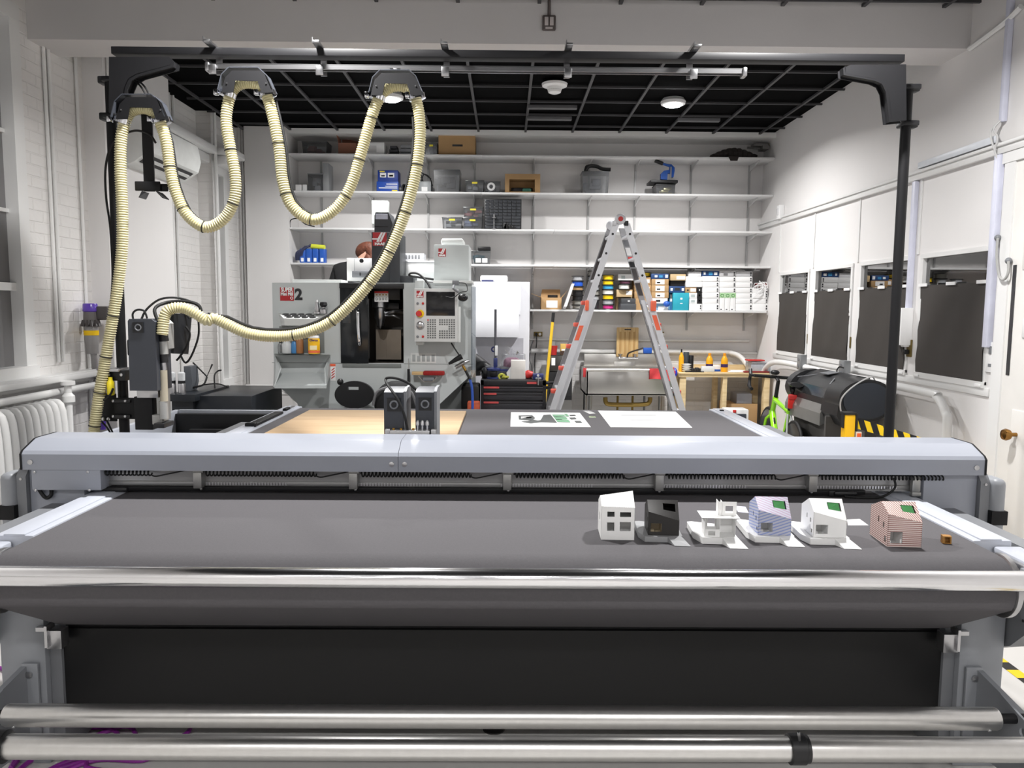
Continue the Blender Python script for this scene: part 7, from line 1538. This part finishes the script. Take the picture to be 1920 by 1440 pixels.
for s in (-1, 1): MB().tube(smooth_path([(s * .228, yb_ + .09, hz_ + .0), (s * .228, yb_ + .13, hz_ + .05)], 3), .018, 8).tube(smooth_path([(s * .228, yb_ + .13, hz_ + .02), (s * .23, yb_ + .15, hz_ - .05), (s * .24, yb_ + .12, hz_ - .12)], 4), .006, 6).tf(lean).build('brake_lever', BLACK, B)
MB().ball((-.02, yb_ - .01, hz_ + .045), (.045, .04, .025)).tf(lean).build('bell', BLACK, B)
MB().cyl((-.06, bbk[1], bbk[2]), (-.066, bbk[1], bbk[2]), .10, n=28).cyl((.06, bbk[1], bbk[2]), (.066, bbk[1], bbk[2]), .10, n=28).box(-.08, -.066, bbk[1] - .012, bbk[1] + .012, bbk[2] - .17, bbk[2], .004).tf(lean).build('crankset', BLACK, B)
MB().box(-.03, .03, bbk[1] + .10, bbk[1] + .16, bbk[2] + .12, bbk[2] + .22, .01).tf(lean).build('bottle_cage', BLACK, B)
lt = MB()
for k in range(8): f = .18 + k * .085; c = Vector(headb).lerp(Vector(bbk), f); lt.box(-.034, -.0315, c.y - .014, c.y + .010, c.z - .010, c.z + .010, .001)
lt.tf(lean).build('frame_lettering', INK, B)
# ------------------------------------------------------------------ wide-format printer by the right wall
PL = thing('wide_printer', 'large black wide-format printer with rounded ends beside the right wall', 'printer', (2.78, 6.6, 0))
PB = mat('plotter_black', (44, 45, 47), .35, 0, .04); PG = mat('plotter_slate', (64, 70, 80), .4, 0, .03); PS = mat('plotter_silver', (150, 150, 148), .35, .5)
prof = [(2.60, .86), (2.56, .90), (2.555, .98), (2.62, 1.09), (2.72, 1.15), (2.84, 1.175), (2.93, 1.16), (2.97, 1.10), (2.975, .95), (2.93, .87)]
Ya, Yb = 5.95, 7.12
prof = [(x + .05 if x < 2.8 else x + .02, z) for x, z in prof]
MB().prism(prof, 'y', Ya + .28, Yb - .12).build('body', PB, PL, angle=30)
def ov(k, sc, cx=2.815, cz=1.005): return [(cx + .205 * sc * math.cos(a) * (1 if math.cos(a) > 0 else 1.12), cz + .165 * sc * math.sin(a)) for a in [i * 2 * PI / 28 for i in range(28)]]
MB().prism(ov(0, 1.0), 'y', Ya, Ya + .28).build('end_housing', PB, PL, angle=30); MB().prism(ov(0, .86), 'y', Ya - .012, Ya).build('end_panel', PG, PL); MB().prism(ov(0, 1.0), 'y', Yb - .12, Yb).build('end_housing', PB, PL, angle=30)
MB().prism([(2.605, .93), (2.575, .86), (2.575, .76), (2.67, .80), (2.67, .93)], 'y', Ya + .32, Yb - .05).build('front_tray', PS, PL, angle=20)
MB().prism([(2.603, .985), (2.645, 1.06), (2.65, 1.055), (2.61, .98)], 'y', Ya + .35, Yb - .15).build('window_slot', DGL, PL)
MB().prism([(2.585, .88), (2.595, .99), (2.66, 1.08), (2.70, 1.07), (2.70, .84), (2.63, .80)], 'y', Ya + .02, Ya + .34).build('control_housing', PB, PL, angle=25)
tp = lambda x: 1.09 + (x - 2.62) * .65
for (ya_, yb2) in ((6.25, 6.62), (6.95, 6.62)):
    MB().slab([(2.64, ya_, 1.106), (2.64, ya_ + .02, 1.106), (2.88, yb2 + .02, 1.178), (2.88, yb2, 1.178)], .004).build('lid_line', GREYP, PL)
MB().slab([(2.735, 6.53, 1.162), (2.735, 6.70, 1.162), (2.83, 6.70, 1.179), (2.83, 6.53, 1.179)], .004).build('lid_badge', GREYP, PL)
for y in (6.1, 7.1): MB().box(2.70, 2.86, y - .03, y + .03, .05, .88, .005).box(2.66, 3.0, y - .03, y + .03, .03, .07, .01).build('stand_leg', PS, PL)
cl = MB(); n = 14
for j in range(5):
    for i in range(n + 1): cl.v.append(Vector((2.62 + .02 * math.sin(j * .9) + .012 * math.sin(i * 1.4 + j), Ya + .2 + (Yb - Ya - .3) * i / n, .86 - .16 * j)))
N0 = len(cl.v); cl.v += [v + Vector((.006, 0, 0)) for v in cl.v[:N0]]
for j in range(4):
    for i in range(n): a = j * (n + 1) + i; cl.f.append((a, a + 1, a + n + 2, a + n + 1)); cl.f.append((N0 + a, N0 + a + n + 1, N0 + a + n + 2, N0 + a + 1))
cl.build('catch_cloth', mat('grey_fabric', (92, 90, 88), .85, 0, .06), PL)
MB().box(2.56, 2.97, Ya + .16, Ya + .19, .22, .86).build('cloth_side', mat('grey_fabric', (92, 90, 88)), PL)
MB().tube(smooth_path([(2.93, 6.1, 1.15), (2.84, 5.98, 1.19), (2.68, 5.9, 1.13), (2.575, 5.868, 1.04), (2.565, 5.866, .95), (2.60, 5.868, .88)], 8), .006, 6).build('white_lead', WHITEP, PL)
# ------------------------------------------------------------------ barrier post, belt
BY = 5.3
v = P(1590, 800, BY); t = thing('barrier_post', 'yellow and black belt barrier post in front of the wide printer', 'barrier post', (v.x, BY, 0)); zt3 = P(1590, 775, BY).z
MB().box(v.x - .035, v.x + .035, BY - .035, BY + .035, .02, zt3 - .005, .006).build('post', mat('barrier_yellow', (242, 186, 10), .4), t); MB().lathe([(.16, 0), (.16, .015), (.04, .03)], (v.x, BY, 0), (0, 0, 1), 28).build('base', BLACK, t); MB().box(v.x - .042, v.x + .042, BY - .042, BY + .042, zt3 - .006, zt3 + .01, .004).box(v.x - .043, v.x - .034, BY - .02, BY + .02, zt3 - .1, zt3).box(v.x + .034, v.x + .05, BY - .04, BY + .02, zt3 - .12, zt3 + .005, .004).build('belt_head', BLACK, t)
v2 = P(1782, 826, 4.95); e = Vector((v2.x, 4.95, v2.z)); s0 = Vector((v.x + .05, BY - .02, zt3 - .03)); hh = Vector((0, 0, -.072))
e = P(1770, 833, 4.95); d = (e - s0).normalized()
MB().slab([s0 + hh, e + hh * .8, e, s0], .002).build('striped_belt', stripe_mat('hazard_belt', (30, 30, 31), (245, 205, 30), .072, (d.x, d.y, d.z + .55), .52), t)
t2 = thing('barrier_post', 'black capped barrier post at the right end of the striped belt', 'barrier post', (e.x + .05, 4.95, 0)); MB().box(e.x + .01, e.x + .08, 4.91, 4.99, .02, e.z - .0, .006).build('post', mat('barrier_yellow', (242, 186, 10)), t2); MB().ball((e.x + .05, 4.95, e.z + .005), (.085, .06, .02), 16, 8).build('belt_head', BLACK, t2); MB().lathe([(.16, 0), (.16, .015), (.04, .03)], (e.x + .05, 4.95, 0), (0, 0, 1), 28).build('base', BLACK, t2)
r = R(1605, 807, 1616, 832, 5.25); t = thing('key_tag', 'orange tag hanging beside the yellow barrier post', 'tag', ((r[0] + r[1]) / 2, 5.25, r[2])); MB().box(r[0], r[1], 5.25, 5.262, r[2] - .05, r[3] - .01, .012).build('tag_body', mat('tag_border', (220, 200, 180), .4), t); MB().box(r[0] + .006, r[1] - .006, 5.247, 5.25, r[2] - .045, r[3] - .02, .003).build('orange_face', mat('orange_deep', (226, 90, 30), .4), t)
# ------------------------------------------------------------------ fittings on the right wall
def wallthing(name, label, cat, px, py, w, h, dep, m, parts=()):
    v = PX(px, py, XR - .01); t = thing(name, label, cat, (XR - dep / 2, v.y, v.z - h / 2)); MB().box(XR - dep, XR - .001, v.y - w / 2, v.y + w / 2, v.z - h / 2, v.z + h / 2, .004).build('box_body', m, t); return t, v
a, b = PX(1716, 350, XR - .02), PX(1706, 588, XR - .02)
one(MB().box(XR - .035, XR - .001, a.y - .022, a.y + .022, b.z, 2.66, .004), 'cable_raceway', mat('raceway_lilac', (214, 216, 232), .4), 'pale lilac vertical raceway behind the black post on right wall', 'raceway', 'vertical cable raceways')
a, b = PX(1876, 300, XR - .02), PX(1858, 652, XR - .02)
one(MB().box(XR - .04, XR - .001, 4.83, 4.88, b.z, PX(1876, 292, XR).z, .004), 'cable_raceway', mat('raceway_lilac', (214, 216, 232)), 'pale lilac vertical raceway right of the largest window', 'raceway', 'vertical cable raceways')
a, b = PX(1722, 320, XR - .02), PX(1866, 274, XR - .02)
one(MB().box(XR - .028, XR - .001, b.y, a.y, 2.745, 2.79, .003), 'cable_raceway', mat('raceway_lilac2', (218, 222, 228), .4), 'horizontal pale raceway above the wall moulding at right', 'raceway')
one(MB().box(XR - .035, XR - .001, 4.835, 4.87, 2.86, 3.7, .004), 'cable_raceway', mat('raceway_lilac', (214, 216, 232)), 'pale raceway rising to the ceiling at far right', 'raceway')
one(MB().tube(smooth_path([(XR - .03, 4.85, 2.87), (XR - .06, 4.87, 2.82), (XR - .05, 4.84, 2.76), (XR - .05, 4.86, 2.69), (XR - .03, 4.85, 2.63)], 6), .006, 6).tube(smooth_path([(XR - .03, 4.86, 2.87), (XR - .06, 4.90, 2.8), (XR - .03, 4.86, 2.64)], 6), .006, 6), 'raceway_cable', mat('cable_white', (200, 200, 200), .4), 'short white cable loop between two raceways on the right wall', 'cable')
t, v = wallthing('control_box', 'white control box with coloured buttons behind the black post', 'control box', 1699, 612, .16, .28, .09, WHITEP)
for j in range(3):
    for i in range(2): MB().lathe([(.010, 0), (.010, .004)], (XR - .09, v.y + .05 - i * .045, v.z - .03 - j * .035), (-1, 0, 0), 10).build('button', [RED, ORANGE, GREYP][j], t)
t, v = wallthing('wall_outlet', 'brass outlet with plugs behind the black post on right wall', 'outlet', 1704, 653, .07, .13, .012, OB)
MB().box(XR - .06, XR - .012, v.y - .015, v.y + .03, v.z + .01, v.z + .045, .006).build('white_plug', WHITEP, t); MB().box(XR - .05, XR - .012, v.y - .015, v.y + .02, v.z - .045, v.z - .01, .006).build('black_plug', BLACK, t)
for px, py, l in ((1511, 635, 'small brass latch plate between first and second windows'), (1592, 642, 'small brass latch plate between second and third windows')): wallthing('latch_plate', l, 'plate', px, py, .045, .10, .008, OB)
for px, py, l in ((1502, 679, 'grey socket box on the pipe under the first window'), (1582, 692, 'grey socket box on the pipe under second window')):
    v = PX(px, py, 2.95); t = thing('socket_box', l, 'outlet', (2.94, v.y, v.z - .07), 'grey pipe socket boxes'); MB().box(2.925, 2.99, v.y - .05, v.y + .05, v.z - .075, v.z + .075, .006).build('box_body', mat('box_grey', (150, 152, 154), .4, .4), t)
    for s in (-.035, .03): MB().lathe([(.018, 0), (.018, .004)], (2.925, v.y, v.z + s), (-1, 0, 0), 12).build('socket', GREYP, t)
one(MB().tube(smooth_path([PX(1582, 690, 2.9), PX(1574, 688, 2.88), PX(1569, 695, 2.86), PX(1572, 702, 2.86)], 5), .006, 6), 'printer_cord', RUBBER, 'black cord curling from grey socket box to the wide printer', 'cord')
t, v = wallthing('light_switch', 'white light switch plate right of the largest window', 'switch', 1857, 670, .085, .19, .012, WHITEP); MB().box(XR - .018, XR - .012, v.y - .012, v.y + .012, v.z + .02, v.z + .07, .003).build('rocker', GREYP, t); MB().box(XR - .014, XR - .012, v.y - .015, v.y + .015, v.z - .06, v.z - .04).build('label', GREYP, t)
t, v = wallthing('motion_sensor', 'small white wall sensor in the back right corner above the moulding', 'sensor', 1467, 398, .09, .15, .06, WHITEP); MB().box(XR - .066, XR - .06, v.y - .03, v.y + .03, v.z - .03, v.z + .04, .003).build('lens', mat('lens_white', (214, 214, 216), .2), t)
one(MB().tube(smooth_path([(XR - .02, 5.25, 3.42), (XR - .02, 4.9, 3.46), (XR - .02, 4.75, 3.5)], 4), .018, 8), 'wall_conduit', WHITE2, 'white conduit on the right wall below the ceiling beam', 'conduit')
t = thing('door_cord', 'looped grey cord with hooks beside the door frame', 'cord', PX(1880, 520, XR - .03)); MB().tube(smooth_path([PX(1871, 446, XR - .04), PX(1869, 480, XR - .04), PX(1873, 515, XR - .04), PX(1882, 524, XR - .04), PX(1890, 512, XR - .04), PX(1891, 490, XR - .04)], 6), .008, 8).build('loop', mat('cord_grey', (170, 170, 168), .5), t)
for p in ((1871, 446), (1891, 489)): v = PX(p[0], p[1], XR - .03); MB().ball(v, .02).build('hook', GREYP, t)
# ------------------------------------------------------------------ ceiling fittings
v = P(1029, 42, 5.27); t = thing('beam_outlet', 'double outlet box hanging on the face of ceiling beam', 'outlet', (v.x, 5.25, v.z - .06)); r = R(1017, 28, 1042, 57, 5.26); MB().box(r[0], r[1], 5.255, 5.279, r[2], r[3], .008).build('plate', mat('dark_plate', (92, 84, 82), .5), t)
for k in range(2):
    a = r[0] + (.16 + k * .40) * (r[1] - r[0]); MB().box(a, a + .28 * (r[1] - r[0]), 5.250, 5.255, r[2] + .3 * (r[3] - r[2]), r[3] - .15 * (r[3] - r[2]), .003).build('receptacle', mat('recept_grey', (196, 188, 186), .4), t)
MB().box(r[0] + .02, r[1] - .02, 5.252, 5.255, r[2] + .008, r[2] + .02).build('nameplate', mat('recept_grey', (196, 188, 186)), t); MB().cyl(((r[0] + r[1]) / 2, 5.268, r[3]), ((r[0] + r[1]) / 2, 5.268, ZC), .010, n=8).build('conduit', mat('dark_plate', (92, 84, 82)), t)
v = PZ(1040, 154, 3.70); t = thing('smoke_detector', 'white smoke detector on the black ceiling', 'smoke detector', (v.x, v.y, 3.62)); MB().lathe([(.03, -.085), (.055, -.075), (.07, -.03), (.11, -.02), (.115, 0)], (v.x, v.y, 3.685), (0, 0, 1), 28).build('housing', WHITEP, t); MB().lathe([(.052, -.072), (.062, -.052)], (v.x, v.y, 3.682), (0, 0, 1), 24).build('vent_ring', GREYP, t)
for k, (px0, px1, py, l) in enumerate(((990, 1082, 202, 'grey ceiling channel nearer the camera, left of bright lamp'), (988, 1072, 223, 'grey ceiling channel farther back, left of the bright lamp'), (1270, 1350, 226, 'grey ceiling channel farther back, right of bright lamp'))):
    a, b = PZ(px0, py, 3.66), PZ(px1, py, 3.66); one(MB().box(a.x, b.x, a.y - .03, a.y + .03, 3.65, 3.683, .003), 'ceiling_channel', mat('channel_grey', (96, 96, 98), .5), l, 'ceiling channel', 'ceiling channels')
# ------------------------------------------------------------------ lamps
LENS = emit_mat('lamp_lens', (252, 252, 255), 40.0)
LAMP_W = 66.0
def lamp(x, y, label):
    t = thing('ceiling_light', label, 'ceiling light', (x, y, 3.66), 'round ceiling lights')
    MB().lathe([(.095, .0), (.115, .006), (.12, .03), (.10, .06)], (x, y, 3.66), (0, 0, 1), 32).build('housing', WHITEP, t)
    MB().lathe([(.02, -.016), (.07, -.012), (.095, .002)], (x, y, 3.66), (0, 0, 1), 32).build('lens', LENS, t)
    ld = bpy.data.lights.new('downlight', 'AREA'); ld.shape = 'DISK'; ld.size = .18; ld.energy = LAMP_W * (1.15 if y > 5 else 1.3 if y > 3 else .33); ld.spread = math.radians(155); ld.color = (1.0, .985, .97)
    lo = bpy.data.objects.new('downlight', ld); COL.objects.link(lo); lo.location = (x, y, 3.64); lo.parent = None
a = PZ(733, 187, 3.66); b = PZ(1262, 197, 3.66)
lamp(a.x, a.y, 'glowing round ceiling light half hidden by the hose arch, left of two')
lamp(b.x, b.y, 'glowing round ceiling light above the ladder, right of two')
for y in (3.8, -1.2, -4.2):  # the two rows behind the camera are added for frontal light
    for x in ((a.x, b.x) if y > 3 else (-2.46, a.x, .24, b.x, 2.8)): lamp(x, y, 'unseen round ceiling light in the front part of the room')
# ------------------------------------------------------------------ world, camera
wd = bpy.data.worlds.new('room_air'); scene.world = wd; wd.use_nodes = True
wd.node_tree.nodes['Background'].inputs[0].default_value = (.9, .95, 1, 1); wd.node_tree.nodes['Background'].inputs[1].default_value = 0.05
cam = bpy.data.cameras.new('camera'); co = bpy.data.objects.new('camera', cam); COL.objects.link(co)
cam.sensor_fit = 'HORIZONTAL'; cam.sensor_width = 36.0; cam.lens = F_PX / 1920 * 36.0; cam.clip_start = .05
M = Matrix((CR, CU, -FW)).transposed().to_4x4(); M.translation = CAM; co.matrix_world = M
scene.camera = co
scene.view_settings.view_transform = 'Standard'; scene.view_settings.look = 'None'; scene.view_settings.gamma = 1.0
scene.view_settings.exposure = 0.14
scene.view_settings.use_curve_mapping = False
scene.cycles.use_denoising = True
scene.cycles.max_bounces = 8; scene.cycles.transparent_max_bounces = 12
scene.cycles.sample_clamp_indirect = 6.0
